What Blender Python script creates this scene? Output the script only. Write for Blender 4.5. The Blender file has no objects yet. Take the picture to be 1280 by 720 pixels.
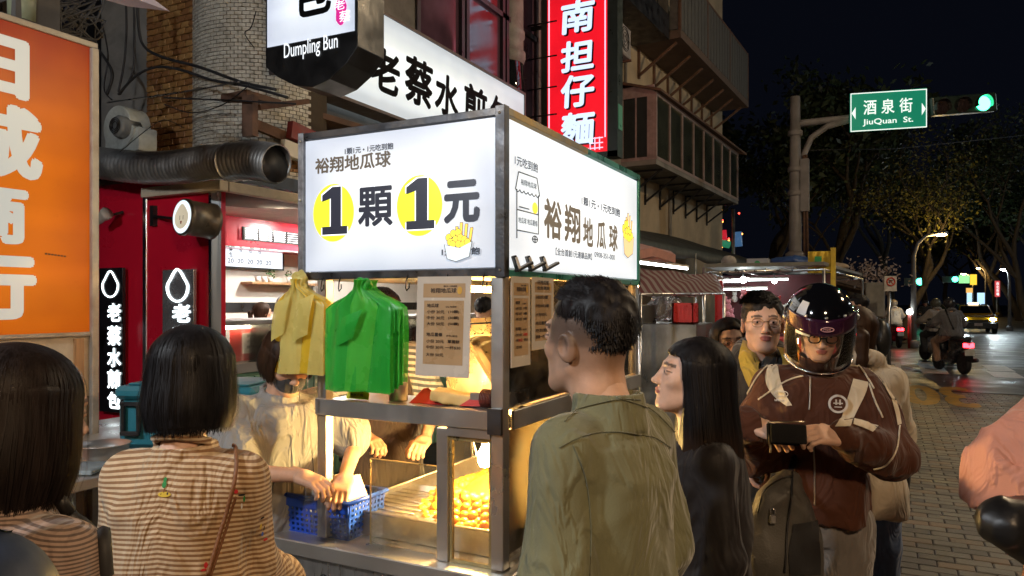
import bpy, bmesh, math, random
import numpy as np
from mathutils import Matrix, Vector
random.seed(7)
rng = np.random.default_rng(7)
R = math.radians
SC = bpy.context.scene
COL = SC.collection

# ------------------------------------------------------------------ camera
# world: +Y runs along the street, +X points to the road, camera stands at the origin
EYE = 1.62
FPX = 920.0            # focal length in pixels of the 1280 wide photograph
YAW = R(26.88)         # the camera looks this much to the left of the street
CX, SX = math.cos(YAW), math.sin(YAW)
cam_d = bpy.data.cameras.new('camera')
cam = bpy.data.objects.new('camera', cam_d)
COL.objects.link(cam)
cam.location = (0, 0, EYE)
cam.rotation_euler = (R(90), 0, YAW)
cam_d.sensor_width = 36
cam_d.lens = FPX / 1280 * 36
cam_d.shift_y = 18 / 1280
cam_d.clip_start = 0.05
cam_d.clip_end = 900
SC.camera = cam

# ------------------------------------------------------------------ world, exposure
w = bpy.data.worlds.new('World')
SC.world = w
w.use_nodes = True
bg = w.node_tree.nodes['Background']
sky = w.node_tree.nodes.new('ShaderNodeTexSky')
sky.sky_type = 'NISHITA'
sky.sun_disc = False
sky.sun_elevation = R(-9)
sky.sun_rotation = R(200)
mixn = w.node_tree.nodes.new('ShaderNodeMixRGB')
mixn.blend_type = 'ADD'
mixn.inputs[0].default_value = 1.0
mixn.inputs[2].default_value = (0.011, 0.014, 0.027, 1)     # city glow of the night sky
w.node_tree.links.new(sky.outputs[0], mixn.inputs[1])
w.node_tree.links.new(mixn.outputs[0], bg.inputs[0])
bg.inputs[1].default_value = 0.09
SC.view_settings.view_transform = 'Standard'
SC.view_settings.look = 'None'
SC.view_settings.exposure = 1.0
SC.view_settings.gamma = 1
cy = SC.cycles
cy.use_denoising = True
cy.use_light_tree = True
cy.max_bounces = 7
cy.diffuse_bounces = 3
cy.glossy_bounces = 4
cy.transmission_bounces = 4
cy.transparent_max_bounces = 24
cy.caustics_reflective = False
cy.caustics_refractive = False
cy.sample_clamp_indirect = 4.0
cy.sample_clamp_direct = 0

# ------------------------------------------------------------------ placing helpers
def cw(a, d):                    # camera right / depth in metres -> world x, y
    return (a * CX - d * SX, a * SX + d * CX)
def PT(px, py, d):               # photograph column/row at a depth
    x, y = cw((px - 640) / FPX * d, d)
    return Vector((x, y, EYE - (py - 378) / FPX * d))
def ray(px):
    u = (px - 640) / FPX
    return u * CX - SX, u * SX + CX
def onX(px, py, X):
    rx, ry = ray(px); d = X / rx
    return Vector((X, ry * d, EYE - (py - 378) / FPX * d))
def onY(px, py, Y):
    rx, ry = ray(px); d = Y / ry
    return Vector((rx * d, Y, EYE - (py - 378) / FPX * d))
def onZ(px, py, z=0):
    d = (EYE - z) * FPX / (py - 378)
    x, y = cw((px - 640) / FPX * d, d)
    return Vector((x, y, z))
def head_to(a, b):               # rz so that local +Y points to camera-space direction (a right, b away)
    x, y = cw(a, b)
    return math.atan2(-x, y)

# ------------------------------------------------------------------ materials
MATS = {}
def nodes_of(m):
    nt = m.node_tree
    return nt, nt.nodes, nt.links, nt.nodes['Principled BSDF']
def noise(nt, scale, detail=4, vec=None, stretch=None, rough=.55, dist=0.0):
    n = nt.nodes.new('ShaderNodeTexNoise')
    n.inputs['Scale'].default_value = scale
    n.inputs['Detail'].default_value = detail
    n.inputs['Roughness'].default_value = rough
    n.inputs['Distortion'].default_value = dist
    tc = nt.nodes.new('ShaderNodeTexCoord')
    if stretch:
        mp = nt.nodes.new('ShaderNodeMapping')
        mp.inputs['Scale'].default_value = stretch
        nt.links.new(tc.outputs['Object'], mp.inputs[0])
        nt.links.new(mp.outputs[0], n.inputs['Vector'])
    else:
        nt.links.new(tc.outputs['Object'], n.inputs['Vector'])
    return n
def ramp(nt, src, stops):
    r = nt.nodes.new('ShaderNodeValToRGB')
    el = r.color_ramp.elements
    while len(el) < len(stops): el.new(.5)
    for e, (p, c) in zip(el, stops):
        e.position = p
        e.color = (c[0], c[1], c[2], 1) if hasattr(c, '__len__') else (c, c, c, 1)
    nt.links.new(src, r.inputs[0])
    return r
def sc3(c, k): return tuple(min(1, v * k) for v in c)
def M(name, col=(.5, .5, .5), rough=.6, metal=0, var=.18, scale=9, bump=.15, bscale=60, bdist=.004, stretch=None,
      rvar=.15, dirt=0, dirtcol=(.05, .04, .03), coat=0, sheen=0, sss=0, spec=.5, aniso=0, world=False):
    if name in MATS: return MATS[name]
    m = bpy.data.materials.new(name); m.use_nodes = True
    nt, N, L, P = nodes_of(m)
    n1 = noise(nt, scale, 5, stretch=stretch)
    r1 = ramp(nt, n1.outputs[0], [(.3, sc3(col, 1 - var)), (.7, sc3(col, 1 + var))])
    out = r1.outputs[0]
    if dirt:
        n2 = noise(nt, scale * .45, 8, stretch=stretch, rough=.7, dist=.6)
        r2 = ramp(nt, n2.outputs[0], [(.45, 0), (.75, dirt)])
        mx = N.new('ShaderNodeMixRGB'); L.new(r2.outputs[0], mx.inputs[0]); L.new(out, mx.inputs[1])
        mx.inputs[2].default_value = (*dirtcol, 1); out = mx.outputs[0]
    L.new(out, P.inputs['Base Color'])
    n3 = noise(nt, bscale, 4, stretch=stretch)
    if world:      # pieces that share one mesh still differ
        gp = N.new('ShaderNodeNewGeometry')
        for q in [n for n in N if n.type == 'TEX_NOISE']: L.new(gp.outputs['Position'], q.inputs['Vector'])
    if rvar:
        mr = N.new('ShaderNodeMapRange'); L.new(n1.outputs[0], mr.inputs[0])
        mr.inputs[1].default_value = .3; mr.inputs[2].default_value = .7
        mr.inputs[3].default_value = max(.02, rough - rvar); mr.inputs[4].default_value = min(1, rough + rvar)
        L.new(mr.outputs[0], P.inputs['Roughness'])
    else: P.inputs['Roughness'].default_value = rough
    P.inputs['Metallic'].default_value = metal
    P.inputs['Specular IOR Level'].default_value = spec
    P.inputs['Coat Weight'].default_value = coat
    P.inputs['Coat Roughness'].default_value = .08
    if sheen: P.inputs['Sheen Weight'].default_value = sheen
    if aniso: P.inputs['Anisotropic'].default_value = aniso
    if sss:
        P.inputs['Subsurface Weight'].default_value = sss
        P.inputs['Subsurface Radius'].default_value = (.012, .005, .003)
        P.inputs['Subsurface Scale'].default_value = 1
    if bump:
        b = N.new('ShaderNodeBump'); b.inputs['Strength'].default_value = bump; b.inputs['Distance'].default_value = bdist
        L.new(n3.outputs[0], b.inputs['Height']); L.new(b.outputs[0], P.inputs['Normal'])
    MATS[name] = m
    return m
def E(name, col, strength, lo=1.0, scale=3, stretch=None, base=None, rough=.35):
    """something that gives off light; lo < 1 makes the glow uneven like tubes behind a sheet"""
    if name in MATS: return MATS[name]
    m = bpy.data.materials.new(name); m.use_nodes = True
    nt, N, L, P = nodes_of(m)
    P.inputs['Base Color'].default_value = (*(base or sc3(col, .6)), 1)
    P.inputs['Roughness'].default_value = rough
    if lo < 1:
        n = noise(nt, scale, 2, stretch=stretch)
        r = ramp(nt, n.outputs[0], [(.3, sc3(col, lo)), (.65, col)])
        L.new(r.outputs[0], P.inputs['Emission Color'])
    else: P.inputs['Emission Color'].default_value = (*col, 1)
    P.inputs['Emission Strength'].default_value = strength
    MATS[name] = m
    return m
def EG(name, lo, hi, strength, ctr, half, power=1.0):
    """lit sheet with tubes behind its middle: emission falls towards the frame; ctr/half in object space"""
    if name in MATS: return MATS[name]
    m = bpy.data.materials.new(name); m.use_nodes = True
    nt, N, L, P = nodes_of(m)
    tc = N.new('ShaderNodeTexCoord'); mp = N.new('ShaderNodeMapping')
    mp.vector_type = 'POINT'
    mp.inputs['Location'].default_value = [-c / h for c, h in zip(ctr, half)]
    mp.inputs['Scale'].default_value = [1 / h for h in half]
    L.new(tc.outputs['Object'], mp.inputs[0])
    ab = N.new('ShaderNodeVectorMath'); ab.operation = 'ABSOLUTE'; L.new(mp.outputs[0], ab.inputs[0])
    sp = N.new('ShaderNodeSeparateXYZ'); L.new(ab.outputs[0], sp.inputs[0])
    mx1 = N.new('ShaderNodeMath'); mx1.operation = 'MAXIMUM'; L.new(sp.outputs[0], mx1.inputs[0]); L.new(sp.outputs[1], mx1.inputs[1])
    mx2 = N.new('ShaderNodeMath'); mx2.operation = 'SMOOTH_MAX'; mx2.inputs[2].default_value = .3
    L.new(mx1.outputs[0], mx2.inputs[0]); L.new(sp.outputs[2], mx2.inputs[1])
    n = noise(nt, 4, 2)
    ad = N.new('ShaderNodeMath'); ad.operation = 'MULTIPLY_ADD'; L.new(n.outputs[0], ad.inputs[0]); ad.inputs[1].default_value = .25
    L.new(mx2.outputs[0], ad.inputs[2])
    r = ramp(nt, ad.outputs[0], [(.45, hi), (1.0, lo)])
    n5 = noise(nt, 22, 6, rough=.75); r5 = ramp(nt, n5.outputs[0], [(.60, 1.0), (.74, .80)])      # grime on the sheet
    sz = N.new('ShaderNodeSeparateXYZ'); L.new(tc.outputs['Object'], sz.inputs[0]); sn = N.new('ShaderNodeMath'); sn.operation = 'SINE'
    ml = N.new('ShaderNodeMath'); ml.operation = 'MULTIPLY'; ml.inputs[1].default_value = 26; L.new(sz.outputs[2], ml.inputs[0]); L.new(ml.outputs[0], sn.inputs[0])
    rb = ramp(nt, sn.outputs[0], [(0, .93), (1, 1.04)])                                             # the tubes behind show as faint bands
    m5 = N.new('ShaderNodeMixRGB'); m5.blend_type = 'MULTIPLY'; m5.inputs[0].default_value = 1; L.new(r.outputs[0], m5.inputs[1]); L.new(r5.outputs[0], m5.inputs[2])
    m6 = N.new('ShaderNodeMixRGB'); m6.blend_type = 'MULTIPLY'; m6.inputs[0].default_value = 1; L.new(m5.outputs[0], m6.inputs[1]); L.new(rb.outputs[0], m6.inputs[2])
    L.new(m6.outputs[0], P.inputs['Emission Color'])
    P.inputs['Base Color'].default_value = (.6, .62, .65, 1)
    P.inputs['Roughness'].default_value = .3
    P.inputs['Emission Strength'].default_value = strength
    MATS[name] = m
    return m
def GL(name='clear_glass', tint=(.94, .96, .95), rough=.03, haze=.03, ior=1.45, hazecol=(.8, .75, .65)):
    if name in MATS: return MATS[name]
    m = bpy.data.materials.new(name); m.use_nodes = True
    nt = m.node_tree; N = nt.nodes; L = nt.links
    N.remove(N['Principled BSDF']); out = N['Material Output']
    t = N.new('ShaderNodeBsdfTransparent'); t.inputs[0].default_value = (*tint, 1)
    g = N.new('ShaderNodeBsdfGlossy'); g.inputs['Roughness'].default_value = rough; g.inputs[0].default_value = (1, 1, 1, 1)
    f = N.new('ShaderNodeFresnel'); f.inputs[0].default_value = ior
    mx = N.new('ShaderNodeMixShader'); L.new(f.outputs[0], mx.inputs[0]); L.new(t.outputs[0], mx.inputs[1]); L.new(g.outputs[0], mx.inputs[2])
    d = N.new('ShaderNodeBsdfDiffuse'); d.inputs[0].default_value = (*hazecol, 1)
    n = noise(nt, 14, 6, rough=.7); r = ramp(nt, n.outputs[0], [(.4, haze * .3), (.8, haze * 2.2)])
    m2 = N.new('ShaderNodeMixShader'); L.new(r.outputs[0], m2.inputs[0]); L.new(mx.outputs[0], m2.inputs[1]); L.new(d.outputs[0], m2.inputs[2])
    L.new(m2.outputs[0], out.inputs[0])
    MATS[name] = m
    return m

# ------------------------------------------------------------------ object helpers
WM = {}
def setp(o, label=None, cat=None, group=None, kind=None):
    if label: o['label'] = label
    if cat: o['category'] = cat
    if group: o['group'] = group
    if kind: o['kind'] = kind
    return o
def thing(name, label, cat, loc=(0, 0, 0), rz=0, group=None):
    o = bpy.data.objects.new(name, None); COL.objects.link(o)
    o.empty_display_size = .1
    o.location = loc; o.rotation_euler = (0, 0, rz)
    WM[o.name] = Matrix.Translation(Vector(loc)) @ Matrix.Rotation(rz, 4, 'Z')
    return setp(o, label, cat, group)
def link_mesh(name, me, parent=None, mats=None, local=False, smooth=False):
    o = bpy.data.objects.new(name, me); COL.objects.link(o)
    if mats is not None:
        for m in (mats if isinstance(mats, (list, tuple)) else [mats]): me.materials.append(m)
    if parent is not None:
        o.parent = parent
        pm = WM.get(parent.name)
        if pm is not None:
            if not local: me.transform(pm.inverted())
            WM[o.name] = pm
    if smooth: me.polygons.foreach_set('use_smooth', [True] * len(me.polygons))
    return o
def kids(o): return [c for c in bpy.data.objects if c.parent == o]
def copy_tree(o, loc=None, rz=None, label=None, parent=None, _k=None):
    if _k is None:
        _k = {}
        for c in bpy.data.objects:
            if c.parent: _k.setdefault(c.parent.name, []).append(c)
    c = o.copy(); COL.objects.link(c)
    if parent is not None: c.parent = parent
    if loc is not None: c.location = loc
    if rz is not None: c.rotation_euler = (0, 0, rz)
    if label: c['label'] = label
    for ch in _k.get(o.name, []): copy_tree(ch, parent=c, _k=_k)
    return c

class MB:
    """collects shapes; build() links them as ONE mesh object"""
    def __init__(s): s.v = []; s.f = []; s.m = []; s.sm = []
    def add(s, vs, fs, mi=0, T=None, smooth=False):
        b = len(s.v)
        if T is not None: vs = [T @ Vector(p) for p in vs]
        s.v += [tuple(p) for p in vs]
        for f in fs:
            s.f.append([b + i for i in f]); s.m.append(mi); s.sm.append(smooth)
        return s
    def box(s, c, d, rz=0, mi=0, T=None, ch=0.0):
        x, y, z = d[0] / 2, d[1] / 2, d[2] / 2
        if ch <= 0 or ch > min(x, y, z) * .9:
            vs = [(-x, -y, -z), (x, -y, -z), (x, y, -z), (-x, y, -z), (-x, -y, z), (x, -y, z), (x, y, z), (-x, y, z)]
            fs = [(0, 3, 2, 1), (4, 5, 6, 7), (0, 1, 5, 4), (1, 2, 6, 5), (2, 3, 7, 6), (3, 0, 4, 7)]
        else:
            vs = []; 
            for sx_ in (-1, 1):
                for sy in (-1, 1):
                    for sz in (-1, 1):
                        vs += [(sx_ * x, sy * (y - ch), sz * (z - ch)), (sx_ * (x - ch), sy * y, sz * (z - ch)), (sx_ * (x - ch), sy * (y - ch), sz * z)]
            def I(a, b, c_, k): return (a * 4 + b * 2 + c_) * 3 + k
            fs = []
            for a in (0, 1):
                q = [I(a, 0, 0, 0), I(a, 1, 0, 0), I(a, 1, 1, 0), I(a, 0, 1, 0)]; fs.append(q if a else q[::-1])
                q = [I(0, a, 0, 1), I(0, a, 1, 1), I(1, a, 1, 1), I(1, a, 0, 1)]; fs.append(q if a else q[::-1])
                q = [I(0, 0, a, 2), I(1, 0, a, 2), I(1, 1, a, 2), I(0, 1, a, 2)]; fs.append(q if a else q[::-1])
            for a in (0, 1):
                for b in (0, 1):
                    for (k1, k2, mk) in ((0, 1, lambda c_: (a, b, c_)), (0, 2, lambda c_: (a, c_, b)), (1, 2, lambda c_: (c_, a, b))):
                        t0, t1 = mk(0), mk(1)
                        q = [I(*t0, k1), I(*t1, k1), I(*t1, k2), I(*t0, k2)]
                        p = [Vector(vs[i]) for i in q]
                        nrm = (p[1] - p[0]).cross(p[2] - p[0])
                        if nrm.dot(p[0] + p[1] + p[2] + p[3]) < 0: q = q[::-1]
                        fs.append(q)
                    for c_ in (0, 1):
                        q = [I(a, b, c_, 0), I(a, b, c_, 1), I(a, b, c_, 2)]
                        p = [Vector(vs[i]) for i in q]
                        if (p[1] - p[0]).cross(p[2] - p[0]).dot(p[0]) < 0: q = q[::-1]
                        fs.append(q)
        Tm = Matrix.Translation(Vector(c)) @ Matrix.Rotation(rz, 4, 'Z')
        if T is not None: Tm = T @ Tm
        return s.add(vs, fs, mi, Tm)
    def bb(s, x0, x1, y0, y1, z0, z1, mi=0, ch=0, T=None):
        return s.box(((x0 + x1) / 2, (y0 + y1) / 2, (z0 + z1) / 2), (abs(x1 - x0), abs(y1 - y0), abs(z1 - z0)), 0, mi, T, ch)
    def tube(s, pts, r, seg=8, mi=0, cap=True, T=None, sq=False, smooth=True):
        pts = [Vector(p) for p in pts]; n = len(pts)
        rr = r if hasattr(r, '__len__') else [r] * n
        vs = []; up = None
        for i, p in enumerate(pts):
            t = (pts[min(i + 1, n - 1)] - pts[max(i - 1, 0)])
            if t.length < 1e-9: t = Vector((0, 0, 1))
            t.normalize()
            if up is None:
                a = Vector((0, 0, 1)) if abs(t.z) < .9 else Vector((1, 0, 0))
                up = (a - t * a.dot(t)).normalized()
            else:
                up = up - t * up.dot(t)
                if up.length < 1e-6: up = t.orthogonal()
                up.normalize()
            sd = t.cross(up)
            for k in range(seg):
                a = 2 * math.pi * (k + (.5 if sq else 0)) / seg
                vs.append(p + (up * math.cos(a) + sd * math.sin(a)) * rr[i])
        fs = []
        for i in range(n - 1):
            for k in range(seg):
                k2 = (k + 1) % seg
                fs.append((i * seg + k, i * seg + k2, (i + 1) * seg + k2, (i + 1) * seg + k))
        if cap:
            fs.append(tuple(range(seg))[::-1]); fs.append(tuple((n - 1) * seg + k for k in range(seg)))
        return s.add(vs, fs, mi, T, smooth and not sq)
    def bar(s, a, b, w_, h_, mi=0, T=None, up=(0, 0, 1)):
        a = Vector(a); b = Vector(b); t = (b - a); L_ = t.length; t.normalize(); u = Vector(up)
        if abs(t.dot(u)) > .98: u = Vector((1, 0, 0))
        sd = t.cross(u).normalized(); u = sd.cross(t)
        Rm = Matrix((sd, t, u)).transposed().to_4x4()
        Tm = Matrix.Translation((a + b) / 2) @ Rm
        if T is not None: Tm = T @ Tm
        return s.box((0, 0, 0), (w_, L_, h_), 0, mi, Tm)
    def lathe(s, prof, seg=20, mi=0, T=None, cap=True, smooth=True, sx=1, sy=1):
        vs = []; n = len(prof)
        for (r, z) in prof:
            for k in range(seg):
                a = 2 * math.pi * k / seg
                vs.append((r * math.cos(a) * sx, r * math.sin(a) * sy, z))
        fs = []
        for i in range(n - 1):
            for k in range(seg):
                k2 = (k + 1) % seg
                fs.append((i * seg + k, i * seg + k2, (i + 1) * seg + k2, (i + 1) * seg + k))
        if cap:
            fs.append(tuple(range(seg))[::-1]); fs.append(tuple((n - 1) * seg + k for k in range(seg)))
        return s.add(vs, fs, mi, T, smooth)
    def prism(s, poly, t, T, mi=0):
        """poly in local xy, extruded from z=0 to z=t, placed by T"""
        n = len(poly)
        vs = [(p[0], p[1], 0) for p in poly] + [(p[0], p[1], t) for p in poly]
        fs = [tuple(range(n))[::-1], tuple(range(n, 2 * n))] + [(i, (i + 1) % n, n + (i + 1) % n, n + i) for i in range(n)]
        return s.add(vs, fs, mi, T)
    def sphere(s, c, r, seg=12, rings=8, mi=0, T=None):
        rx, ry, rz = r if hasattr(r, '__len__') else (r, r, r)
        vs = [(c[0], c[1], c[2] - rz)]
        for i in range(1, rings):
            ph = math.pi * i / rings - math.pi / 2
            for k in range(seg):
                a = 2 * math.pi * k / seg
                vs.append((c[0] + rx * math.cos(ph) * math.cos(a), c[1] + ry * math.cos(ph) * math.sin(a), c[2] + rz * math.sin(ph)))
        vs.append((c[0], c[1], c[2] + rz)); top = len(vs) - 1
        fs = [(0, 1 + (k + 1) % seg, 1 + k) for k in range(seg)]
        for i in range(rings - 2):
            for k in range(seg):
                k2 = (k + 1) % seg; b = 1 + i * seg
                fs.append((b + k, b + k2, b + seg + k2, b + seg + k))
        b = 1 + (rings - 2) * seg
        fs += [(b + k, b + (k + 1) % seg, top) for k in range(seg)]
        return s.add(vs, fs, mi, T, True)
    def grid(s, fn, nu, nv, mi=0, smooth=True, T=None, flip=False):
        vs = [fn(i / nu, j / nv) for i in range(nu + 1) for j in range(nv + 1)]
        fs = []
        for i in range(nu):
            for j in range(nv):
                a = i * (nv + 1) + j; q = (a, a + nv + 1, a + nv + 2, a + 1)
                fs.append(q[::-1] if flip else q)
        return s.add(vs, fs, mi, T, smooth)
    def mesh(s, name):
        me = bpy.data.meshes.new(name); me.from_pydata(s.v, [], s.f)
        me.polygons.foreach_set('material_index', s.m)
        me.polygons.foreach_set('use_smooth', s.sm)
        me.update(); return me
    def build_split(s, name, mats, parent=None, **k):
        """one object for each connected piece"""
        par = list(range(len(s.v)))
        def find(i):
            while par[i] != i: par[i] = par[par[i]]; i = par[i]
            return i
        for f in s.f:
            for i in f[1:]: par[find(i)] = find(f[0])
        gr = {}
        for j, f in enumerate(s.f): gr.setdefault(find(f[0]), []).append(j)
        for js in gr.values():
            b = MB(); ids = sorted({i for j in js for i in s.f[j]}); mp = {i: n for n, i in enumerate(ids)}
            b.v = [s.v[i] for i in ids]; b.f = [[mp[i] for i in s.f[j]] for j in js]; b.m = [s.m[j] for j in js]; b.sm = [s.sm[j] for j in js]
            b.build(name, mats, parent, **k)
    def build(s, name, mats, parent=None, local=False, bevel=0, solid=0):
        o = link_mesh(name, s.mesh(name), parent, mats, local)
        if solid:
            md = o.modifiers.new('solid', 'SOLIDIFY'); md.thickness = solid; md.offset = 0
        if bevel:
            b = o.modifiers.new('bevel', 'BEVEL'); b.width = bevel; b.segments = 2; b.limit_method = 'ANGLE'
        return o
def one(name, mats, label, cat, fn, group=None, kind=None, **k):
    b = MB(); fn(b); o = b.build(name, mats, **k)
    return setp(o, label, cat, group, kind)

# ------------------------------------------------------------------ lettering (flat print)
TXC = {}
def text_mesh(body, bold=0.0):
    key = (body, bold)
    if key in TXC: return TXC[key]
    cu = bpy.data.curves.new('lettering', 'FONT'); cu.body = body; cu.resolution_u = 3
    cu.offset = bold; cu.fill_mode = 'FRONT'; cu.size = 1
    o = bpy.data.objects.new('lettering_src', cu); COL.objects.link(o)
    me = bpy.data.meshes.new_from_object(o.evaluated_get(bpy.context.evaluated_depsgraph_get()))
    bpy.data.objects.remove(o); bpy.data.curves.remove(cu)
    v = np.empty(len(me.vertices) * 3); me.vertices.foreach_get('co', v); v = v.reshape(-1, 3)
    f = [list(p.vertices) for p in me.polygons]
    bpy.data.meshes.remove(me)
    TXC[key] = (v, f); return v, f
def text_into(mb, body, o, r, u, wd, ht, bold=.0, mi=0, vertical=False, slant=0):
    """fit body into the rectangle with lower-left corner o, right vector r, up vector u"""
    o, r, u = Vector(o), Vector(r).normalized(), Vector(u).normalized()
    if vertical:
        n = len(body); ch_ = ht / n
        for i, c in enumerate(body):
            text_into(mb, c, o + u * (ht - (i + 1) * ch_ + ch_ * .05), r, u, wd, ch_ * .9, bold, mi)
        return
    v, f = text_mesh(body, 0)
    if len(v) == 0: return
    mn = v.min(0); mxx = v.max(0); e = np.maximum(mxx - mn, 1e-6)
    nrm = r.cross(u); em = ht / max(e[1], .5); d = bold * em * .85
    offs = [(0, 0)] if bold < .008 else [(math.cos(a * math.pi / 4) * d, math.sin(a * math.pi / 4) * d) for a in range(8)] + [(0, 0)]
    for k, (ox, oy) in enumerate(offs):
        w2, h2 = wd - 2 * d * (len(offs) > 1), ht - 2 * d * (len(offs) > 1); c0 = o + nrm * (.00006 * k) + r * (ox + (d if len(offs) > 1 else 0)) + u * (oy + (d if len(offs) > 1 else 0))
        mb.add([c0 + r * ((p[0] - mn[0]) / e[0] * w2 + slant * (p[1] - mn[1]) / e[1] * h2) + u * ((p[1] - mn[1]) / e[1] * h2) for p in v], f, mi)
def recX(l, r_, pm, t, b, X):      # rectangle on a street-parallel wall: columns l..r_, rows t..b measured at column pm
    y0 = onX(l, 378, X).y; y1 = onX(r_, 378, X).y
    return y0, y1, onX(pm, b, X).z, onX(pm, t, X).z
def recY(l, r_, pm, t, b, Y):
    return onY(l, 378, Y).x, onY(r_, 378, Y).x, onY(pm, b, Y).z, onY(pm, t, Y).z
def txX(mb, body, l, r_, pm, t, b, X, **k):
    y0, y1, z0, z1 = recX(l, r_, pm, t, b, X)
    text_into(mb, body, (X, y0, z0), (0, 1, 0), (0, 0, 1), y1 - y0, z1 - z0, **k)
def txY(mb, body, l, r_, pm, t, b, Y, **k):
    x0, x1, z0, z1 = recY(l, r_, pm, t, b, Y)
    text_into(mb, body, (x0, Y, z0), (1, 0, 0), (0, 0, 1), x1 - x0, z1 - z0, **k)

# ------------------------------------------------------------------ smooth solids (distance field -> surface nets)
def vnoise(P_, sc, seed=0):
    r_ = np.random.default_rng(seed); G = r_.random((32, 32, 32)).astype(np.float32)
    q = P_ * sc; i = np.floor(q).astype(int); t = q - i; t = t * t * (3 - 2 * t)
    o = np.zeros(P_.shape[:-1], np.float32)
    for a in (0, 1):
        for b in (0, 1):
            for c in (0, 1):
                wt = (t[..., 0] if a else 1 - t[..., 0]) * (t[..., 1] if b else 1 - t[..., 1]) * (t[..., 2] if c else 1 - t[..., 2])
                o += wt * G[(i[..., 0] + a) % 32, (i[..., 1] + b) % 32, (i[..., 2] + c) % 32]
    return o
def rotm(e): 
    from mathutils import Euler
    return np.array(Euler(e).to_matrix())
class SDF:
    def __init__(s): s.p = []
    def cap(s, a, b, ra, rb=None, k=.02, sub=False):
        a = np.array(a, float); b = np.array(b, float); rb = ra if rb is None else rb
        lo = np.minimum(a - ra, b - rb); hi = np.maximum(a + ra, b + rb)
        def f(P_):
            pa = P_ - a; ba = b - a; L2 = max((ba * ba).sum(), 1e-9)
            h = np.clip((pa @ ba) / L2, 0, 1)
            return np.sqrt(((pa - h[..., None] * ba) ** 2).sum(-1)) - (ra + (rb - ra) * h)
        s.p.append((f, lo, hi, k, sub)); return s
    def chain(s, pts, rad, k=.02, sub=False):
        for i in range(len(pts) - 1): s.cap(pts[i], pts[i + 1], rad[i], rad[i + 1], k, sub)
        return s
    def ell(s, c, r, rot=None, k=.02, sub=False):
        c = np.array(c, float); r = np.array(r, float); Rm = rotm(rot) if rot else None
        m = r.max() if rot else r
        def f(P_):
            q = P_ - c
            if Rm is not None: q = q @ Rm
            k0 = np.sqrt(((q / r) ** 2).sum(-1)); k1 = np.sqrt(((q / r ** 2) ** 2).sum(-1)) + 1e-9
            return k0 * (k0 - 1) / k1
        s.p.append((f, c - m, c + m, k, sub)); return s
    def loft(s, tab, k=.02, ex=2.2, sub=False, inf=0.0):
        t = np.array(tab, float)     # rows: z, cx, cy, rx, ry
        t = t[np.argsort(t[:, 0])]
        lo = np.array([(t[:, 1] - t[:, 3]).min() - inf, (t[:, 2] - t[:, 4]).min() - inf, t[0, 0]])
        hi = np.array([(t[:, 1] + t[:, 3]).max() + inf, (t[:, 2] + t[:, 4]).max() + inf, t[-1, 0]])
        def f(P_):
            z = P_[..., 2]
            cx = np.interp(z, t[:, 0], t[:, 1]); c2 = np.interp(z, t[:, 0], t[:, 2])
            rx = np.interp(z, t[:, 0], t[:, 3]) + inf; ry = np.interp(z, t[:, 0], t[:, 4]) + inf
            d = ((np.abs((P_[..., 0] - cx) / rx) ** ex + np.abs((P_[..., 1] - c2) / ry) ** ex) ** (1 / ex) - 1) * np.minimum(rx, ry)
            return np.maximum(d, np.maximum(t[0, 0] - z, z - t[-1, 0]))
        s.p.append((f, lo, hi, k, sub)); return s
    def boxp(s, c, h, rot=None, k=.01, rnd=.01, sub=False):
        c = np.array(c, float); h = np.array(h, float) - rnd; Rm = rotm(rot) if rot else None
        m = (np.linalg.norm(h) if rot else h) + rnd
        def f(P_):
            q = P_ - c
            if Rm is not None: q = q @ Rm
            q = np.abs(q) - h
            return np.sqrt((np.maximum(q, 0) ** 2).sum(-1)) + np.minimum(q.max(-1), 0) - rnd
        s.p.append((f, c - m, c + m, k, sub)); return s
    def mesh(s, h, disp=None):
        add = [p for p in s.p if not p[4]]
        lo = np.min([p[1] for p in add], 0) - 3 * h - .012; hi = np.max([p[2] for p in add], 0) + 3 * h + .012
        n = np.ceil((hi - lo) / h).astype(int) + 1
        ax = [lo[i] + h * np.arange(n[i]) for i in range(3)]
        D = np.full(n, .5, np.float32)
        for f, l, u, k, sub in s.p:
            mg = k * 1.3 + 2.5 * h + .01
            a = np.maximum(0, np.floor((l - mg - lo) / h).astype(int)); b = np.minimum(n, np.ceil((u + mg - lo) / h).astype(int) + 1)
            if (b <= a).any(): continue
            sl = tuple(slice(a[i], b[i]) for i in range(3))
            G = np.stack(np.meshgrid(*[ax[i][a[i]:b[i]] for i in range(3)], indexing='ij'), -1)
            d = f(G).astype(np.float32); A = D[sl]
            if sub:
                d = -d; kk = max(k, 1e-4); hh = np.clip(.5 - .5 * (d - A) / kk, 0, 1)
                D[sl] = d * (1 - hh) + A * hh + kk * hh * (1 - hh)
            else:
                kk = max(k, 1e-4); hh = np.clip(.5 + .5 * (A - d) / kk, 0, 1)
                D[sl] = A * (1 - hh) + d * hh - kk * hh * (1 - hh)
        if disp is not None:
            idx = np.argwhere(np.abs(D) < h * 4 + .02)
            Pn = lo + idx * h
            D[tuple(idx.T)] += disp(Pn).astype(np.float32)
        D[0] = D[-1] = .5; D[:, 0] = D[:, -1] = .5; D[:, :, 0] = D[:, :, -1] = .5
        return surfnet(D, lo, h)
CN = [(i, j, k) for i in (0, 1) for j in (0, 1) for k in (0, 1)]
ED = [(a, b) for a in CN for b in CN if a < b and sum(abs(x - y) for x, y in zip(a, b)) == 1]
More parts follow.
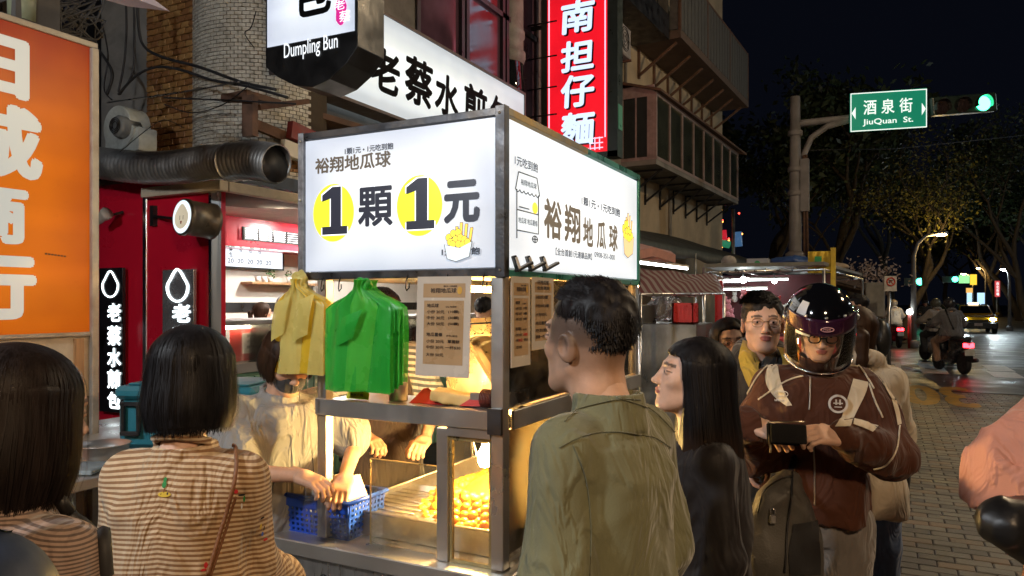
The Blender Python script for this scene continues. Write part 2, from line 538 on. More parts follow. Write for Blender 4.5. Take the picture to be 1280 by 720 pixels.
def surfnet(D, o, h):
    nx, ny, nz = D.shape; s = D < 0
    tot = np.zeros((nx - 1, ny - 1, nz - 1), np.int8)
    for (i, j, k) in CN: tot += s[i:nx - 1 + i, j:ny - 1 + j, k:nz - 1 + k]
    act = (tot > 0) & (tot < 8); idx = np.argwhere(act)
    vid = np.full(act.shape, -1, np.int64); vid[act] = np.arange(len(idx))
    pos = np.zeros((len(idx), 3)); cnt = np.zeros(len(idx))
    for a, b in ED:
        va = D[tuple((idx + a).T)]; vb = D[tuple((idx + b).T)]
        m = (va < 0) != (vb < 0)
        t = np.where(m, va / np.where(m, va - vb, 1), 0)
        pos += m[:, None] * (np.array(a) + (np.array(b) - np.array(a)) * t[:, None]); cnt += m
    V_ = o + h * (idx + pos / cnt[:, None])
    F = []
    def ax_faces(e0, e1, cells):
        m = e0 != e1; ii = np.argwhere(m); ins = e0[m]
        return ii, ins
    m = s[:-1, 1:-1, 1:-1] != s[1:, 1:-1, 1:-1]; ii = np.argwhere(m) + [0, 1, 1]; ins = s[:-1, 1:-1, 1:-1][m]
    q = np.stack([vid[tuple((ii + c).T)] for c in ((0, -1, -1), (0, 0, -1), (0, 0, 0), (0, -1, 0))], 1); q[~ins] = q[~ins][:, ::-1]; F.append(q)
    m = s[1:-1, :-1, 1:-1] != s[1:-1, 1:, 1:-1]; ii = np.argwhere(m) + [1, 0, 1]; ins = s[1:-1, :-1, 1:-1][m]
    q = np.stack([vid[tuple((ii + c).T)] for c in ((-1, 0, -1), (-1, 0, 0), (0, 0, 0), (0, 0, -1))], 1); q[~ins] = q[~ins][:, ::-1]; F.append(q)
    m = s[1:-1, 1:-1, :-1] != s[1:-1, 1:-1, 1:]; ii = np.argwhere(m) + [1, 1, 0]; ins = s[1:-1, 1:-1, :-1][m]
    q = np.stack([vid[tuple((ii + c).T)] for c in ((-1, -1, 0), (0, -1, 0), (0, 0, 0), (-1, 0, 0))], 1); q[~ins] = q[~ins][:, ::-1]; F.append(q)
    return V_, np.concatenate(F)
def np_mesh(name, parts, attrs=None, matidx=None, smooth=True):
    """parts: list of (V, F quads)"""
    off = 0; Vs = []; Fs = []
    for v, f in parts: Vs.append(v); Fs.append(f + off); off += len(v)
    V_ = np.concatenate(Vs); F = np.concatenate(Fs)
    me = bpy.data.meshes.new(name)
    me.vertices.add(len(V_)); me.vertices.foreach_set('co', V_.astype(np.float32).ravel())
    n = F.shape[1]
    me.loops.add(len(F) * n); me.loops.foreach_set('vertex_index', F.astype(np.int32).ravel())
    me.polygons.add(len(F)); me.polygons.foreach_set('loop_start', np.arange(0, len(F) * n, n, dtype=np.int32))
    me.update(calc_edges=True)
    me.polygons.foreach_set('use_smooth', [smooth] * len(F))
    if matidx is not None: me.polygons.foreach_set('material_index', matidx.astype(np.int32))
    for k, a in (attrs or {}).items():
        at = me.attributes.new(k, 'FLOAT', 'POINT'); at.data.foreach_set('value', a.astype(np.float32))
    me.validate()
    return me
def xf(v, T):
    A = np.array(T)
    return v @ A[:3, :3].T + A[:3, 3]
# ================================================================== THE SETTING
ASPH = M('wet_asphalt', (.055, .052, .05), .42, var=.35, scale=1.2, bump=.5, bscale=90, bdist=.006, rvar=.16, dirt=.5, dirtcol=(.02, .02, .02), world=True)
GRND = M('far_ground', (.05, .048, .045), .8, scale=.5)
JOINT = M('paver_joint_sand', (.035, .03, .026), .9, scale=12, bump=.4)
PAVE = [M('paver_stone_%s' % n, c, .5, var=.45, scale=3.2, bump=.7, bscale=60, bdist=.007, rvar=.2, dirt=.75, dirtcol=(.04, .035, .03), world=True)
        for n, c in (('grey', (.12, .115, .10)), ('warm', (.14, .105, .075)), ('dark', (.075, .072, .068)))]
PAINTY = M('yellow_road_paint', (.33, .18, .02), .6, var=.3, scale=9, dirt=.98, dirtcol=(.08, .065, .04), world=True)
PAINTW = M('white_road_paint', (.7, .69, .66), .5, var=.15, scale=8, dirt=.6, dirtcol=(.15, .14, .13))
one('ground', GRND, None, None, lambda b: b.add([(-300, -60, -.06), (300, -60, -.06), (300, 500, -.06), (-300, 500, -.06)], [(0, 1, 2, 3)]), kind='structure')
one('road', ASPH, None, None, lambda b: (b.add([(-60, 15.6, 0), (60, 15.6, 0), (60, 30, 0), (-60, 30, 0)], [(0, 1, 2, 3)]),
    b.add([(-1.6, 30, 0), (16, 30, 0), (16, 260, 0), (-1.6, 260, 0)], [(0, 1, 2, 3)])), kind='structure')
pave = one('pavement', JOINT, None, None, lambda b: b.add([(-9, -6, -.012), (9, -6, -.012), (9, 15.6, -.012), (-9, 15.6, -.012)], [(0, 1, 2, 3)]), kind='structure')
WM[pave.name] = Matrix.Identity(4)
def paver_fn(b, x, y, a=0., dz=0, L_=.205, W_=.112):
    g = .007
    hx, hy = (L_ - g) / 2, (W_ - g) / 2; c = .006
    T = Matrix.Translation((x, y, dz)) @ Matrix.Rotation(a, 4, 'Z')
    vs = [(-hx, -hy, -.05), (hx, -hy, -.05), (hx, hy, -.05), (-hx, hy, -.05), (-hx, -hy, -c), (hx, -hy, -c), (hx, hy, -c), (-hx, hy, -c),
          (-hx + c, -hy + c, 0), (hx - c, -hy + c, 0), (hx - c, hy - c, 0), (-hx + c, hy - c, 0)]
    fs = [(0, 1, 5, 4), (1, 2, 6, 5), (2, 3, 7, 6), (3, 0, 4, 7), (4, 5, 9, 8), (5, 6, 10, 9), (6, 7, 11, 10), (7, 4, 8, 11), (8, 9, 10, 11)]
    b.add(vs, fs, 0, T)
pv_me = []
for m_ in PAVE:
    b = MB(); paver_fn(b, 0, 0); me = b.mesh('paver'); me.materials.append(m_); pv_me.append(me)
cells = []
for j in range(0, 148):
    y = -1.4 + j * .115
    for i in range(-18, 34):
        x = i * .205 + (.1025 if j % 2 else 0) - .02
        cells.append((x, y))
def in_view(x, y):
    a = x * CX + y * SX; d = -x * SX + y * CX
    if d < 1: return None
    px = 640 + a / d * FPX; py = 378 + EYE / d * FPX
    return (px, py, d) if (1135 < px < 1285 and py < 725) else None
vis = sorted([(in_view(*c)[2], c) for c in cells if in_view(*c)])[:295]
near_set = set(c for _, c in vis)
for _, (x, y) in vis:
    o = bpy.data.objects.new('paver', random.choice(pv_me + pv_me[:1])); COL.objects.link(o); o.parent = pave
    o.location = (x, y, random.uniform(-.003, .002)); o.rotation_euler = (random.uniform(-.01, .01), random.uniform(-.008, .008), random.uniform(-.01, .01))
b = MB()
for c in cells:
    if c not in near_set and c[1] < 15.5:
        n0 = len(b.m); paver_fn(b, c[0], c[1], random.uniform(-.01, .01), random.uniform(-.003, .002))
        mi = random.choice((0, 0, 1, 2)); 
        for q in range(n0, len(b.m)): b.m[q] = mi
far_p = b.build('paver_field', PAVE, pave); far_p['kind'] = 'stuff'
# painted markings: speed number read from the other end of the street, crossing blocks, lines
def rd(name, body, l, r_, y0, y1, z, mat_):
    b = MB(); text_into(b, body, (r_, y1, z), (-1, 0, 0), (0, -1, 0), r_ - l, y1 - y0, .012)
    o = b.build(name, mat_); setp(o, kind='structure'); return o
p0 = onZ(1120, 507); p1 = onZ(1222, 482)
rd('road_marking', '30', p0.x + .12, p1.x - .25, p0.y + .25, p1.y - .5, .004, PAINTY)
b = MB()
def sheet(b, x0, x1, y0, y1, z=.004, mi=0): b.add([(x0, y0, z), (x1, y0, z), (x1, y1, z), (x0, y1, z)], [(0, 1, 2, 3)], mi)
for (l, r_, t, bt) in ((1102, 1126, 452, 465), (1150, 1180, 453, 467), (1233, 1262, 457, 464), (1239, 1274, 465, 472)):
    a_ = onZ(l, (t + bt) / 2); c_ = onZ(r_, (t + bt) / 2); n_ = onZ((l + r_) / 2, bt); f_ = onZ((l + r_) / 2, t)
    sheet(b, a_.x, c_.x, n_.y, f_.y)
for k in range(9): sheet(b, -8.6 + k * .9 - (0 if k < 6 else -9.4), -8.15 + k * .9 - (0 if k < 6 else -9.4), 17.6, 18.9)
b.build('crossing', PAINTW)['kind'] = 'structure'
b = MB()
for (l, yl, r_, yr, wd) in ((1085, 447, 1290, 452, .12), (1085, 438, 1290, 446, .1), (1085, 455, 1290, 462, .12), (1180, 436, 1290, 441, .2)):
    a_ = onZ(l, yl); c_ = onZ(r_, yr)
    b.add([(a_.x, a_.y, .005), (c_.x, c_.y, .005), (c_.x, c_.y + wd, .005), (a_.x, a_.y + wd, .005)], [(0, 1, 2, 3)])
b.build('lane_line', PAINTW)['kind'] = 'structure'
one('kerb', M('kerb_concrete', (.28, .27, .25), .8), None, None, lambda b: (b.bb(-1.9, -1.6, 30, 160, 0, .14, ch=.02), b.bb(16, 16.3, 30, 160, 0, .14, ch=.02)), kind='structure')
one('far_pavement', M('far_slabs', (.2, .19, .17), .7, scale=3), None, None, lambda b: (b.bb(-30, -1.905, 30, 160, 0, .12), b.bb(16.305, 40, 30, 160, 0, .12)), kind='structure')

# ------------------------------------------------------------------ surfaces of the buildings
CONC = M('stained_concrete', (.24, .23, .21), .85, var=.25, scale=2.5, bump=.5, bscale=30, dirt=.8, dirtcol=(.06, .055, .05))
BEIGE = M('beige_render', (.48, .38, .25), .85, var=.18, scale=1.6, bump=.3, bscale=25, dirt=.5, dirtcol=(.16, .11, .07))
BRICKM = [M('glazed_brick_%d' % i, c, .35, var=.3, scale=20, bump=.3, bscale=60, dirt=.4) for i, c in enumerate(((.30, .15, .05), (.24, .11, .04), (.36, .2, .07)))]
MORT = M('mortar', (.10, .08, .06), .95, scale=20)
TILEW = M('white_glazed_tile', (.55, .53, .46), .3, var=.2, scale=14, bump=.1, dirt=.5, dirtcol=(.2, .16, .1))
REDP = M('red_lacquered_panel', (.66, .01, .035), .3, var=.08, scale=2, bump=.02, rvar=.06, coat=.3)
ALU = M('brushed_aluminium', (.62, .62, .62), .32, 1, var=.1, scale=12, stretch=(1, 1, .05), bump=.03)
BLK = M('black_painted_steel', (.012, .012, .013), .4, var=.3, scale=6, bump=.1)
DARKG = M('dark_window_glass', (.012, .015, .016), .06, var=.1, bump=0, rvar=.02, spec=.8)
CREAM = M('cream_painted_board', (.55, .48, .36), .6, var=.15, scale=5, dirt=.6, dirtcol=(.2, .13, .07))
WHITEP = M('white_plaster', (.72, .69, .62), .8, var=.06, scale=4, bump=.1)
WOODP = M('stained_wood', (.35, .2, .09), .6, var=.35, scale=5, stretch=(8, 8, .6), bump=.2)
RUST = M('rusty_steel', (.16, .09, .06), .75, .3, var=.4, scale=8, dirt=.5)
INK = M('black_print', (.006, .006, .007), .7, var=.1, bump=0, spec=.1)
BROWNINK = M('brown_print', (.10, .075, .05), .5, var=.1, bump=0)
RUBB = M('black_rubber', (.018, .018, .02), .6, var=.2, bump=.1)
STEEL = M('stainless_steel', (.60, .58, .55), .34, .85, var=.06, scale=4, bump=.04, bscale=40, rvar=.10, dirt=.18, dirtcol=(.12, .08, .05))
GALV = M('galvanised_duct', (.42, .42, .41), .42, .8, var=.25, scale=7, bump=.15, dirt=.5, dirtcol=(.05, .045, .04))
GLASS = GL()
WHITE_E = E('white_letter_glow', (.85, .97, 1.0), 1.6)
TUBE_E = E('fluorescent_tube', (.95, 1.0, 1.0), 9)
WTUBE_E = E('warm_tube', (1.0, .78, .45), 7)

# ------------------------------------------------------------------ corner building with the dumpling shop
shop = thing('corner_building', 'old tiled corner building housing the red dumpling shop behind the food cart', 'building', (-4.5, 3.9, 0))
Y0 = 3.9
x118, x183, x187, x266 = [onY(p, 378, Y0).x for p in (60, 182, 187, 266)]
b = MB(); b.bb(x118, x183, Y0, Y0 + .05, 0, 2.45); b.build('red_panel', REDP, shop)
b = MB(); b.bb(x187, x266, Y0 - .02, Y0 + .05, 0, 2.45); b.build('red_panel', REDP, shop)
b = MB(); b.bb(x183, x187, Y0 - .03, Y0 + .05, 0, 2.45, ch=.004); b.bb(x266 - .01, x266 + .02, Y0 - .03, Y0 + .06, 0, 2.45); b.build('corner_trim', ALU, shop)
b = MB(); b.bb(onY(190, 0, Y0).x, -4.3, 3.80, 3.88, 2.435, 2.51); b.bb(-4.36, -4.29, 3.88, 9.4, 2.435, 2.51); b.build('fascia_beam', CREAM, shop, bevel=.006)
b = MB(); b.bb(-8, -4.36, 3.96, 11, 2.60, 2.64); cei = b.build('ceiling', CONC, shop)
for i in range(6):
    for j in range(6):
        b = MB(); b.bb(-4.42 - (i + 1) * .5 + .006, -4.42 - i * .5, 4.0 + j * .75, 4.75 + j * .75 - .006, 2.585, 2.598, ch=.003); b.build('ceiling_panel', WHITEP, cei)
b = MB(); b.bb(-7.1, -7.0, 3.96, 12, 0, 2.6); b.bb(-7.0, -4.5, 11.9, 12, 0, 2.6); b.bb(-7.0, x266, 3.96, 4.02, 0, 2.6, 1); b.build('inner_wall', [WHITEP, REDP], shop)
b = MB(); b.bb(-6.995, -6.5, 4.1, 11.8, 2.25, 2.585); b.build('bulkhead', REDP, shop)
b = MB(); b.bb(-6.51, -6.485, 4.1, 11.8, 2.235, 2.25); b.build('bulkhead_trim', ALU, shop)
v0 = onX(303, 280, -6.495); v1 = onX(372, 280, -6.495)
b = MB(); b.bb(-6.5, -6.485, v0.y, v1.y, 2.33, 2.48); vent = b.build('air_vent', BLK, shop)
for k in range(5):
    b = MB(); b.bb(-6.485, -6.470, v0.y + .02, v1.y - .02, 2.347 + k * .027, 2.358 + k * .027); b.build('louvre', ALU, vent)
for k in range(5):
    yy = v0.y + (v1.y - v0.y) * k / 4
    b = MB(); b.bb(-6.469, -6.460, yy - .012, yy + .012, 2.335, 2.475); b.build('vent_bar', BLK, vent)
b = MB(); b.bb(-6.998, -6.99, 4.1, 11.8, 1.50, 1.62); b.build('dark_wall_band', BLK, shop)
s0 = onX(308, 352, -6.9); s1 = onX(400, 352, -6.9)
b = MB(); b.bb(-7.0, -6.8, s0.y, s1.y, s0.z - .03, s0.z, ch=.004); b.build('wall_shelf', WOODP, shop)
DL = E('downlight_glow', (1, .95, .88), 650)
for (px_, py_) in ((290, 252),):
    q = onZ(px_, py_, 2.582)
for (x_, y_) in ((-5.2, 5.35), (-5.9, 6.9), (-5.4, 8.3)):
    b = MB(); b.lathe([(.07, 2.578), (.085, 2.578), (.085, 2.586)], 20, T=Matrix.Translation((x_, y_, 0))); dn = b.build('downlight', ALU, shop)
    b = MB(); b.lathe([(.068, 2.572), (.068, 2.577)], 20, T=Matrix.Translation((x_, y_, 0))); b.build('lamp_face', DL, dn)
# brick pier, concrete pier and white tiled rounded corner above the shop
Yb = 4.35
bx0, bx1 = onY(184, 0, Yb).x, onY(246, 0, Yb).x
b = MB(); b.bb(bx0, bx1, Yb + .02, Yb + .3, 2.3, 6); pier = b.build('brick_pier', MORT, shop)
bw, bh = .098, .055
brm = []
for m_ in BRICKM:
    b = MB(); b.box((0, 0, 0), (bw - .006, .03, bh - .006), ch=.004); me = b.mesh('brick'); me.materials.append(m_); brm.append(me)
ncol = int((bx1 - bx0) / bw)
for j in range(34):
    for i in range(ncol + 1):
        x_ = bx0 + bw * (i + .5) - (bw / 2 if j % 2 and i > 0 else 0)
        if x_ > bx1: continue
        o = bpy.data.objects.new('brick', random.choice(brm)); COL.objects.link(o); o.parent = pier
        o.location = (x_ + 4.5, Yb + .005 + random.uniform(-.003, .003) - 3.9, 2.62 + j * bh); o.rotation_euler = (random.uniform(-.02, .02), 0, random.uniform(-.02, .02))
b = MB(); b.bb(onY(136, 0, 4.5).x, bx0 - .002, 4.42, 4.75, 2.3, 6.5); b.bb(-7.4, onY(137, 0, 4.6).x, 4.7, 5.0, 2.5, 6.5, 1); b.bb(bx0, -4.9, Yb + .29, 4.95, 2.64, 6.4, 1)
b.build('concrete_pier', [CONC, BLK], shop, bevel=.01)
cxx, cyy, rr = -4.93, 4.82, .56
b = MB(); b.lathe([(rr, 2.52), (rr, 6.5)], 32, T=Matrix.Translation((cxx, cyy, 0))); cyl = b.build('rounded_corner', MORT, shop)
b = MB(); tw, th = .062, .032
nt_ = int(2 * math.pi * (rr + .004) / tw)
for j in range(100):
    z = 2.56 + j * th
    band = 2.70 < z < 2.80
    for i in range(nt_):
        a = (i + (.5 if j % 2 else 0)) / nt_ * 2 * math.pi
        if not (math.pi * .85 < a < math.pi * 2.0): continue
        T = Matrix.Translation((cxx, cyy, z)) @ Matrix.Rotation(a, 4, 'Z') @ Matrix.Translation((rr + .003 + random.uniform(0, .002), 0, 0))
        b.box((0, 0, 0), (.01, tw - .006, th - .005), mi=1 if band else 0, T=T)
b.build('wall_tile_field', [TILEW, BRICKM[0]], cyl)['kind'] = 'stuff'
# street front above the sign: wall, windows, round column, grille
XW = -4.72
b = MB(); b.bb(XW - .3, XW, 4.9, 14.2, 2.66, 4.0); b.bb(XW - .3, XW, 4.9, 14.2, 7.6, 9.5); b.bb(XW - .3, XW, 4.9, 6.9, 4.0, 7.6); b.bb(XW - .3, XW, 10.2, 14.2, 4.0, 7.6); b.build('front_wall', CONC, shop)
PINKG = M('purple_reflecting_glass', (.10, .055, .08), .12, var=.3, scale=1.5, bump=0, spec=.9)
FRM = M('dark_window_frame', (.035, .03, .04), .4)
for k, (ya, yb) in enumerate(((6.9, 7.95), (8.0, 9.05), (9.1, 10.15))):
    b = MB()
    for (u0, u1, z0, z1) in ((ya, yb, 4.0, 4.07), (ya, yb, 7.5, 7.57), (ya, yb, 5.55, 5.62), (ya, ya + .07, 4.0, 7.57), (yb - .07, yb, 4.0, 7.57)):
        b.bb(XW - .05, XW + .03, u0, u1, z0, z1)
    f_ = b.build('window', FRM, shop)
    b = MB(); b.bb(XW - .03, XW - .015, ya + .06, yb - .06, 4.06, 5.56); b.bb(XW - .03, XW - .015, ya + .06, yb - .06, 5.61, 7.51); b.build('pane', PINKG, f_)
q = PT(630, 0, 10.6)
b = MB(); T = Matrix.Translation((q.x, q.y, 0))
b.lathe([(.27, 4.0), (.27, 5.05), (.29, 5.06), (.31, 5.12), (.31, 5.2), (.28, 5.22), (.28, 5.4), (.30, 5.42), (.30, 5.5), (.28, 5.52), (.28, 8)], 28, T=T)
b.build('round_column', [M('aged_column_render', (.3, .3, .28), .6, dirt=.5)], shop)
b = MB(); b.lathe([(.274, 4.0), (.282, 4.0), (.282, 5.03), (.274, 5.04)], 28, T=T); b.build('column_glass_band', DARKG, shop)
b = MB()
for k in range(9):
    yy = 9.85 + k * .16; b.tube([(-4.25, yy, 3.7), (-4.25, yy, 7)], .011, 6)
for z in (3.95, 4.35, 4.75, 5.2, 5.7): b.tube([(-4.25, 9.8, z), (-4.25, 11.2, z)], .012, 6); b.tube([(-4.25, 9.8, z), (-4.7, 9.8, z)], .012, 6)
b.build('window_grille', BLK, shop)
# crown of soffit rubble between the duct and the white sign: brackets, cables
b = MB(); b.bar((-4.6, 4.2, 3.26), (-4.35, 9.2, 3.28), .3, .05); b.bar((-4.36, 4.2, 3.0), (-4.36, 7.2, 2.7), .04, .08)
b.build('sign_bracket_beam', RUST, shop)
b = MB(); b.bar((-4.3, 4.5, 3.02), (-4.2, 6.6, 2.72), .06, .14); b.build('red_shutter_box', M('faded_red_paint', (.2, .03, .03), .6), shop)
b = MB(); b.bar((-4.28, 4.4, 2.86), (-4.15, 6.0, 2.66), .05, .12); b.build('lamp_housing', WHITEP, shop)
b = MB(); b.bb(-4.5, -4.28, 4.0, 9.4, 2.52, 2.62); b.build('shutter_box', BLK, shop)
b = MB(); pl = onY(309, 148, 3.7); b.bb(pl.x - .05, pl.x + .05, 3.7, 3.75, pl.z - .12, pl.z + .16); b.bar((pl.x, 3.8, pl.z + .1), (pl.x - .1, 4.4, pl.z + .3), .04, .04); b.build('slotted_bracket', RUST, shop)

# ------------------------------------------------------------------ exhaust duct, blower, cables
duct = thing('exhaust_duct', 'ribbed flexible grey exhaust duct running above the red shop front', 'duct', tuple(onY(230, 205, 3.66)))
pts = []; rad = []
ctl = [(60, 200), (118, 203), (150, 207), (190, 210), (230, 208), (262, 203), (292, 203)]
def lerp_path(ctl, n, fn):
    out = []
    for i in range(n + 1):
        t = i / n * (len(ctl) - 1); k = min(int(t), len(ctl) - 2); f = t - k
        p0 = np.array(ctl[max(k - 1, 0)], float); p1 = np.array(ctl[k], float); p2 = np.array(ctl[k + 1], float); p3 = np.array(ctl[min(k + 2, len(ctl) - 1)], float)
        out.append(fn(.5 * (2 * p1 + (p2 - p0) * f + (2 * p0 - 5 * p1 + 4 * p2 - p3) * f * f + (3 * p1 - p0 - 3 * p2 + p3) * f ** 3)))
    return out
pp = lerp_path(ctl, 150, lambda c: onY(c[0], c[1], 3.66))
b = MB(); b.tube(pp, [.116 + (.008 if i % 3 == 0 else -.004) for i in range(len(pp))], 20); b.build('hose', GALV, duct)
pp = lerp_path([(288, 203), (310, 201), (330, 202), (346, 205)], 40, lambda c: onY(c[0], c[1], 3.62))
b = MB(); b.tube(pp, [.128 + (.007 if i % 3 == 0 else -.004) for i in range(len(pp))], 20, cap=False); b.tube([pp[-1] + Vector((-.02, 0, 0)), pp[-1] + Vector((-.019, 0, 0))], .12, 20, mi=1); b.build('end_hose', [GALV, BLK], duct)
q = onY(152, 158, 3.72)
blower = thing('exhaust_blower', 'pale grey snail shaped blower standing over the ribbed duct', 'blower', tuple(q))
b = MB()
poly = []
for i in range(40):
    a = i / 40 * 2 * math.pi; r_ = .15 + .045 * (a / (2 * math.pi)); poly.append((math.cos(a) * r_, math.sin(a) * r_))
T = Matrix.Translation(q + Vector((-.02, .16, 0))) @ Matrix.Rotation(R(90), 4, 'X')
b.prism(poly, .18, T); b.bb(q.x - .2, q.x + .2, q.y + .0, q.y + .16, q.z - .2, q.z - .02)
b.build('housing', M('pale_green_machine_paint', (.42, .45, .42), .5, var=.2, dirt=.6), blower, bevel=.006)
b = MB(); T = Matrix.Translation(q + Vector((.06, -.09, -.02))) @ Matrix.Rotation(R(-90), 4, 'X')
b.lathe([(.0, 0), (.07, 0), (.085, .02), (.085, .16)], 20, T=T, mi=0); b.build('motor', M('motor_grey', (.16, .17, .17), .45, dirt=.4), blower)
b = MB(); T = Matrix.Translation(q + Vector((.06, -.1, -.02))) @ Matrix.Rotation(R(-90), 4, 'X')
for r_ in (.03, .045, .06): 
    b.tube([T @ Vector((r_ * math.cos(a / 12 * 6.2832), r_ * math.sin(a / 12 * 6.2832), 0)) for a in range(13)], .003, 5)
b.build('motor_guard', BLK, blower)
def cable(pts_px, Y, r=.009, name='cable', label=None, n=24, mat_=None):
    pp = lerp_path(pts_px, n, lambda c: onY(c[0], c[1], Y + (c[2] if len(c) > 2 else 0)))
    b = MB(); b.tube(pp, r, 6); o = b.build(name, mat_ or RUBB); setp(o, label, 'cable', 'cables over the red shop front'); return o
cable([(172, -10), (173, 30), (180, 58), (205, 72), (250, 84), (300, 102), (345, 112)], 3.74, .011, label='thick black cable dropping beside the grey pier and sagging right')
cable([(157, -10), (158, 40), (155, 80), (148, 115)], 3.76, .008, label='thin black cable hanging leftmost on the grey pier')
cable([(167, -10), (168, 50), (166, 90), (150, 118)], 3.72, .008, label='black cable hanging straight down to the blower')
cable([(148, 118), (170, 95), (195, 84), (225, 87), (265, 100), (310, 108), (360, 122)], 3.7, .010, label='black cable arching from the blower over the brick pier')
cable([(135, 128), (180, 122), (240, 113), (300, 102)], 3.68, .006, label='grey cable stretched across the brick pier', mat_=ALU)
cable([(205, 130), (240, 141), (280, 130), (312, 106)], 3.67, .004, label='thin wire sagging under the other cables')
cable([(205, 122), (250, 124), (300, 126), (370, 130)], 3.66, .006, label='black cable running level to the slotted bracket')
cable([(150, 190), (180, 165), (205, 150), (230, 160)], 3.6, .003, label='thin wire looping over the ribbed duct')
cable([(320, 14), (314, 34), (306, 42), (318, 60)], 4.1, .004, label='short wire dangling on the white tiles')
cable([(128, 30), (135, 70), (130, 110), (140, 125)], 3.9, .006, label='dark cable behind the orange sign edge')
cable([(122, 60), (140, 90), (134, 118)], 3.85, .012, label='thick cable bundle behind the blower')

# ------------------------------------------------------------------ signs
def frame_bars(b, c, r, u, wd, ht, t, dep, mi=0):
    """rectangular frame around a face; c lower-left corner, r,u axes, dep = Vector towards the back"""
    c, r, u, dep = Vector(c), Vector(r), Vector(u), Vector(dep)
    for (a, e) in ((c, c + r * wd), (c + u * ht, c + u * ht + r * wd)):
        b.bar(a + dep * .5 - r * t * .5, e + dep * .5 + r * t * .5, 1, 1, mi) if False else None
# white lit shop sign along the street
XS = -4.42
sg = thing('shop_sign', 'long white lit shop sign with black characters above the dumpling shop', 'sign', (XS, 6.5, 3.35))
ya, yb = onX(347, 0, XS).y, onX(655, 0, XS).y
za, zb = onX(500, 147, XS).z, onX(655, 119, XS).z
b = MB(); b.bb(XS - .2, XS, ya, yb, za, zb); b.build('light_panel', EG('white_sign_sheet', (.42, .5, .56), (.88, .95, .93), .5, (0, (ya + yb) / 2 - 6.5, (za + zb) / 2 - 3.35), (99, (yb - ya) / 2, (zb - za) / 2)), sg)
b = MB(); t_ = .03
b.bb(XS - .22, XS + .015, ya - t_, yb + t_, zb, zb + t_); b.bb(XS - .22, XS + .015, ya - t_, yb + t_, za - t_, za); b.bb(XS - .22, XS + .015, ya - t_, ya, za, zb); b.bb(XS - .22, XS + .015, yb, yb + t_, za, zb)
b.build('frame', M('sign_frame', (.16, .13, .12), .5, .4, dirt=.4), sg)
b = MB()
for ch_, l, r_, pm, t, bt in (('老', 461, 499, 480, 60, 116), ('蔡', 505, 540, 522, 72, 132), ('水', 543, 573, 558, 93, 145), ('煎', 579, 608, 594, 107, 160), ('包', 612, 634, 623, 120, 170)):
    txX(b, ch_, l, r_, pm, t, bt, XS + .004, bold=.035, slant=.06)
b.build('lettering', INK, sg)
# projecting dumpling sign
Yd, Xd0, Xd1 = 3.985, -4.04, -3.197
q = (-3.2, 3.985, 3.4)
ds = thing('dumpling_sign', 'white and black projecting sign reading Dumpling Bun over the cart', 'sign', q)
zb_ = 3.47
poly = [(0, 1.4), (0, .04), (.12, -.05), (.28, -.13), (.45, -.165), (.6, -.13), (.75, -.04), (.843, .06), (.843, 1.4)]
T = Matrix(((1, 0, 0, Xd0), (0, 0, 1, Yd), (0, 1, 0, 3.30), (0, 0, 0, 1)))
b = MB(); b.prism(poly, .30, T); b.build('case', BLK, ds, bevel=.005)
b = MB(); l, r_, z0, z1 = Xd0 + .02, Xd1 - .02, onY(333, 60, Yd).z, 4.7
b.add([(l, Yd - .004, onY(334, 60, Yd).z), (r_, Yd - .004, onY(447, 38, Yd).z), (r_, Yd - .004, z1), (l, Yd - .004, z1)], [(0, 1, 2, 3)])
b.build('light_panel', EG('dumpling_sign_sheet', (.38, .45, .6), (.85, .92, 1), .5, (-.42, 0, .65), (.5, 9, .9)), ds)
b = MB(); txY(b, 'Dumpling Bun', 355, 422, 388, 48, 72, Yd - .006, bold=.0); b.build('lettering', E('soft_white_letter', (.8, .85, .9), .75), ds)
b = MB(); txY(b, '包', 366, 414, 390, -40, 20, Yd - .008, bold=.03); b.build('big_character', INK, ds)
b = MB(); cst = onY(427, 14, Yd)
b.add([(cst.x + .047 * math.cos(a / 20 * 6.283) * (1 + .12 * math.sin(a * 1.7)), Yd - .0075, cst.z + .1 * math.sin(a / 20 * 6.283)) for a in range(20)], [tuple(range(20))])
b.build('magenta_stamp', E('magenta_print', (.6, .02, .25), .5, base=(.5, .02, .2)), ds)
b = MB(); txY(b, '老', 418, 431, 425, 0, 12, Yd - .009, bold=.01); txY(b, '蔡', 424, 437, 430, 13, 27, Yd - .009, bold=.01); b.build('stamp_lettering', E('stamp_letter', (.9, .85, .9), .7), ds)
b = MB(); b.tube([(Xd0 + .1, Yd + .15, 4.2), (-4.45, Yd + .5, 4.25)], .025, 8); b.build('arm', BLK, ds)
b = MB(); b.sphere((-3.55, 4.3, 3.22), (.09, .09, .03)); b.build('flood_lamp', CREAM, ds)
# round lit sign with a bun drawing
c = onY(228, 271, 3.55)
rs = thing('round_sign', 'small round drum sign with a lit white bun on the red panel', 'sign', tuple(c))
ax_ = Vector((.16, .98, -.06)).normalized()
Z_ = -ax_; X_ = Vector((0, 0, 1)).cross(Z_).normalized(); Y_ = Z_.cross(X_)
T = Matrix(((X_.x, Y_.x, Z_.x, c.x), (X_.y, Y_.y, Z_.y, c.y), (X_.z, Y_.z, Z_.z, c.z), (0, 0, 0, 1)))
b = MB(); b.lathe([(.128, .0), (.131, -.006), (.131, -.03), (.124, -.034), (.124, -.2), (.131, -.205), (.131, -.23), (.12, -.235)], 32, T=T); b.build('drum', M('bronze_drum', (.16, .14, .11), .4, .6, dirt=.4), rs)
b = MB(); b.lathe([(.001, .004), (.117, .004)], 32, T=T, cap=False); b.build('light_face', E('drum_glow', (.8, .92, 1), .6), rs)
b = MB(); vs = []
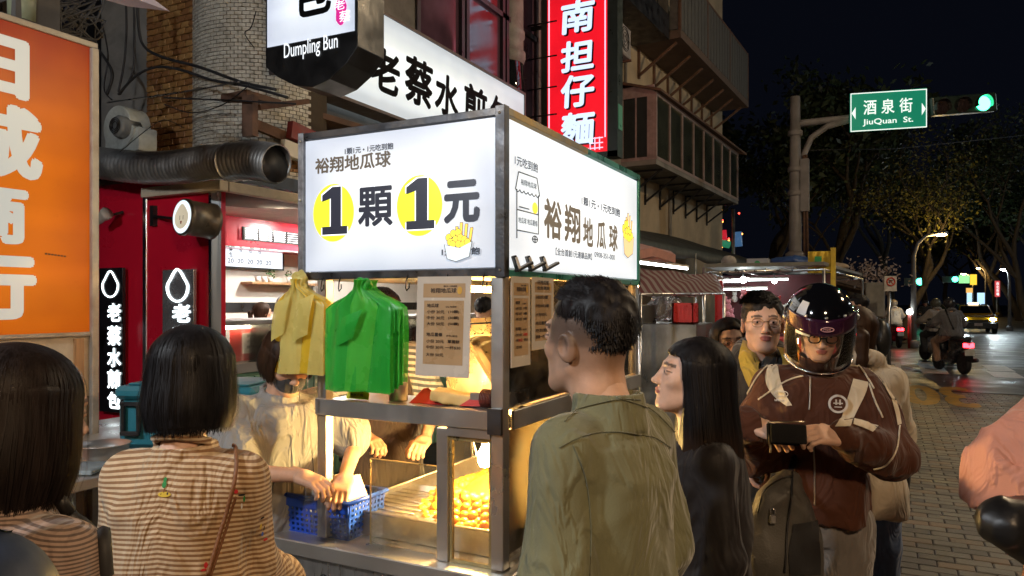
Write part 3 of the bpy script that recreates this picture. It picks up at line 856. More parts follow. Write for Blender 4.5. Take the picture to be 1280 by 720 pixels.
for i in range(36):
    a = i / 36 * 2 * math.pi; r_ = .088 * (1 - .0 * math.sin(a)); x_ = r_ * math.sin(a); y_ = -r_ * math.cos(a) * .88 - .008
    if y_ > .03: x_ *= 1 - (y_ - .03) * 7; y_ = y_ + (y_ - .03) * .55
    vs.append((x_, y_, .007))
b.add(vs, [tuple(range(36))], T=T); b.build('bun_drawing', E('bun_tint', (.62, .55, .40), .42, base=(.5, .45, .35)), rs)
b = MB()
for sx_ in (-.02, .022): b.add([(sx_, .008, .009), (sx_ + .005, .008, .009), (sx_ + .005, -.022, .009), (sx_, -.022, .009)], [(0, 1, 2, 3)], T=T)
b.build('bun_eyes', INK, rs)
b = MB(); b.add([(-.012, -.03, .009), (.012, -.03, .009), (.006, -.052, .009), (-.004, -.052, .009)], [(3, 2, 1, 0)], T=T); b.build('bun_mouth', M('red_print', (.5, .06, .04), .5), rs)
b = MB(); wq = onY(192, 270, 3.86); b.bar(T @ Vector((-.12, 0, -.1)), wq, .02, .02); b.bb(wq.x - .02, wq.x + .02, 3.84, 3.88, wq.z - .08, wq.z + .08); b.build('bracket', BLK, rs)
# two vertical plaques
def plaque(l, r_, t, bt, Y, label, body, tl, tr, rows, gloss):
    pm = (l + r_) / 2
    x0, x1, z0, z1 = recY(l, r_, pm, t, bt, Y)
    th_ = thing('vertical_sign', label, 'sign', ((x0 + x1) / 2, Y, (z0 + z1) / 2))
    b = MB(); b.bb(x0, x1, Y - .03, Y, z0, z1, ch=.004); b.build('plate', gloss, th_)
    bp = [th_]
    b = MB(); cxp = (x0 + x1) / 2
    cz = onY(pm, rows[0], Y).z; k = (x1 - x0) * .33
    path = []
    for i in range(25):
        a = math.pi / 2 + (i / 24) * 2 * math.pi * .97; y_ = math.sin(a); x_ = math.cos(a) * (1 if y_ < .2 else 1 - (y_ - .2) * .55)
        path.append((cxp + x_ * k, Y - .034, cz + (y_ * .95 + (max(0, y_ - .5)) * .5) * k))
    b.tube(path, k * .075, 6); b.build('bun_outline', WHITE_E, th_)
    b = MB()
    for ch_, (a_, e_) in zip(body, rows[1:]): txY(b, ch_, tl, tr, pm, a_, e_, Y - .036, bold=.035)
    b.build('lettering', WHITE_E, th_)
    return th_
plaque(128, 157.5, 335, 515, 3.86, 'black vertical sign with lit white characters on the left red panel', '老蔡水煎包', 134, 151, [357, (379, 402), (407, 432), (435, 459), (462, 486), (490, 511)], M('black_gloss_plate', (.012, .012, .014), .12, bump=0, coat=.5))
plaque(207, 246, 337, 530, 3.84, 'mirror polished vertical sign behind the bobbed hair woman', '老蔡水煎包', 215, 237, [359, (380, 403), (408, 432), (436, 460), (463, 487), (491, 512)], M('mirror_plate', (.6, .6, .62), .22, .8, var=.1, bump=0))
# menu board inside the shop
y0_, y1_, z0_, z1_ = recX(268, 353, 310, 291, 334, -6.93)
mb_ = thing('menu_board', 'white lit menu board high on the back wall of the dumpling shop', 'menu board', (-6.93, y0_, z0_))
b = MB(); b.bb(-6.99, -6.93, y0_ - .3, y1_, z0_, z1_); b.build('light_panel', E('menu_sheet', (.85, .92, 1), .75, .85), mb_)
b = MB(); b.bb(-6.995, -6.92, y0_ - .32, y1_ + .02, z1_, z1_ + .02); b.bb(-6.995, -6.92, y0_ - .32, y1_ + .02, z0_ - .02, z0_); b.bb(-6.995, -6.92, y1_, y1_ + .02, z0_, z1_); b.build('frame', BLK, mb_)
b = MB(); W_ = (y1_ - y0_) / 7.2
for i, s_ in enumerate(('鮮肉包', '高麗菜包', '韭菜包', '水煎包', '豆沙包', '花捲')):
    yy = y0_ + .06 + i * W_; hh = .065 * len(s_)
    text_into(b, s_, (-6.926, yy, z1_ - .05 - hh), (0, 1, 0), (0, 0, 1), .055, hh, .02, vertical=True)
    text_into(b, '20', (-6.926, yy - .02, z0_ + .04), (0, 1, 0), (0, 0, 1), .09, .055, .01)
b.build('lettering', INK, mb_)
# pots on the shelf
LEAF = M('leaf_green', (.05, .12, .03), .6, var=.4)
for k, px_ in enumerate((338, 362)):
    q = onX(px_, 350, -6.88); zt = s0.z + .002
    pt_ = thing('potted_plant', ['small leafy plant in a white pot mid shelf in the shop', 'small plant in a white pot at the right end of the shop shelf'][k], 'plant', (q.x, q.y, zt))
    b = MB(); b.lathe([(.03, 0), (.045, .07), (.04, .07)], 12, T=Matrix.Translation((q.x, q.y, zt))); b.build('pot', WHITEP, pt_)
    b = MB()
    for i in range(26):
        a = random.random() * 6.28; r_ = random.uniform(.01, .06); z = random.uniform(.05, .15); p = Vector((q.x + r_ * math.cos(a), q.y + r_ * math.sin(a), zt + z)); s_ = .02
        d1 = Vector((random.uniform(-1, 1), random.uniform(-1, 1), random.uniform(0, 1))).normalized() * s_; d2 = d1.orthogonal().normalized() * s_ * .5
        b.add([p - d1, p + d2, p + d1, p - d2], [(0, 1, 2, 3)])
    b.build('foliage', LEAF, pt_)
for k, px_ in enumerate((322, 330)):
    q = onX(px_, 350, -6.88)
    one('cup', WHITEP, 'small white cup on the shop shelf, ' + ('leftmost on it' if k == 0 else 'beside the leafy plant'), 'cup', lambda b: b.lathe([(.025, s0.z + .002), (.035, s0.z + .07), (.03, s0.z + .07)], 12, T=Matrix.Translation((q.x, q.y, 0))))
# glass display counter of the shop
dc = thing('display_counter', 'glass topped display counter with fried buns in the dumpling shop', 'counter', (-4.75, 5.6, 0))
b = MB(); b.bb(-5.3, -4.6, 4.1, 9, 1.05, 1.13, ch=.005); b.bb(-5.3, -4.58, 4.05, 9.05, 1.44, 1.475, ch=.004)
for yy in (4.1, 6.5, 9): b.bb(-4.63, -4.6, yy - .015, yy + .015, 1.13, 1.44)
b.build('steel_frame', STEEL, dc)
b = MB(); b.bb(-5.28, -4.62, 4.12, 8.98, 0, 1.05); body_ = b.build('base', M('dark_green_base', (.10, .22, .16), .5), dc)
b0 = MB(); b0.bb(-.01, .01, -.045, .045, -.5, .5, ch=.004); me_ = b0.mesh('slat'); me_.materials.append(M('green_slat', (.22, .42, .30), .5, var=.15))
for k in range(48):
    o = bpy.data.objects.new('slat', me_); COL.objects.link(o); o.parent = body_; o.location = (.14, 4.17 + k * .1 - 5.6, .52)
b = MB(); b.bb(-4.612, -4.606, 4.12, 6.48, 1.13, 1.44); b.build('glass_pane', GLASS, dc)
b = MB(); b.bb(-4.612, -4.606, 6.52, 8.98, 1.13, 1.44); b.build('glass_pane', GLASS, dc)
b = MB(); b.tube([(-4.68, 4.15, 1.42), (-4.68, 8.95, 1.42)], .012, 8); b.build('warm_tube', E('counter_tube', (1, .85, .6), 30), dc)
BUN = M('fried_bun_crust', (.6, .3, .08), .5, var=.35, scale=20, bump=.3)
b = MB()
for i in range(60):
    for j in range(4): b.sphere((-5.15 + j * .14 + random.uniform(-.02, .02), 4.2 + i * .078, 1.155 + random.uniform(0, .03)), (.045, .045, .035), 8, 6)
b.build('fried_bun_heap', BUN, dc)['kind'] = 'stuff'
q = onX(318, 425, -4.7)
nt2 = thing('price_note', 'white paper note with red edge inside the glass display counter', 'note', tuple(q))
b = MB(); b.bb(-4.7, -4.69, q.y - .26, q.y + .26, 1.14, 1.41); b.build('red_board', M('red_board', (.6, .04, .03), .5), nt2)
b = MB(); b.bb(-4.688, -4.683, q.y - .14, q.y + .14, 1.2, 1.37); b.build('paper', WHITEP, nt2)
b = MB()
for k, s_ in enumerate(('請勿拍打玻璃', '小心燙手', '謝謝')): text_into(b, s_, (-4.68, q.y - .1, 1.33 - k * .045), (0, 1, 0), (0, 0, 1), .2 - k * .03, .026, .01)
b.build('lettering', INK, nt2)

# ------------------------------------------------------------------ orange sign at the left
XO = -3.35
os_ = thing('orange_sign', 'tall orange street sign with white characters at the left edge', 'sign', (XO, 2.2, 0))
yo0, yo1 = onX(-160, 0, XO).y, onX(112, 0, XO).y
zo1 = onX(120, 62, XO).z; zo0 = onX(104, 415, XO).z
ORANGE = EG('orange_lit_sheet', (.30, .022, .006), (1, .235, .002), .31, (0, -.55, 2.0), (99, .95, .95))
ORANGE.node_tree.nodes['Principled BSDF'].inputs['Base Color'].default_value = (.09, .008, .001, 1)
ORANGE.node_tree.nodes['Principled BSDF'].inputs['Specular IOR Level'].default_value = .15
b = MB(); b.bb(XO - .16, XO, yo0, yo1, zo0, zo1); b.build('light_panel', ORANGE, os_)
FR2 = M('worn_sign_frame', (.36, .33, .28), .5, .5, var=.25, scale=8, dirt=.5, dirtcol=(.12, .06, .03))
b = MB(); b.bb(XO - .18, XO + .012, yo0, yo1 + .035, zo1, zo1 + .028); b.bb(XO - .18, XO + .02, yo1, yo1 + .035, .0, zo1); b.bb(XO - .18, XO + .012, yo0, yo1, zo0 - .02, zo0)
b.build('frame', FR2, os_, bevel=.004)
b = MB(); b.bb(XO - .15, XO - .005, yo0, yo1, 1.18, zo0 - .02); b.bb(XO - .15, XO - .02, yo0, yo1, 0, 1.18); b.build('lower_board', CREAM, os_)
b = MB(); b.bb(XO - .12, XO + .005, yo1 - .075, yo1 - .03, .0, zo0 - .03); b.build('wooden_post', WOODP, os_)
b = MB(); OL = E('sign_white_character', (.72, .74, .68), .26, base=(.25, .25, .22))
for ch_, t, bt, w0, w1 in (('日', 48, 124, -62, 37), ('城', 132, 224, -78, 54), ('商', 228, 306, -66, 36), ('行', 315, 400, -72, 46)):
    y0_, y1_, z0_, z1_ = recX(w0, w1, 20, t, bt, XO + .006)
    text_into(b, ch_, (XO + .006, y0_, z0_), (0, 1, 0), (0, 0, 1), y1_ - y0_, z1_ - z0_, .05)
b.build('lettering', OL, os_)
q = onX(70, 318, XO)
b = MB()
for k in range(7): b.bb(XO + .001, XO + .003, q.y - .05 + k * .014, q.y - .04 + k * .014, q.z - .004 - k * .001, q.z + .004 - k * .0012)
b.build('scuff_mark', M('scuff', (.1, .04, .02), .8), os_)
# junk and wires on top of the orange sign, white gusset overhead
one('canvas_corner', M('pale_canvas', (.5, .45, .5), .8, sheen=.2), 'pale canvas awning corner hanging in at the top left', 'awning',
    lambda b: b.add([PT(118, -20, 2.9), PT(175, -14, 3.0), PT(212, 14, 3.1), PT(160, 8, 3.05), PT(118, -4, 2.95), PT(150, -60, 3.1)], [(0, 4, 3, 2), (0, 2, 1), (0, 1, 5)]))
one('cable_nest', RUBB, 'tangle of old dark wires lying on top of the orange sign', 'cables',
    lambda b: [b.tube(lerp_path([(random.uniform(-20, 130), random.uniform(-5, 55)) for _ in range(5)], 20, lambda c: onX(c[0], c[1], XO - .25 - random.random() * .01)), random.uniform(.003, .008), 5) for k in range(26)], kind='stuff')
one('rooftop_junk', M('junk_dark', (.06, .055, .05), .8, var=.5, scale=6), 'dark crates and boards piled behind the top of the orange sign', 'crate',
    lambda b: (b.bb(-3.9, -3.55, 1.6, 1.9, 2.88, 3.0), b.bb(-3.8, -3.5, 1.95, 2.15, 2.88, 3.06)))
one('round_tin', M('dull_green_tin', (.2, .22, .14), .5), 'dull green tin standing on the orange sign at far left', 'tin', lambda b: b.lathe([(.06, 0), (.062, .12), (.05, .13)], 16, T=Matrix.Translation(onX(28, 22, XO - .2) + Vector((0, 0, -.02)))))
# triangular pennant, wall spotlight
q = onY(117, 415, 3.7)
one('paper_pennant', M('pale_pennant', (.6, .5, .52), .7), 'small pale triangular pennant beside the orange sign post', 'pennant', lambda b: b.add([q + Vector((-.05, 0, .06)), q + Vector((.06, 0, .05)), q + Vector((0, 0, -.14)), q + Vector((0, .01, -.1))], [(0, 2, 1), (0, 3, 1)]))
q = onY(128, 272, 3.72)
sp_ = thing('spotlight', 'small white spotlight clamped on the left red panel', 'spotlight', tuple(q))
b = MB(); T = Matrix.Translation(q) @ Matrix.Rotation(R(60), 4, 'Y'); b.lathe([(.02, -.07), (.03, -.05), (.034, .0), (.05, .05), (.05, .07)], 14, T=T); b.build('shade', M('old_white_plastic', (.5, .45, .38), .5, dirt=.5), sp_)
b = MB(); b.bar(q, q + Vector((.02, .16, .06)), .02, .02); b.build('clamp', BLK, sp_)
# ================================================================== red noodle sign, apartment building
Yr = 9.8
x0, x1 = onY(680, 0, Yr).x, onY(763, 0, Yr).x
z0 = onY(760, 193, Yr).z; z1 = z0 + 4.2
rn = thing('noodle_sign', 'tall red lit projecting sign with white noodle shop characters', 'sign', ((x0 + x1) / 2, Yr, z0))
b = MB(); b.bb(x0 + .05, x1 - .05, Yr + .006, Yr + .244, z0 + .05, z1 - .05); b.build('light_panel', E('red_sign_sheet', (.85, .008, .02), .55, .75, 1.2), rn)
b = MB()
b.bb(x0 - .05, x0 + .05, Yr + .01, Yr + .24, z0 - .03, z1); b.bb(x1 - .05, x1 + .1, Yr + .01, Yr + .24, z0 - .03, z1); b.bb(x0 - .05, x1 + .1, Yr + .01, Yr + .24, z0 - .03, z0 + .05); b.build('case', M('dark_green_case', (.03, .04, .035), .4), rn)
b = MB()
for yy in (Yr + .001, Yr + .244):
    i0, i1 = x0 + .07, x1 - .07
    for (a, e, c_, d_) in ((i0, i0 + .018, z0 + .1, z1), (i1 - .018, i1, z0 + .25, z1), (i0, i1 - .25, z0 + .1, z0 + .118)): b.bb(a, e, yy, yy + .005, c_, d_)
    for k in range(3): b.bb(i1 - .24 + k * .07, i1 - .225 + k * .07, yy, yy + .005, z0 + .08, z0 + .26)
    for k in range(3): b.bb(i1 - .24, i1 - .04, yy - .001 if yy < 10 else yy + .001, yy + .004, z0 + .1 + k * .07, z0 + .115 + k * .07)
b.build('border_line', E('pink_border', (.95, .45, .6), .8), rn)
b = MB()
for ch_, t, bt in (('台', -62, -8), ('南', 0, 41), ('担', 50, 89), ('仔', 93, 134), ('麵', 140, 182)):
    xa, xb, za_, zb_ = recY(700, 742, 721, t, bt, Yr)
    text_into(b, ch_, (xa, Yr - .002, za_), (1, 0, 0), (0, 0, 1), xb - xa, zb_ - za_, .035, mi=0, slant=.05)
    text_into(b, ch_, (xb, Yr + .256, za_), (-1, 0, 0), (0, 0, 1), xb - xa, zb_ - za_, .035, mi=0)
b.build('lettering', E('pale_blue_letter', (.62, .75, 1.0), .62), rn)
b = MB()
for ch_, t, bt in (('南', 0, 41), ('担', 50, 89), ('仔', 93, 134), ('麵', 140, 182)):
    xa, xb, za_, zb_ = recY(702, 744, 721, t + 2, bt + 2, Yr)
    text_into(b, ch_, (xa, Yr + .002, za_), (1, 0, 0), (0, 0, 1), xb - xa, zb_ - za_, .045, slant=.05)
b.build('letter_outline', M('dark_red_outline', (.03, .004, .01), .4), rn)
b = MB(); b.bar((x0, Yr + .12, z0 + .4), (-4.7, Yr + .12, z0 + .4), .05, .05); b.bar((x0, Yr + .12, z0 + 2), (-4.7, Yr + .12, z0 + 2), .05, .05); b.build('bracket', BLK, rn)
b = MB(); b.bb(x1 + .102, x1 + .11, Yr + .03, Yr + .2, z0 + .35, z0 + .7); b.build('green_sticker', M('mint_plastic', (.1, .35, .25), .4), rn)

ax0, ay0 = cw(2.14, 14.79)
apt = thing('apartment_building', 'beige old apartment building with glazed bay and balcony at the street corner', 'building', (ax0, ay0, 0), -R(3.05))
def ab(name, mats, fn, parent=None, **k):
    b = MB(); fn(b); return b.build(name, mats, parent or apt, local=True, **k)
ab('wall', [BEIGE], lambda b: (b.bb(-8, 0, -2.4, 8.3, 0, 15), b.bb(-3, -.35, -4.0, -2.4, 2.5, 15)))
WFR = M('pinkish_aluminium_frame', (.40, .30, .28), .45, .3, dirt=.4)
bay = ab('bay', CONC, lambda b: (b.bb(0.002, .787, 0, 6.9, 4.33, 4.43), b.bb(0.002, .25, 0.05, 6.8, 4.43, 4.5)))
ab('bay_roof', RUST, lambda b: b.add([(0, -.06, 6.05), (.9, -.06, 5.78), (.95, 7.2, 5.78), (0, 7.2, 6.05), (0, -.06, 6.0), (.9, -.06, 5.73), (.95, 7.2, 5.73), (0, 7.2, 6.0)], [(0, 1, 2, 3), (7, 6, 5, 4), (0, 4, 5, 1), (1, 5, 6, 2), (2, 6, 7, 3)]))
def fr(b):
    for k in range(9):
        y = .03 + k * 6.84 / 8; b.bb(.74, .79, y - .028, y + .028, 4.43, 5.75)
    b.bb(.735, .795, 0, 6.9, 4.43, 4.49); b.bb(.735, .795, 0, 6.9, 5.68, 5.75)
    b.bb(0.01, .74, 0, .05, 4.43, 4.49); b.bb(0.01, .74, 0, .05, 5.68, 5.9); b.bb(.01, .10, -.005, .05, 4.49, 5.68); b.bb(.60, .74, -.005, .05, 4.49, 5.68); b.bb(.35, .38, .0, .04, 4.49, 5.68)
ab('bay_frame', WFR, fr)
OLIVEG = M('dull_olive_window_glass', (.035, .04, .028), .09, var=.4, scale=1.5, bump=0, spec=.9)
for k in range(8):
    y = .06 + k * 6.84 / 8; ab('pane', OLIVEG, lambda b: b.bb(.76, .77, y, y + .8, 4.49, 5.68))
ab('pane', DARKG, lambda b: b.bb(.1, .35, .015, .025, 4.49, 5.68)); ab('pane', DARKG, lambda b: b.bb(.38, .6, .015, .025, 4.49, 5.68))
for k in range(7):
    y = .5 + k * 1.0
    ab('bay_bracket', BLK, lambda b: (b.bar((.01, y, 3.8), (.72, y, 4.31), .04, .04), b.bar((.03, y, 3.75), (.03, y, 4.32), .04, .04), b.bar((.01, y, 4.3), (.75, y, 4.3), .04, .04)))
DECK = M('weathered_deck_edge', (.13, .09, .07), .8, dirt=.6)
ab('balcony_deck', DECK, lambda b: (b.bb(0.002, 1.0, .9, 7.2, 7.05, 7.22)))
PLANK = M('grey_railing_board', (.10, .10, .095), .7, var=.3)
for k in range(24):
    y = .93 + k * .262; ab('railing_board', PLANK, lambda b: b.bb(.97, .99, y, y + .225, 7.24, 8.5 + random.uniform(-.01, .01)))
for k in range(4):
    x = .04 + k * .24; ab('railing_board', PLANK, lambda b: b.bb(x, x + .21, .91, .93, 7.24, 8.5))
ab('railing_frame', RUST, lambda b: [b.bb(.95, 1.0, y - .03, y + .03, 7.22, 8.56) for y in (.93, 3.0, 5.1, 7.17)] + [b.bb(.955, .995, .9, 7.2, 8.5, 8.55)])
for k in range(7):
    y = 1.1 + k * .98
    ab('balcony_bracket', RUST, lambda b: (b.bar((.01, y, 6.45), (.85, y, 7.03), .05, .05), b.bar((.03, y, 6.4), (.03, y, 7.03), .05, .05)))
ab('side_balcony', BLK, lambda b: (b.bb(.002, .8, -1.6, .8, 7.0, 7.5), b.bb(.002, .75, -1.7, -.2, 7.9, 8.1), b.bb(.1, .12, -1.5, -1.4, 7.5, 9)), bevel=.01)
acu = thing('air_conditioner', 'air conditioner unit with fan on the beige wall beside the red sign', 'air conditioner', (0, 0, 0))
acu.parent = None
acu.location = apt.location + Vector((.3, -1.1, 6.2)); WM[acu.name] = Matrix.Translation(acu.location)
b = MB(); b.bb(-.2, .2, -.35, .35, 0, .55, ch=.02); b.build('case', M('ac_white', (.35, .33, .33), .5, dirt=.4), acu, local=True)
b = MB(); [b.tube([(.205, r_ * math.cos(a / 16 * 6.2832), .28 + r_ * math.sin(a / 16 * 6.2832)) for a in range(17)], .006, 5) for r_ in (.06, .12, .18, .22)]; b.build('fan_guard', BLK, acu, local=True)
b = MB(); b.bar((-.3, -.3, -.03), (.22, -.3, -.03), .04, .04); b.bar((-.3, .3, -.03), (.22, .3, -.03), .04, .04); b.build('bracket', RUST, acu, local=True)
ab('stain_pipe', CONC, lambda b: (b.tube([(.04, .3, 5.9), (.04, .3, 9)], .03, 8), b.tube([(.04, -.6, 3), (.04, -.6, 12)], .04, 8), b.tube([(.04, 3.2, 0), (.04, 3.2, 4.3)], .04, 8)))
ab('orange_band', M('ochre_band', (.3, .12, .03), .8), lambda b: b.bb(0.002, .01, -2.3, .0, 6.15, 6.35))
for k, (y, z) in enumerate(((1.5, 8.6), (4.5, 8.6), (2.0, 12))):
    f_ = ab('window', WFR, lambda b: (b.bb(.002, .03, y, y + 1.4, z, z + 1.3)))
    b = MB(); b.bb(.031, .036, y + .06, y + .66, z + .06, z + 1.24); b.bb(.031, .036, y + .72, y + 1.34, z + .06, z + 1.24); b.build('pane', OLIVEG, f_, local=True)
# far row of flats behind, very dark
one('far_building', M('night_facade', (.06, .055, .05), .9, var=.3, scale=.6), 'dark low building set back behind the market stalls', 'building', lambda b: (b.bb(-22, -9, 30, 46, 0, 7)))

# ------------------------------------------------------------------ market stalls along the pavement
TARP = M('dark_green_tarpaulin', (.035, .042, .04), .6, var=.3, scale=1.5, bump=.5, bscale=5, bdist=.03)
def tarp(b, A, B, C, D, sag=.08, n=14, mi=0, th=.012):
    A, B, C, D = map(Vector, (A, B, C, D))
    def fn(u, v):
        p = A.lerp(B, u).lerp(D.lerp(C, u), v); p.z -= sag * 4 * (u * (1 - u)) * (.6 + .4 * math.sin(v * 9)) * 1.0 + .03 * math.sin(u * 13 + v * 7) * .5
        return p
    b.grid(fn, n, n, mi)
cv = thing('canopy', 'large dark tarpaulin canopy sloping off the beige building over stalls', 'canopy', (-3.5, 9, 0))
b = MB(); tarp(b, (-4.6, 6.6, 3.05), (-4.6, 19, 3.25), (-2.5, 19, 2.5), (-2.95, 6.6, 2.42)); b.build('sheet', TARP, cv, solid=.012)
b = MB(); b.grid(lambda u, v: (-2.95 + .45 * u, 6.6 + 12.4 * u, 2.43 + .08 * u - v * (.16 + .03 * math.sin(u * 40))), 60, 2); b.build('valance', TARP, cv, solid=.01)
b = MB()
for (x_, y_) in ((-2.9, 6.7), (-2.75, 12), (-2.55, 18.8)): b.tube([(x_, y_, 0), (x_, y_, 2.42)], .022, 8)
b.build('pole', GALV, cv)
PINKU = M('faded_pink_canvas', (.42, .2, .16), .8, sheen=.2)
um = thing('canvas_umbrella', 'faded pink canvas umbrella under the dark canopy', 'umbrella', (-3.2, 8.2, 0))
b = MB(); c_ = Vector((-3.25, 8.6, 2.5)); n8 = 8
for k in range(n8):
    a, e = 2 * math.pi * k / n8, 2 * math.pi * (k + 1) / n8; r_ = 1.05
    p = c_ + Vector((math.cos(a) * r_, math.sin(a) * r_, -.32)); q = c_ + Vector((math.cos(e) * r_, math.sin(e) * r_, -.32)); m2 = (p + q) / 2 + Vector((0, 0, .07))
    b.add([c_, p, m2, q, p + Vector((0, 0, -.1)), m2 + Vector((0, 0, -.1)), q + Vector((0, 0, -.1))], [(0, 1, 2), (0, 2, 3), (1, 4, 5, 2), (2, 5, 6, 3)])
b.build('canvas', PINKU, um)
b = MB(); b.tube([(-3.25, 8.6, 0), (-3.25, 8.6, 2.5)], .02, 8); b.build('pole', ALU, um)
def tube_light(px0, py0, px1, py1, d0, d1, label, col=None):
    a, e = PT(px0, py0, d0), PT(px1, py1, d1)
    t_ = thing('tube_light', label, 'lamp', tuple(a), group='tube lights hanging in the market stalls')
    b = MB(); b.tube([a, e], .014, 8); b.build('tube', col or TUBE_E, t_)
    b = MB(); b.bar(a + Vector((0, 0, .03)), e + Vector((0, 0, .03)), .05, .025); b.build('batten', WHITEP, t_)
tube_light(790, 327, 859, 336, 8.2, 9.6, 'long white tube light under the pink umbrella')
tube_light(800, 342, 823, 344, 10.6, 10.9, 'short white tube light above the fried food stall')
tube_light(800, 349, 827, 350.5, 11.2, 11.6, 'lower short white tube light above the fried food stall')

# stall A: stainless counter, striped awning
sa = thing('market_stall', 'steel counter stall with a striped awning left of the waiting girls', 'market stall', (-2.6, 9, 0), group='market stalls')
xa = -2.35; 
def xr(px, Y): rx, ry = ray(px); return rx / ry * Y
b = MB(); b.bb(xr(790, 7.7), xr(871, 7.7), 7.7, 8.5, 0.0, onY(840, 405, 7.7).z); b.build('counter', M('greasy_steel_panel', (.25, .25, .24), .38, .85, var=.25, scale=3, dirt=.5), sa, bevel=.008)
STR1 = bpy.data.materials.new('striped_awning'); STR1.use_nodes = True
nt, N, L, P = nodes_of(STR1); tc = N.new('ShaderNodeTexCoord'); wv = N.new('ShaderNodeTexWave'); wv.bands_direction = 'Y'; wv.inputs['Scale'].default_value = 1.3; L.new(tc.outputs['Object'], wv.inputs['Vector'])
r_ = ramp(nt, wv.outputs[0], [(.48, (.12, .03, .035)), (.52, (.24, .21, .20))]); L.new(r_.outputs[0], P.inputs['Base Color']); P.inputs['Roughness'].default_value = .8
b = MB(); A_ = PT(795, 352, 7.6); B_ = PT(895, 352, 10.6); C_ = PT(905, 367, 9.6); D_ = PT(800, 368, 6.9)
A_.z += .15; B_.z += .1
tarp(b, A_, B_, C_, D_, .03, 12); b.build('awning', STR1, sa, solid=.01)
b = MB()
for p in (D_, C_): b.tube([(p.x, p.y, 0), (p.x, p.y, p.z)], .02, 8)
b.tube([D_, C_], .014, 8); b.build('pole', ALU, sa)
q = onY(850, 405, 7.85)
rb = thing('red_basket', 'red plastic basket on the steel stall counter', 'basket', (q.x, 7.95, q.z))
b = MB(); zc = onY(840, 405, 7.7).z + .002
rx0, rx1 = xr(840, 7.8), xr(866, 7.8)
for (u0, u1, v0_, v1_) in ((rx0, rx1, 7.8, 7.82), (rx0, rx1, 8.05, 8.07), (rx0, rx0 + .02, 7.8, 8.07), (rx1 - .02, rx1, 7.8, 8.07)): b.bb(u0, u1, v0_, v1_, zc, zc + .22)
for k in range(5): b.bb(rx0 + .02 + k * .045, rx0 + .035 + k * .045, 7.793, 7.8, zc + .02, zc + .2)
b.bb(rx0, rx1, 7.8, 8.07, zc, zc + .015); b.build('body', M('red_plastic', (.55, .02, .02), .35), rb)
# crumpled clear plastic bag
s_ = SDF(); q2 = Vector((xr(822, 7.85), 8.0, zc + .14)); s_.ell(q2, (.2, .16, .14)).ell(q2 + Vector((.12, 0, .06)), (.12, .12, .12)).ell(q2 + Vector((.0, 0, .1)), (.12, .12, .12))
V_, F_ = s_.mesh(.018, lambda p: (np.abs(vnoise(p, 14, 3) - .5) * .09 + np.abs(vnoise(p, 30, 4) - .5) * .04))
o = link_mesh('plastic_bag', np_mesh('plastic_bag', [(V_, F_)]), None, GL('milky_film', (.8, .8, .82), .12, .22, 1.5, (.75, .75, .78))); setp(o, 'big crumpled clear plastic bag on the steel stall counter', 'bag')
one('steel_pot', STEEL, 'steel pot at the left end of the steel stall counter', 'pot', lambda b: b.lathe([(.11, zc), (.12, zc + .2), (.125, zc + .2), (.11, zc + .19)], 20, T=Matrix.Translation((xr(806, 7.8), 7.85, 0))))
# food stall with warm glow behind it
fs = thing('market_stall', 'warmly lit fried food stall with yellow trays behind the steel counter', 'market stall', (-3.4, 11, 0), group='market stalls')
b = MB(); b.bb(-4.4, -3.2, 10.5, 13, 0, 1.0); b.build('counter', M('yellow_laminate', (.5, .3, .08), .5), fs)
b = MB(); b.bb(-4.55, -4.5, 9, 14, 1.0, 2.3); b.build('back_board', M('yellow_lit_board', (.65, .45, .15), .6, var=.4, scale=5), fs)
b = MB()
for k in range(6): b.bb(-4.2 + .0, -3.3, 10.55 + k * .4, 10.9 + k * .4, 1.002, 1.07)
b.build('tray', STEEL, fs)
b = MB()
for k in range(150): b.sphere((random.uniform(-4.1, -3.35), random.uniform(10.6, 12.9), 1.1 + random.random() * .06), random.uniform(.03, .05), 6, 4)
b.build('fried_food_heap', BUN, fs)['kind'] = 'stuff'
for k, (x_, y_) in enumerate(((-3.7, 10.9), (-3.8, 12.2))):
    lt = thing('hanging_bulb', ['warm bare bulb hanging over the fried food trays, nearer one', 'warm bare bulb hanging over the fried food trays, farther one'][k], 'lamp', (x_, y_, 1.9))
    b = MB(); b.sphere((x_, y_, 1.9), .045); b.build('bulb', E('warm_bulb', (1, .68, .3), 40), lt)
    b = MB(); b.tube([(x_, y_, 1.94), (x_, y_, 2.6)], .005, 5); b.tube([(x_, y_, 1.93), (x_, y_, 1.99)], .02, 8); b.build('socket', BLK, lt)

# stall B: game stall with long roof, LED strips, prizes
sb = thing('market_stall', 'game stall with long low roof, bright white lamps and red prizes', 'market stall', (-1.9, 12, 0), group='market stalls')
ROOFT = M('dull_roof_sheet', (.16, .16, .15), .6, dirt=.5)
zr = PT(950, 345, 12).z
b = MB(); p = [PT(880, 343, 10.5), PT(1030, 338, 11.0), PT(1078, 352, 15.5), PT(930, 350, 15.5)]
zz = 2.12
vs = [(v.x, v.y, zz + (.06 if i in (1, 2) else 0)) for i, v in enumerate(p)]
b.add(vs + [(x_, y_, z_ + .05) for x_, y_, z_ in vs], [(3, 2, 1, 0), (4, 5, 6, 7), (0, 1, 5, 4), (1, 2, 6, 5), (2, 3, 7, 6), (3, 0, 4, 7)]); b.build('roof', ROOFT, sb)
b = MB()
for v in vs: b.tube([(v[0], v[1], 0), (v[0], v[1], zz)], .022, 8)
for i in range(4): b.tube([Vector(vs[i]) - Vector((0, 0, .07)), Vector(vs[(i + 1) % 4]) - Vector((0, 0, .07))], .018, 8)
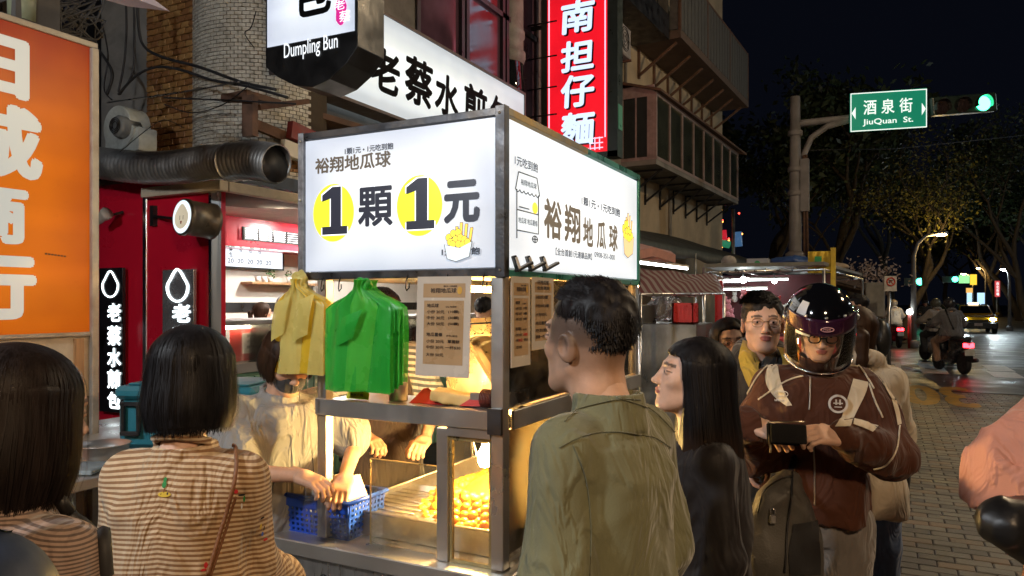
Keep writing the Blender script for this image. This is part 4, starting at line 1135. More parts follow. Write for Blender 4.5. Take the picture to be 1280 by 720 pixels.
for i in range(3):
    a = Vector(vs[0]).lerp(Vector(vs[1]), (i + 1) / 4); e = Vector(vs[3]).lerp(Vector(vs[2]), (i + 1) / 4); b.tube([a - Vector((0, 0, .04)), e - Vector((0, 0, .04))], .012, 6)
b.build('frame', ALU, sb)
b = MB(); a = PT(899, 370, 11.2); b.bb(a.x - .06, a.x + .06, a.y - .02, a.y + .02, 0, 1.95); b.build('red_post', M('red_plastic', (.55, .02, .02), .35), sb)
b = MB(); b.bb(PT(900, 0, 13).x, PT(1000, 0, 13).x + .6, 13.6, 13.65, .3, 2.1); b.build('back_board', M('dark_back_cloth', (.10, .03, .035), .8, var=.5, scale=4), sb)
b = MB(); c0 = PT(905, 400, 12); b.bb(c0.x, c0.x + 1.9, c0.y - .1, c0.y + .7, 0, 1.05); b.build('counter', M('red_cloth', (.4, .03, .03), .7), sb)
LEDW = E('led_lamp', (.9, 1, 1), 45)
LEDS = E('led_strip', (.85, 1, 1), 7)
for k, (px_, py_, d) in enumerate(((929, 350, 11.4), (968, 352, 12.6), (1012, 354, 13.5))):
    q = PT(px_, py_, d)
    lt = thing('stall_lamp', ['bright white round lamp under the game stall roof, leftmost', 'white round lamp at the middle of the game stall roof', 'white round lamp at the right of the game stall roof'][k], 'lamp', tuple(q))
    b = MB(); b.sphere(q, .05 if k == 0 else .035); b.build('bulb', LEDW, lt)
    b = MB(); b.tube([q + Vector((0, 0, .04)), (q.x, q.y, zz - .0)], .012, 6); b.build('socket', BLK, lt)
tube_light(883, 352, 925, 352, 11.2, 11.6, 'white strip light at the left edge of the game stall roof', LEDS)
tube_light(935, 350, 985, 349, 11.6, 12, 'white strip light right of the bright round lamp', LEDS)
tube_light(905, 362, 960, 361, 12.5, 13, 'low white strip light among the red prizes', LEDS)
PR = [('red plush prize hanging in the game stall', (.5, .02, .02)), ('white plush prize hanging in the game stall', (.7, .68, .66)), ('pink plush prize hanging in the game stall', (.7, .25, .3))]
prm = [M('plush_%d' % i, c, .9, sheen=.5, var=.2) for i, (l, c) in enumerate(PR)]
for k in range(30):
    px_ = random.uniform(903, 1050); py_ = random.choice((372, 383, 395, 408)) + random.uniform(-3, 3); d = random.uniform(12.2, 13.4); q = PT(px_, py_, d); i = k % 3; s_ = random.uniform(.05, .085)
    row_ = {372: 'top', 383: 'upper', 395: 'lower', 408: 'bottom'}
    o = one('plush_prize', prm[i], PR[i][0] + ', ' + row_[min(row_, key=lambda q_: abs(q_ - py_))] + (' row, left part' if px_ < 952 else ' row, middle part' if px_ < 1000 else ' row, right part'), 'plush toy', lambda b: (b.sphere(q, (s_, s_ * .8, s_ * 1.1), 10, 7), b.sphere(q + Vector((0, 0, s_ * 1.6)), s_ * .75, 10, 7), b.sphere(q + Vector((-s_ * .5, 0, s_ * 2.3)), s_ * .3, 6, 5), b.sphere(q + Vector((s_ * .5, 0, s_ * 2.3)), s_ * .3, 6, 5)), group=PR[i][0].split(' hanging')[0] + 's')
def blob(name, label, cat, mat_, c, r, amp=.03, sc_=6, h=.03, seed=1):
    s_ = SDF(); s_.ell(c, r)
    V_, F_ = s_.mesh(h, lambda p: (np.abs(vnoise(p, sc_, seed) - .5) * 2 * amp + np.abs(vnoise(p, sc_ * 2.3, seed + 1) - .5) * amp))
    o = link_mesh(name, np_mesh(name, [(V_, F_)]), None, mat_); setp(o, label, cat); return o
q = PT(988, 329, 12); blob('blue_tarpaulin', 'crumpled blue tarpaulin lying on the game stall roof', 'tarpaulin', M('blue_tarp', (.02, .06, .2), .5), (q.x, q.y, zz + .16), (.36, .3, .12), .06)
q = PT(1040, 337, 13.5); blob('canvas_roll', 'rolled pale canvas on the right end of the stall roof', 'canvas', M('pale_canvas2', (.3, .24, .18), .8), (q.x, q.y, zz + .14), (.32, .3, .1), .05, seed=5)
q = PT(948, 332, 12); bx = thing('storage_box', 'translucent storage box with green mark on the stall roof', 'box', (q.x, q.y, zz + .05))
b = MB(); b.bb(-.17, .17, -.12, .12, 0, .16, ch=.01); b.build('body', M('milky_plastic', (.35, .37, .4), .4), bx, local=True)
b = MB(); b.lathe([(.001, 0), (.045, 0)], 16, cap=False, T=Matrix.Translation((.0, -.125, .08)) @ Matrix.Rotation(R(90), 4, 'X')); b.build('green_mark', M('green_mark', (.02, .3, .08), .5), bx, local=True)
q = PT(911, 336, 11.4); one('roof_sack', M('grey_sack', (.3, .28, .26), .8), 'small grey sack on the left end of the stall roof', 'sack', lambda b: b.sphere((q.x, q.y, zz + .13), (.12, .1, .1)))
q = PT(1010, 342, 11.6)
bn = thing('yellow_banner', 'yellow banner hanging at the right side of the game stall roof', 'banner', tuple(q))
b = MB(); b.grid(lambda u, v: (q.x + u * .35, q.y + .02 * math.sin(u * 20), zz + .3 - v * .34), 12, 3); b.build('cloth', M('yellow_cloth', (.6, .42, .04), .7), bn, solid=.006)
b = MB(); b.bb(q.x + .1, q.x + .2, q.y - .035, q.y - .03, zz + .05, zz + .22); b.build('green_patch', M('green_mark', (.02, .3, .08), .5), bn)
b = MB(); b.bb(q.x + .33, q.x + .4, q.y - .03, q.y + .03, 1.6, zz + .35); b.build('post', M('yellow_cloth', (.6, .42, .04), .7), bn)
# far distant hanging goods and lantern lights left of the pole (seen over the roofs)
for k in range(26):
    px_ = random.uniform(893, 912) if k < 14 else random.uniform(862, 930); py_ = random.uniform(262, 315); q = PT(px_, py_, random.uniform(24, 27))
    col = random.choice(((.9, .05, .03), (.9, .4, .05), (.9, .3, .05)))
    one('fairy_light', E('fairy_%d' % int(col[1] * 100), col, 3.5), 'tiny coloured light in the dark trees left of the traffic pole', 'light', lambda b: b.sphere(q, .035, 6, 4), group='fairy lights left of the traffic pole')
q = PT(903, 300, 24)
ls = thing('lantern_string', 'red and green hanging banners lit beside a thin post, left of the traffic pole', 'banner', (q.x, q.y, 0))
def rib(b, pts_, r_): b.tube(pts_, r_, 8)
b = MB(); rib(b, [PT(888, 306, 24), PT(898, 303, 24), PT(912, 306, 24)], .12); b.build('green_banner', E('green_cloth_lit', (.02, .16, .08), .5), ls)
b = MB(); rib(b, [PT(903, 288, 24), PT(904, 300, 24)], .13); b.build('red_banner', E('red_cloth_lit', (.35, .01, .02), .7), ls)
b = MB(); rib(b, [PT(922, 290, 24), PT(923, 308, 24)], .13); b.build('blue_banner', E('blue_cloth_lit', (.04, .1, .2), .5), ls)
b = MB(); b.tube([(q.x + .35, q.y, 0), (q.x + .35, q.y, PT(0, 262, 24).z)], .05, 8); b.build('post', GALV, ls)

# ------------------------------------------------------------------ traffic signal pole
px_, py_ = cw(354 / FPX * 17, 17)
tp = thing('traffic_pole', 'tall grey traffic pole with curved arm carrying the street sign', 'pole', (px_, py_, 0))
POLE = M('painted_pole_grey', (.22, .21, .21), .6, var=.25, scale=3, dirt=.5)
ztop = PT(0, 121, 17).z; zarm = PT(0, 152, 17).z
adir = Vector((*cw(1, .0), 0)).normalized()
P_ = Vector((px_, py_, 0))
b = MB(); b.tube([P_, P_ + Vector((0, 0, 3)), P_ + Vector((0, 0, ztop))], [.16, .14, .11], 14); b.build('mast', POLE, tp)
b = MB(); b.lathe([(.2, 0), (.2, .3), (.15, .35)], 14, T=Matrix.Translation(P_)); b.lathe([(.2, 2.55), (.22, 2.6), (.22, 2.75), (.15, 2.8)], 14, T=Matrix.Translation(P_)); b.build('collar', POLE, tp)
def arm_pt(px, py): return PT(px, py, 17)
b = MB(); b.tube([arm_pt(995, 155), arm_pt(1020, 152), arm_pt(1062, 147), arm_pt(1160, 136), arm_pt(1240, 128)], [.085, .08, .07, .05, .04], 10); b.build('arm', POLE, tp)
b = MB(); b.tube([arm_pt(1002, 262), arm_pt(1001, 225), arm_pt(1004, 195), arm_pt(1014, 172), arm_pt(1034, 158), arm_pt(1062, 150)], [.07] * 6, 10); b.build('brace_arm', POLE, tp)
b = MB()
for py_b in (170, 215, 245): b.lathe([(.15, 0), (.165, .02), (.165, .1), (.15, .12)], 14, T=Matrix.Translation((P_.x, P_.y, PT(0, py_b, 17).z)))
b.bb(P_.x + .12, P_.x + .3, P_.y - .1, P_.y + .1, PT(0, 265, 17).z, PT(0, 200, 17).z); b.build('bracket', POLE, tp)
for k in range(2): 
    b = MB(); b.tube([P_ + Vector((.2 + .07 * k, -.05, 2.7)), P_ + Vector((.19 + .05 * k, -.05, 5))], .03, 7); b.build('conduit', RUST, tp)
ss = thing('street_sign', 'green street name sign reading JiuQuan St. on the traffic arm', 'sign', tuple(arm_pt(1111, 138)))
def quadp(d): return [arm_pt(1063, 165), arm_pt(1158.5, 158), arm_pt(1158.5, 110), arm_pt(1063, 117)]
LL, LR, UR, UL = [PT(x_, y_, 16.85) for x_, y_ in ((1063, 165), (1158.5, 159), (1158.5, 110), (1063, 117))]
back = Vector((*cw(0, 1), 0)) * .03
GREEN = M('street_sign_green', (.015, .22, .13), .4, bump=0, var=.05)
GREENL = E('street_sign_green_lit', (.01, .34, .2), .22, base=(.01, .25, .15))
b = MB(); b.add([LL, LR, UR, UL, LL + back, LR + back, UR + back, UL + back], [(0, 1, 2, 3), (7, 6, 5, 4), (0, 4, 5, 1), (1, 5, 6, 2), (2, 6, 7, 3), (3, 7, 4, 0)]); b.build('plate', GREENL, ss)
RX = (LR - LL).normalized(); UX = (UL - LL).normalized(); Wd = (LR - LL).length; Hd = (UL - LL).length; off = -back * .2
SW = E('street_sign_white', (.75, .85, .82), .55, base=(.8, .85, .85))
b = MB(); t_ = .022; o_ = LL + off
def rct(u0, v0_, u1, v1_): b.add([o_ + RX * u0 + UX * v0_, o_ + RX * u1 + UX * v0_, o_ + RX * u1 + UX * v1_, o_ + RX * u0 + UX * v1_], [(0, 1, 2, 3)])
rct(0, 0, Wd, t_); rct(0, Hd - t_, Wd, Hd); rct(0, t_, t_, Hd - t_); rct(Wd - t_, t_, Wd, Hd - t_); b.build('border', SW, ss)
b = MB()
for i, ch_ in enumerate('酒泉街'): text_into(b, ch_, o_ + RX * (Wd * .17 + i * Wd * .235) + UX * Hd * .42, RX, UX, Wd * .17, Hd * .38, .012)
text_into(b, 'JiuQuan  St.', o_ + RX * Wd * .16 + UX * Hd * .12, RX, UX, Wd * .66, Hd * .19, .015)
for (u, sgn) in ((.05, -1), (.95, 1)):
    c0 = o_ + RX * Wd * u + UX * Hd * .48; b.add([c0 + RX * sgn * .06, c0 - RX * sgn * .03 + UX * .14, c0 - RX * sgn * .03 - UX * .14], [(0, 1, 2) if sgn > 0 else (0, 2, 1)][:1])
b.build('lettering', SW, ss)
tl_ = thing('traffic_light', 'horizontal traffic light with its green lamp lit', 'traffic light', tuple(arm_pt(1203, 132)))
A_, B_ = PT(1163, 134, 16.8), PT(1243, 128, 16.8)
b = MB(); b.bar(A_, B_, .2, .42); b.build('housing', M('signal_dark_green', (.015, .03, .022), .4), tl_, bevel=.03)
cdir = Vector((*cw(0, -1), 0)).normalized()
for k, px_ in enumerate((1177, 1203, 1229)):
    q = PT(px_, 134 - k * 2.4, 16.68)
    T = Matrix.Translation(q) @ cdir.to_track_quat('Z', 'Y').to_matrix().to_4x4()
    b = MB(); b.lathe([(.0, .03), (.09, .022), (.165, .0)], 20, T=T, cap=False); ln = b.build('lens', E('green_signal', (.05, 1, .42), 7) if k == 2 else M('unlit_lens', (.03, .02, .02), .15, spec=.8), tl_)
    b = MB(); vs = []; 
    for i in range(13):
        a = math.pi * (i / 12) * 1.3 - math.pi * .15
        for z in (-.02, .15 - .04 * abs(math.cos(a))): vs.append((.17 * math.cos(a), .17 * math.sin(a), z))
    b.add(vs, [(2 * i, 2 * i + 2, 2 * i + 3, 2 * i + 1) for i in range(12)], T=T); b.build('hood', BLK, tl_, solid=.006)
one('overhead_cable', RUBB, 'thin cable spanning the street below the traffic light', 'cable', lambda b: b.tube([PT(1000, 188, 17.1), PT(1120, 186, 19), PT(1290, 168, 21)], .012, 5))
# ================================================================== THE FOOD CART
FX0, FX1, FY0, FY1 = -1.988, -1.108, 2.13, 3.61
ZB, ZT = 1.706, 2.259
cart = thing('food_cart', 'stainless food cart with glowing white sweet potato ball lightbox on top', 'food cart', (-1.5, 2.9, 0))
CH = M('painted_cart_frame', (.05, .05, .055), .4, .5, var=.4, scale=14, dirt=.6, dirtcol=(.14, .1, .06), bump=.2)
CHY = M('brassy_cart_frame', (.30, .18, .04), .4, .6, var=.5, scale=10, dirt=.4)
CHG = M('green_cart_edge', (.02, .20, .13), .35, .3, var=.4, scale=8)
o3 = Vector((-1.5, 2.9, 0))
box_ = None
b = MB(); b.bb(FX0 + .03, FX1 - .03, FY0 + .03, FY1 - .03, ZB + .03, ZT - .03); b.build('lightbox_core', WHITEP, cart)
b = MB(); b.bb(FX0 + .03, FX1 - .03, FY0 + .004, FY0 + .012, ZB + .03, ZT - .03)
EGF = EG('cart_front_sheet', (.26, .32, .42), (.83, .87, .88), .54, ((FX0 + FX1) / 2 + 1.5, 0, (ZB + ZT) / 2), ((FX1 - FX0) / 2, 99, (ZT - ZB) / 2))
EGR = EG('cart_side_sheet', (.55, .60, .64), (.93, .95, .94), .62, (0, (FY0 + FY1) / 2 - 2.9, (ZB + ZT) / 2), (99, (FY1 - FY0) / 2, (ZT - ZB) / 2))
b.build('front_light_sheet', EGF, cart)
b = MB(); b.bb(FX1 - .012, FX1 - .004, FY0 + .03, FY1 - .03, ZB + .03, ZT - .03); b.build('side_light_sheet', EGR, cart)
b = MB(); b.bb(FX0 + .004, FX0 + .012, FY0 + .03, FY1 - .03, ZB + .03, ZT - .03); b.bb(FX0 + .03, FX1 - .03, FY1 - .012, FY1 - .004, ZB + .03, ZT - .03); b.build('rear_light_sheet', EGR, cart)
# angle-iron frame: front bars, corner bar, side bars
b = MB(); t = .026
b.bb(FX0, FX1, FY0 - .004, FY0 + .03, ZT - t, ZT); b.bb(FX0, FX1, FY0 - .004, FY0 + .03, ZB, ZB + t); b.build_split('front_frame_bar', CH, cart, bevel=.002)
b = MB(); b.bb(FX0, FX0 + t, FY0 - .006, FY0 + .03, ZB - .002, ZT + .002); b.build('corner_bar', M('scratched_grey_frame', (.28, .28, .29), .5, .6, var=.4, scale=30, dirt=.5, bump=.3), cart, bevel=.002)
b = MB(); b.bb(FX1 - t - .004, FX1 + .006, FY0 - .008, FY0 + t, ZB - .004, ZT + .006); b.build('corner_bar', CH, cart, bevel=.002)
b = MB(); b.bb(FX1 - .03, FX1 + .004, FY0 + t, FY0 + .75, ZT - t + .004, ZT + .004); b.build('side_frame_bar', CHY, cart, bevel=.002)
b = MB(); b.bb(FX1 - .03, FX1 + .004, FY0 + .75, FY1, ZT - t + .004, ZT + .004); b.bb(FX1 - .03, FX1 + .004, FY1 - t, FY1 + .002, ZB, ZT - t); b.bb(FX1 - .03, FX1 + .004, FY0 + t, FY1, ZB, ZB + t - .004); b.build('side_frame_bar', CHG, cart, bevel=.002)
b = MB(); b.bb(FX0, FX1, FY1 - .03, FY1 + .004, ZT - t, ZT); b.bb(FX0, FX1, FY1 - .03, FY1 + .004, ZB, ZB + t); b.bb(FX0 - .002, FX0 + .03, FY0 + .03, FY1 - .03, ZB, ZB + t); b.bb(FX0 - .002, FX0 + .03, FY0 + .03, FY1 - .03, ZT - t, ZT); b.bb(FX0 + .03, FX1 - .03, FY0 + .03, FY1 - .03, ZT - .03, ZT - .012); b.build('rear_frame', CH, cart)
b = MB(); b.bb(FX0 + .03, FX1 - .03, FY0 + .03, FY1 - .03, ZB - .0, ZB + .03); b.build('canopy_underside', STEEL, cart)
b = MB()
for (x, y) in ((FX0 + .013, ZB + .03), (FX0 + .013, ZT - .03), (FX0 + .013, ZB + .3), (FX1 - .012, ZB + .02), (FX1 - .014, ZT - .02)): b.sphere((x, FY0 - .009, y), .005, 8, 6)
b.build('screw', STEEL, cart)
# print on the front sheet
YF = FY0 + .003
YEL = E('yellow_disc_print', (.85, .88, .02), .5, base=(.8, .8, .05))
BLP = E('dark_print_on_lit_sheet', (.02, .022, .035), .6, base=(.015, .015, .02))
b = MB()
def disc(b, l, r_, t_, bt, Y, mi=0, n=40, z=0):
    x0, x1, z0, z1 = recY(l, r_, (l + r_) / 2, t_, bt, Y)
    b.add([((x0 + x1) / 2 + (x1 - x0) / 2 * math.cos(a / n * 6.28319), Y - z, (z0 + z1) / 2 + (z1 - z0) / 2 * math.sin(a / n * 6.28319)) for a in range(n)], [tuple(range(n))], mi)
disc(b, 391.5, 442.5, 230, 302, YF); disc(b, 496, 553, 219, 295, YF); b.build_split('yellow_disc', YEL, cart)
b = MB()
def one_glyph(b, l, r_, t_, bt, Y, g=0.0, mi=0):
    x0, x1, z0, z1 = recY(l, r_, (l + r_) / 2, t_, bt, Y); W = x1 - x0; H = z1 - z0
    P2 = [(.02, 0), (1, 0), (1, .17), (.76, .17), (.76, 1), (.42, 1), (.02, .84), (.02, .70), (.36, .76), (.36, .17), (.02, .17)]
    c = (.5, .5)
    b.add([(x0 + W * p[0] + (g if p[0] > .5 else -g), Y, z0 + H * p[1] + (g if p[1] > .5 else -g)) for p in P2], [(0, 1, 2, 3, 9, 10), (3, 4, 5, 8, 9), (5, 6, 7, 8)], mi)
one_glyph(b, 402, 434, 233.5, 293, YF - .003); one_glyph(b, 507, 543, 222.5, 286.5, YF - .003); b.build_split('numeral', BLP, cart)
b = MB(); one_glyph(b, 402, 434, 233.5, 293, YF - .0015, .004); one_glyph(b, 507, 543, 222.5, 286.5, YF - .0015, .004); b.build_split('numeral_outline', E('white_print', (.9, .92, .9), .95), cart)
b = MB(); txY(b, '顆', 447.5, 491, 469, 233, 283, YF - .001, bold=.028); txY(b, '元', 554.5, 600, 577, 225, 279, YF - .001, bold=.045); b.build('large_lettering', BLP, cart)
b = MB(); txY(b, '裕翔地瓜球', 394, 488.5, 441, 193, 213, YF - .001, bold=.03); b.build('brown_lettering', E('brown_print_lit', (.07, .055, .04), .6, base=(.08, .06, .04)), cart)
b = MB(); txY(b, '1顆1元 • 1元吃到飽', 431, 491.5, 461, 181.5, 190, YF - .001, bold=.022); txY(b, '1元吃到飽', 552, 600, 576, 309.5, 319, YF - .006, bold=.04); b.build('small_lettering', BLP, cart)
# bag-of-balls drawing (flat print): outline, pouch, balls, sticks
OLN = E('outline_print', (.05, .05, .05), .5, base=(.03, .03, .03)); POUCH = E('pouch_print', (.45, .52, .56), .75, base=(.5, .55, .6)); BALLP = E('ball_print', (.85, .62, .04), .85, base=(.8, .55, .05)); STKP = E('stick_print', (.85, .48, .06), .85, base=(.8, .4, .05)); KRAFT = E('kraft_print', (.62, .42, .2), .8, base=(.6, .4, .2))
def pouch(prefix, o, r, u, W, H, nrm, pm_, two=True):
    o, r, u, nrm = map(Vector, (o, r, u, nrm))
    def pt(x, y, k): return o + r * x * W + u * y * H + nrm * (.0006 * k)
    def pl(poly, k): b = MB(); b.add([pt(x, y, k) for x, y in poly], [tuple(range(len(poly)))]); return b
    for k, (x, h, lean) in enumerate(((.55, 1.0, .03), (.7, .96, .06), (.86, .86, .08), (.42, .9, 0))):
        b = MB()
        b.add([pt(x - .055, .45, 1), pt(x + .055, .45, 1), pt(x + .055 + lean, h, 1), pt(x - .055 + lean, h, 1)], [(0, 1, 2, 3)], 0)
        b.add([pt(x - .035, .45, 2), pt(x + .035, .45, 2), pt(x + .035 + lean, h - .015, 2), pt(x - .035 + lean, h - .015, 2)], [(0, 1, 2, 3)], 1)
        b.build('printed_stick', [OLN, STKP], cart)
    for k, (x, y) in enumerate(((.14, .62), (.3, .72), (.47, .74), (.2, .5), (.38, .56), (.56, .6), (.7, .55), (.3, .44), (.5, .44), (.66, .42), (.82, .48))):
        b = MB(); rr_ = .12
        b.add([pt(x + rr_ * math.cos(a * .3927), y + rr_ * .88 * math.sin(a * .3927), 3 + k * .8) for a in range(16)], [tuple(range(16))], 0)
        b.add([pt(x + rr_ * .84 * math.cos(a * .3927), y + rr_ * .74 * math.sin(a * .3927), 3.4 + k * .8) for a in range(16)], [tuple(range(16))], 1)
        b.build('printed_ball', [OLN, BALLP], cart)
    A_ = [(0, .44), (.1, .06), (.42, -.02), (.9, .1), (1, .5), (.55, .34)]
    b = MB(); b.add([pt(x, y, 13) for x, y in A_], [tuple(range(6))], 0)
    b.add([pt(.5 + (x - .5) * .95, .25 + (y - .25) * .94, 13.6) for x, y in A_], [tuple(range(6))], 1)
    b.build('printed_pouch', [OLN, pm_], cart)
x0, x1, z0, z1 = recY(556.5, 592, 574, 278, 326.5, YF)
pouch('front', (x0, YF, z0), (1, 0, 0), (0, 0, 1), x1 - x0, z1 - z0, (0, -1, 0), POUCH)
# print on the side sheet
XF = FX1 - .003
y0_, y1_, z0_, z1_ = recX(777, 790.5, 784, 266, 322, XF)
pouch('side', (XF, y0_, z0_), (0, 1, 0), (0, 0, 1), y1_ - y0_, z1_ - z0_, (1, 0, 0), KRAFT)
b = MB(); 
for i, ch_ in enumerate('裕翔地瓜球'):
    Ya, Yb_ = onX(679.5, 0, XF).y, onX(774.5, 0, XF).y; w_ = (Yb_ - Ya)
    zl, zh = onX(680, 298, XF).z, onX(680, 247, XF).z
    k = .235 if i < 2 else .178; st = [0, .225, .452, .64, .825][i]; sc_ = 1 if i < 2 else .82
    text_into(b, ch_, (XF + .001, Ya + w_ * st, zl + (zh - zl) * (0.02 if i < 2 else .0)), (0, 1, 0), (0, 0, 1), w_ * (k - .04), (zh - zl) * sc_, .035)
b.build('brown_lettering', E('brown_print_lit2', (.12, .09, .06), .6, base=(.1, .08, .05)), cart)
b = MB()
txX(b, '1顆1元 • 1元吃到飽', 727, 775, 751, 253, 264, XF + .001, bold=.03); txX(b, '1元吃到飽', 643.5, 672.5, 658, 199, 211, XF + .001, bold=.02)
txX(b, '【全台首創1元連鎖品牌】', 694.5, 740, 717, 313, 322, XF + .001, bold=.02); txX(b, '0908-351-000', 743, 768.5, 755, 316.5, 323, XF + .001, bold=.012)
b.build('small_lettering', BLP, cart)
# little cart drawing
y0_, y1_, z0_, z1_ = recX(644, 674, 659, 217, 300, XF); W = y1_ - y0_; H = z1_ - z0_
def cp(x, y, k=1): return Vector((XF + .0007 * k, y0_ + x * W, z0_ + y * H))
def ln(b, pts_, r_=.0022, mi=0): b.tube([cp(*p) for p in pts_], r_, 4, mi)
b = MB(); b.add([cp(.12, .98), cp(.88, .98), cp(1, .72), cp(0, .72)], [(0, 3, 2, 1)], 0); b.add([cp(.05, .42), cp(.95, .42), cp(.95, .12), cp(.05, .12)], [(0, 3, 2, 1)], 0); b.build('drawing_fill', E('pale_grey_print', (.55, .58, .58), .8), cart)
b = MB(); ln(b, [(.12, .98, 2), (.88, .98, 2), (1, .72, 2)]); ln(b, [(.12, .98, 2), (0, .72, 2)])
sc_pts = []
for i in range(31): sc_pts.append((i / 30, .72 - .035 * abs(math.sin(i / 30 * math.pi * 6)), 2))
ln(b, sc_pts); ln(b, [(.05, .72, 2), (.05, 0, 2)]); ln(b, [(.95, .72, 2), (.95, .12, 2), (.05, .12, 2)]); ln(b, [(.05, .42, 2), (.95, .42, 2)]); ln(b, [(.15, .47, 2), (.55, .47, 2)])
ln(b, [(.8 + .11 * math.cos(a / 12 * 6.283), .03 + .05 * math.sin(a / 12 * 6.283), 2) for a in range(13)]); ln(b, [(.72, .03, 2), (.88, .03, 2)]); ln(b, [(.8, -.01, 2), (.8, .08, 2)]); b.build('drawing_line', OLN, cart)
b = MB(); b.add([cp(.8 + .12 * math.cos(a / 14 * 6.283), .51 + .09 * math.sin(a / 14 * 6.283), 2) for a in range(14)], [tuple(range(14))]); b.build('drawing_ball', BALLP, cart)
b = MB(); text_into(b, '裕翔地瓜球', cp(.2, .8, 3), (0, 1, 0), (0, 0, 1), W * .66, H * .09, .02); text_into(b, '地瓜球 地瓜薯條', cp(.1, .23, 3), (0, 1, 0), (0, 0, 1), W * .8, H * .09, .01); b.build('drawing_lettering', BLP, cart)

# posts, shelves, counter, cabinet
PX0 = -1.90
b = MB(); b.bb(FX1 - .05, FX1 - .004, FY0 + .0, FY0 + .046, .74, ZB - .004); b.build('post', STEEL, cart, bevel=.003)
b = MB(); b.bb(PX0, PX0 + .042, FY0 + .002, FY0 + .044, .74, ZB); b.build('post', STEEL, cart, bevel=.003)
b = MB(); b.bb(FX1 - .045, FX1 - .004, FY1 - .045, FY1 - .002, .74, ZB); b.build('post', STEEL, cart, bevel=.003)
b = MB(); b.bb(PX0, PX0 + .042, FY1 - .045, FY1 - .002, .74, ZB); b.build('post', STEEL, cart, bevel=.003)
ZC = .735
b = MB(); b.bb(-2.10, -1.075, 2.07, 3.66, ZC - .055, ZC, ch=.004); b.build('counter_top', STEEL, cart)
b = MB(); b.bb(-2.0, -1.1, 2.1, 3.63, .18, ZC - .055); b.build('cabinet', M('brushed_cabinet', (.5, .5, .5), .35, .9, var=.12, scale=5, stretch=(9, 9, 1), dirt=.3), cart, bevel=.004)
b = MB(); b.lathe([(.018, -.01), (.022, 0), (.018, .006), (.0, .008)], 14, T=Matrix.Translation((-1.84, 2.1, .6)) @ Matrix.Rotation(R(90), 4, 'X')); b.build('lock', BLK, cart)
for (x, y) in ((-1.92, 2.2), (-1.18, 2.2), (-1.92, 3.5), (-1.18, 3.5)):
    b = MB(); b.lathe([(.07, -.018), (.085, -.012), (.085, .012), (.07, .018)], 16, T=Matrix.Translation((x, y, .087)) @ Matrix.Rotation(R(90), 4, 'Y')); b.bb(x - .01, x + .01, y - .03, y + .03, .087, .18); b.build('wheel', RUBB, cart)
ZS = 1.262
b = MB(); b.bb(PX0 + .0, FX1 - .052, FY0 - .012, FY0 + .0, ZS - .062, ZS, ch=.002); b.bb(PX0 + .043, FX1 - .051, FY0 + .0, FY0 + .24, ZS - .012, ZS - .002); b.build('front_shelf', STEEL, cart)
b = MB(); b.bb(FX1 - .002, FX1 + .01, FY0 + .05, FY1, ZS - .066, ZS - .002, ch=.002); b.bb(FX1 - .26, FX1 - .003, FY0 + .25, FY1 - .05, ZS - .014, ZS - .004); b.build('side_shelf', STEEL, cart)
b = MB(); b.bb(FX1 - .055, FX1 - .005, FY0 - .016, FY0 - .001, ZS - .075, ZS + .01); b.build('shelf_bracket', CH, cart)
XM0, XM1 = onY(545, 0, FY0).x, onY(559, 0, FY0).x
b = MB(); b.bb(XM0, XM1, FY0 + .002, FY0 + .04, ZC + .001, ZS - .07); b.build('middle_post', STEEL, cart, bevel=.003)
BRASS = M('yellow_lit_edge', (.55, .45, .22), .35, .7, var=.2)
b = MB(); 
for (u0, u1, v0_, v1_) in ((XM1 + .002, XM1 + .012, ZC + .01, ZS - .11), (FX1 - .064, FX1 - .054, ZC + .01, ZS - .11), (XM1 + .002, FX1 - .054, ZS - .11, ZS - .095), (XM1 + .002, FX1 - .054, ZC + .001, ZC + .012)): b.bb(u0, u1, FY0 + .012, FY0 + .026, v0_, v1_)
b.build('window_frame', BRASS, cart)
b = MB(); b.bb(XM1, FX1 - .052, FY0 - .002, FY0 + .03, ZS - .094, ZS - .063); b.build('window_header', STEEL, cart)
FOG = GL('greasy_fogged_glass', (.93, .9, .82), .10, .085, 1.5, (.9, .72, .4))
b = MB(); b.bb(XM1 + .012, FX1 - .064, FY0 + .018, FY0 + .021, ZC + .012, ZS - .11); b.build('front_glass', FOG, cart)
xa_, xb_, za_, zb_ = recY(463, 545, 500, 578, 690, FY0 + .05)
b = MB(); b.bb(xa_, xb_, FY0 + .05, FY0 + .054, ZC + .001, zb_); b.build('splash_sheet', FOG, cart)
b = MB(); b.bb(xa_, xb_, FY0 + .049, FY0 + .055, zb_, zb_ + .003); b.bb(xa_ - .003, xa_, FY0 + .049, FY0 + .055, ZC + .001, zb_); b.build('sheet_edge', BRASS, cart)
b = MB(); b.bb(FX1 - .026, FX1 - .022, FY0 + .05, FY1 - .05, ZC + .002, ZS - .07); b.build('side_glass', FOG, cart)
b = MB(); b.bb(FX1 - .026, FX1 - .022, FY0 + .05, FY1 - .05, ZS + .002, ZB - .002); b.build('upper_side_glass', GLASS, cart)
b = MB(); b.bb(FX1 - .006, FX1 + .006, FY0 + .06, FY1, ZC + .1, ZC + .103) if False else b.bb(FX1 - .03, FX1 - .004, FY0 + .05, FY1 - .05, ZC + .001, ZC + .02); b.build('side_sill', STEEL, cart)
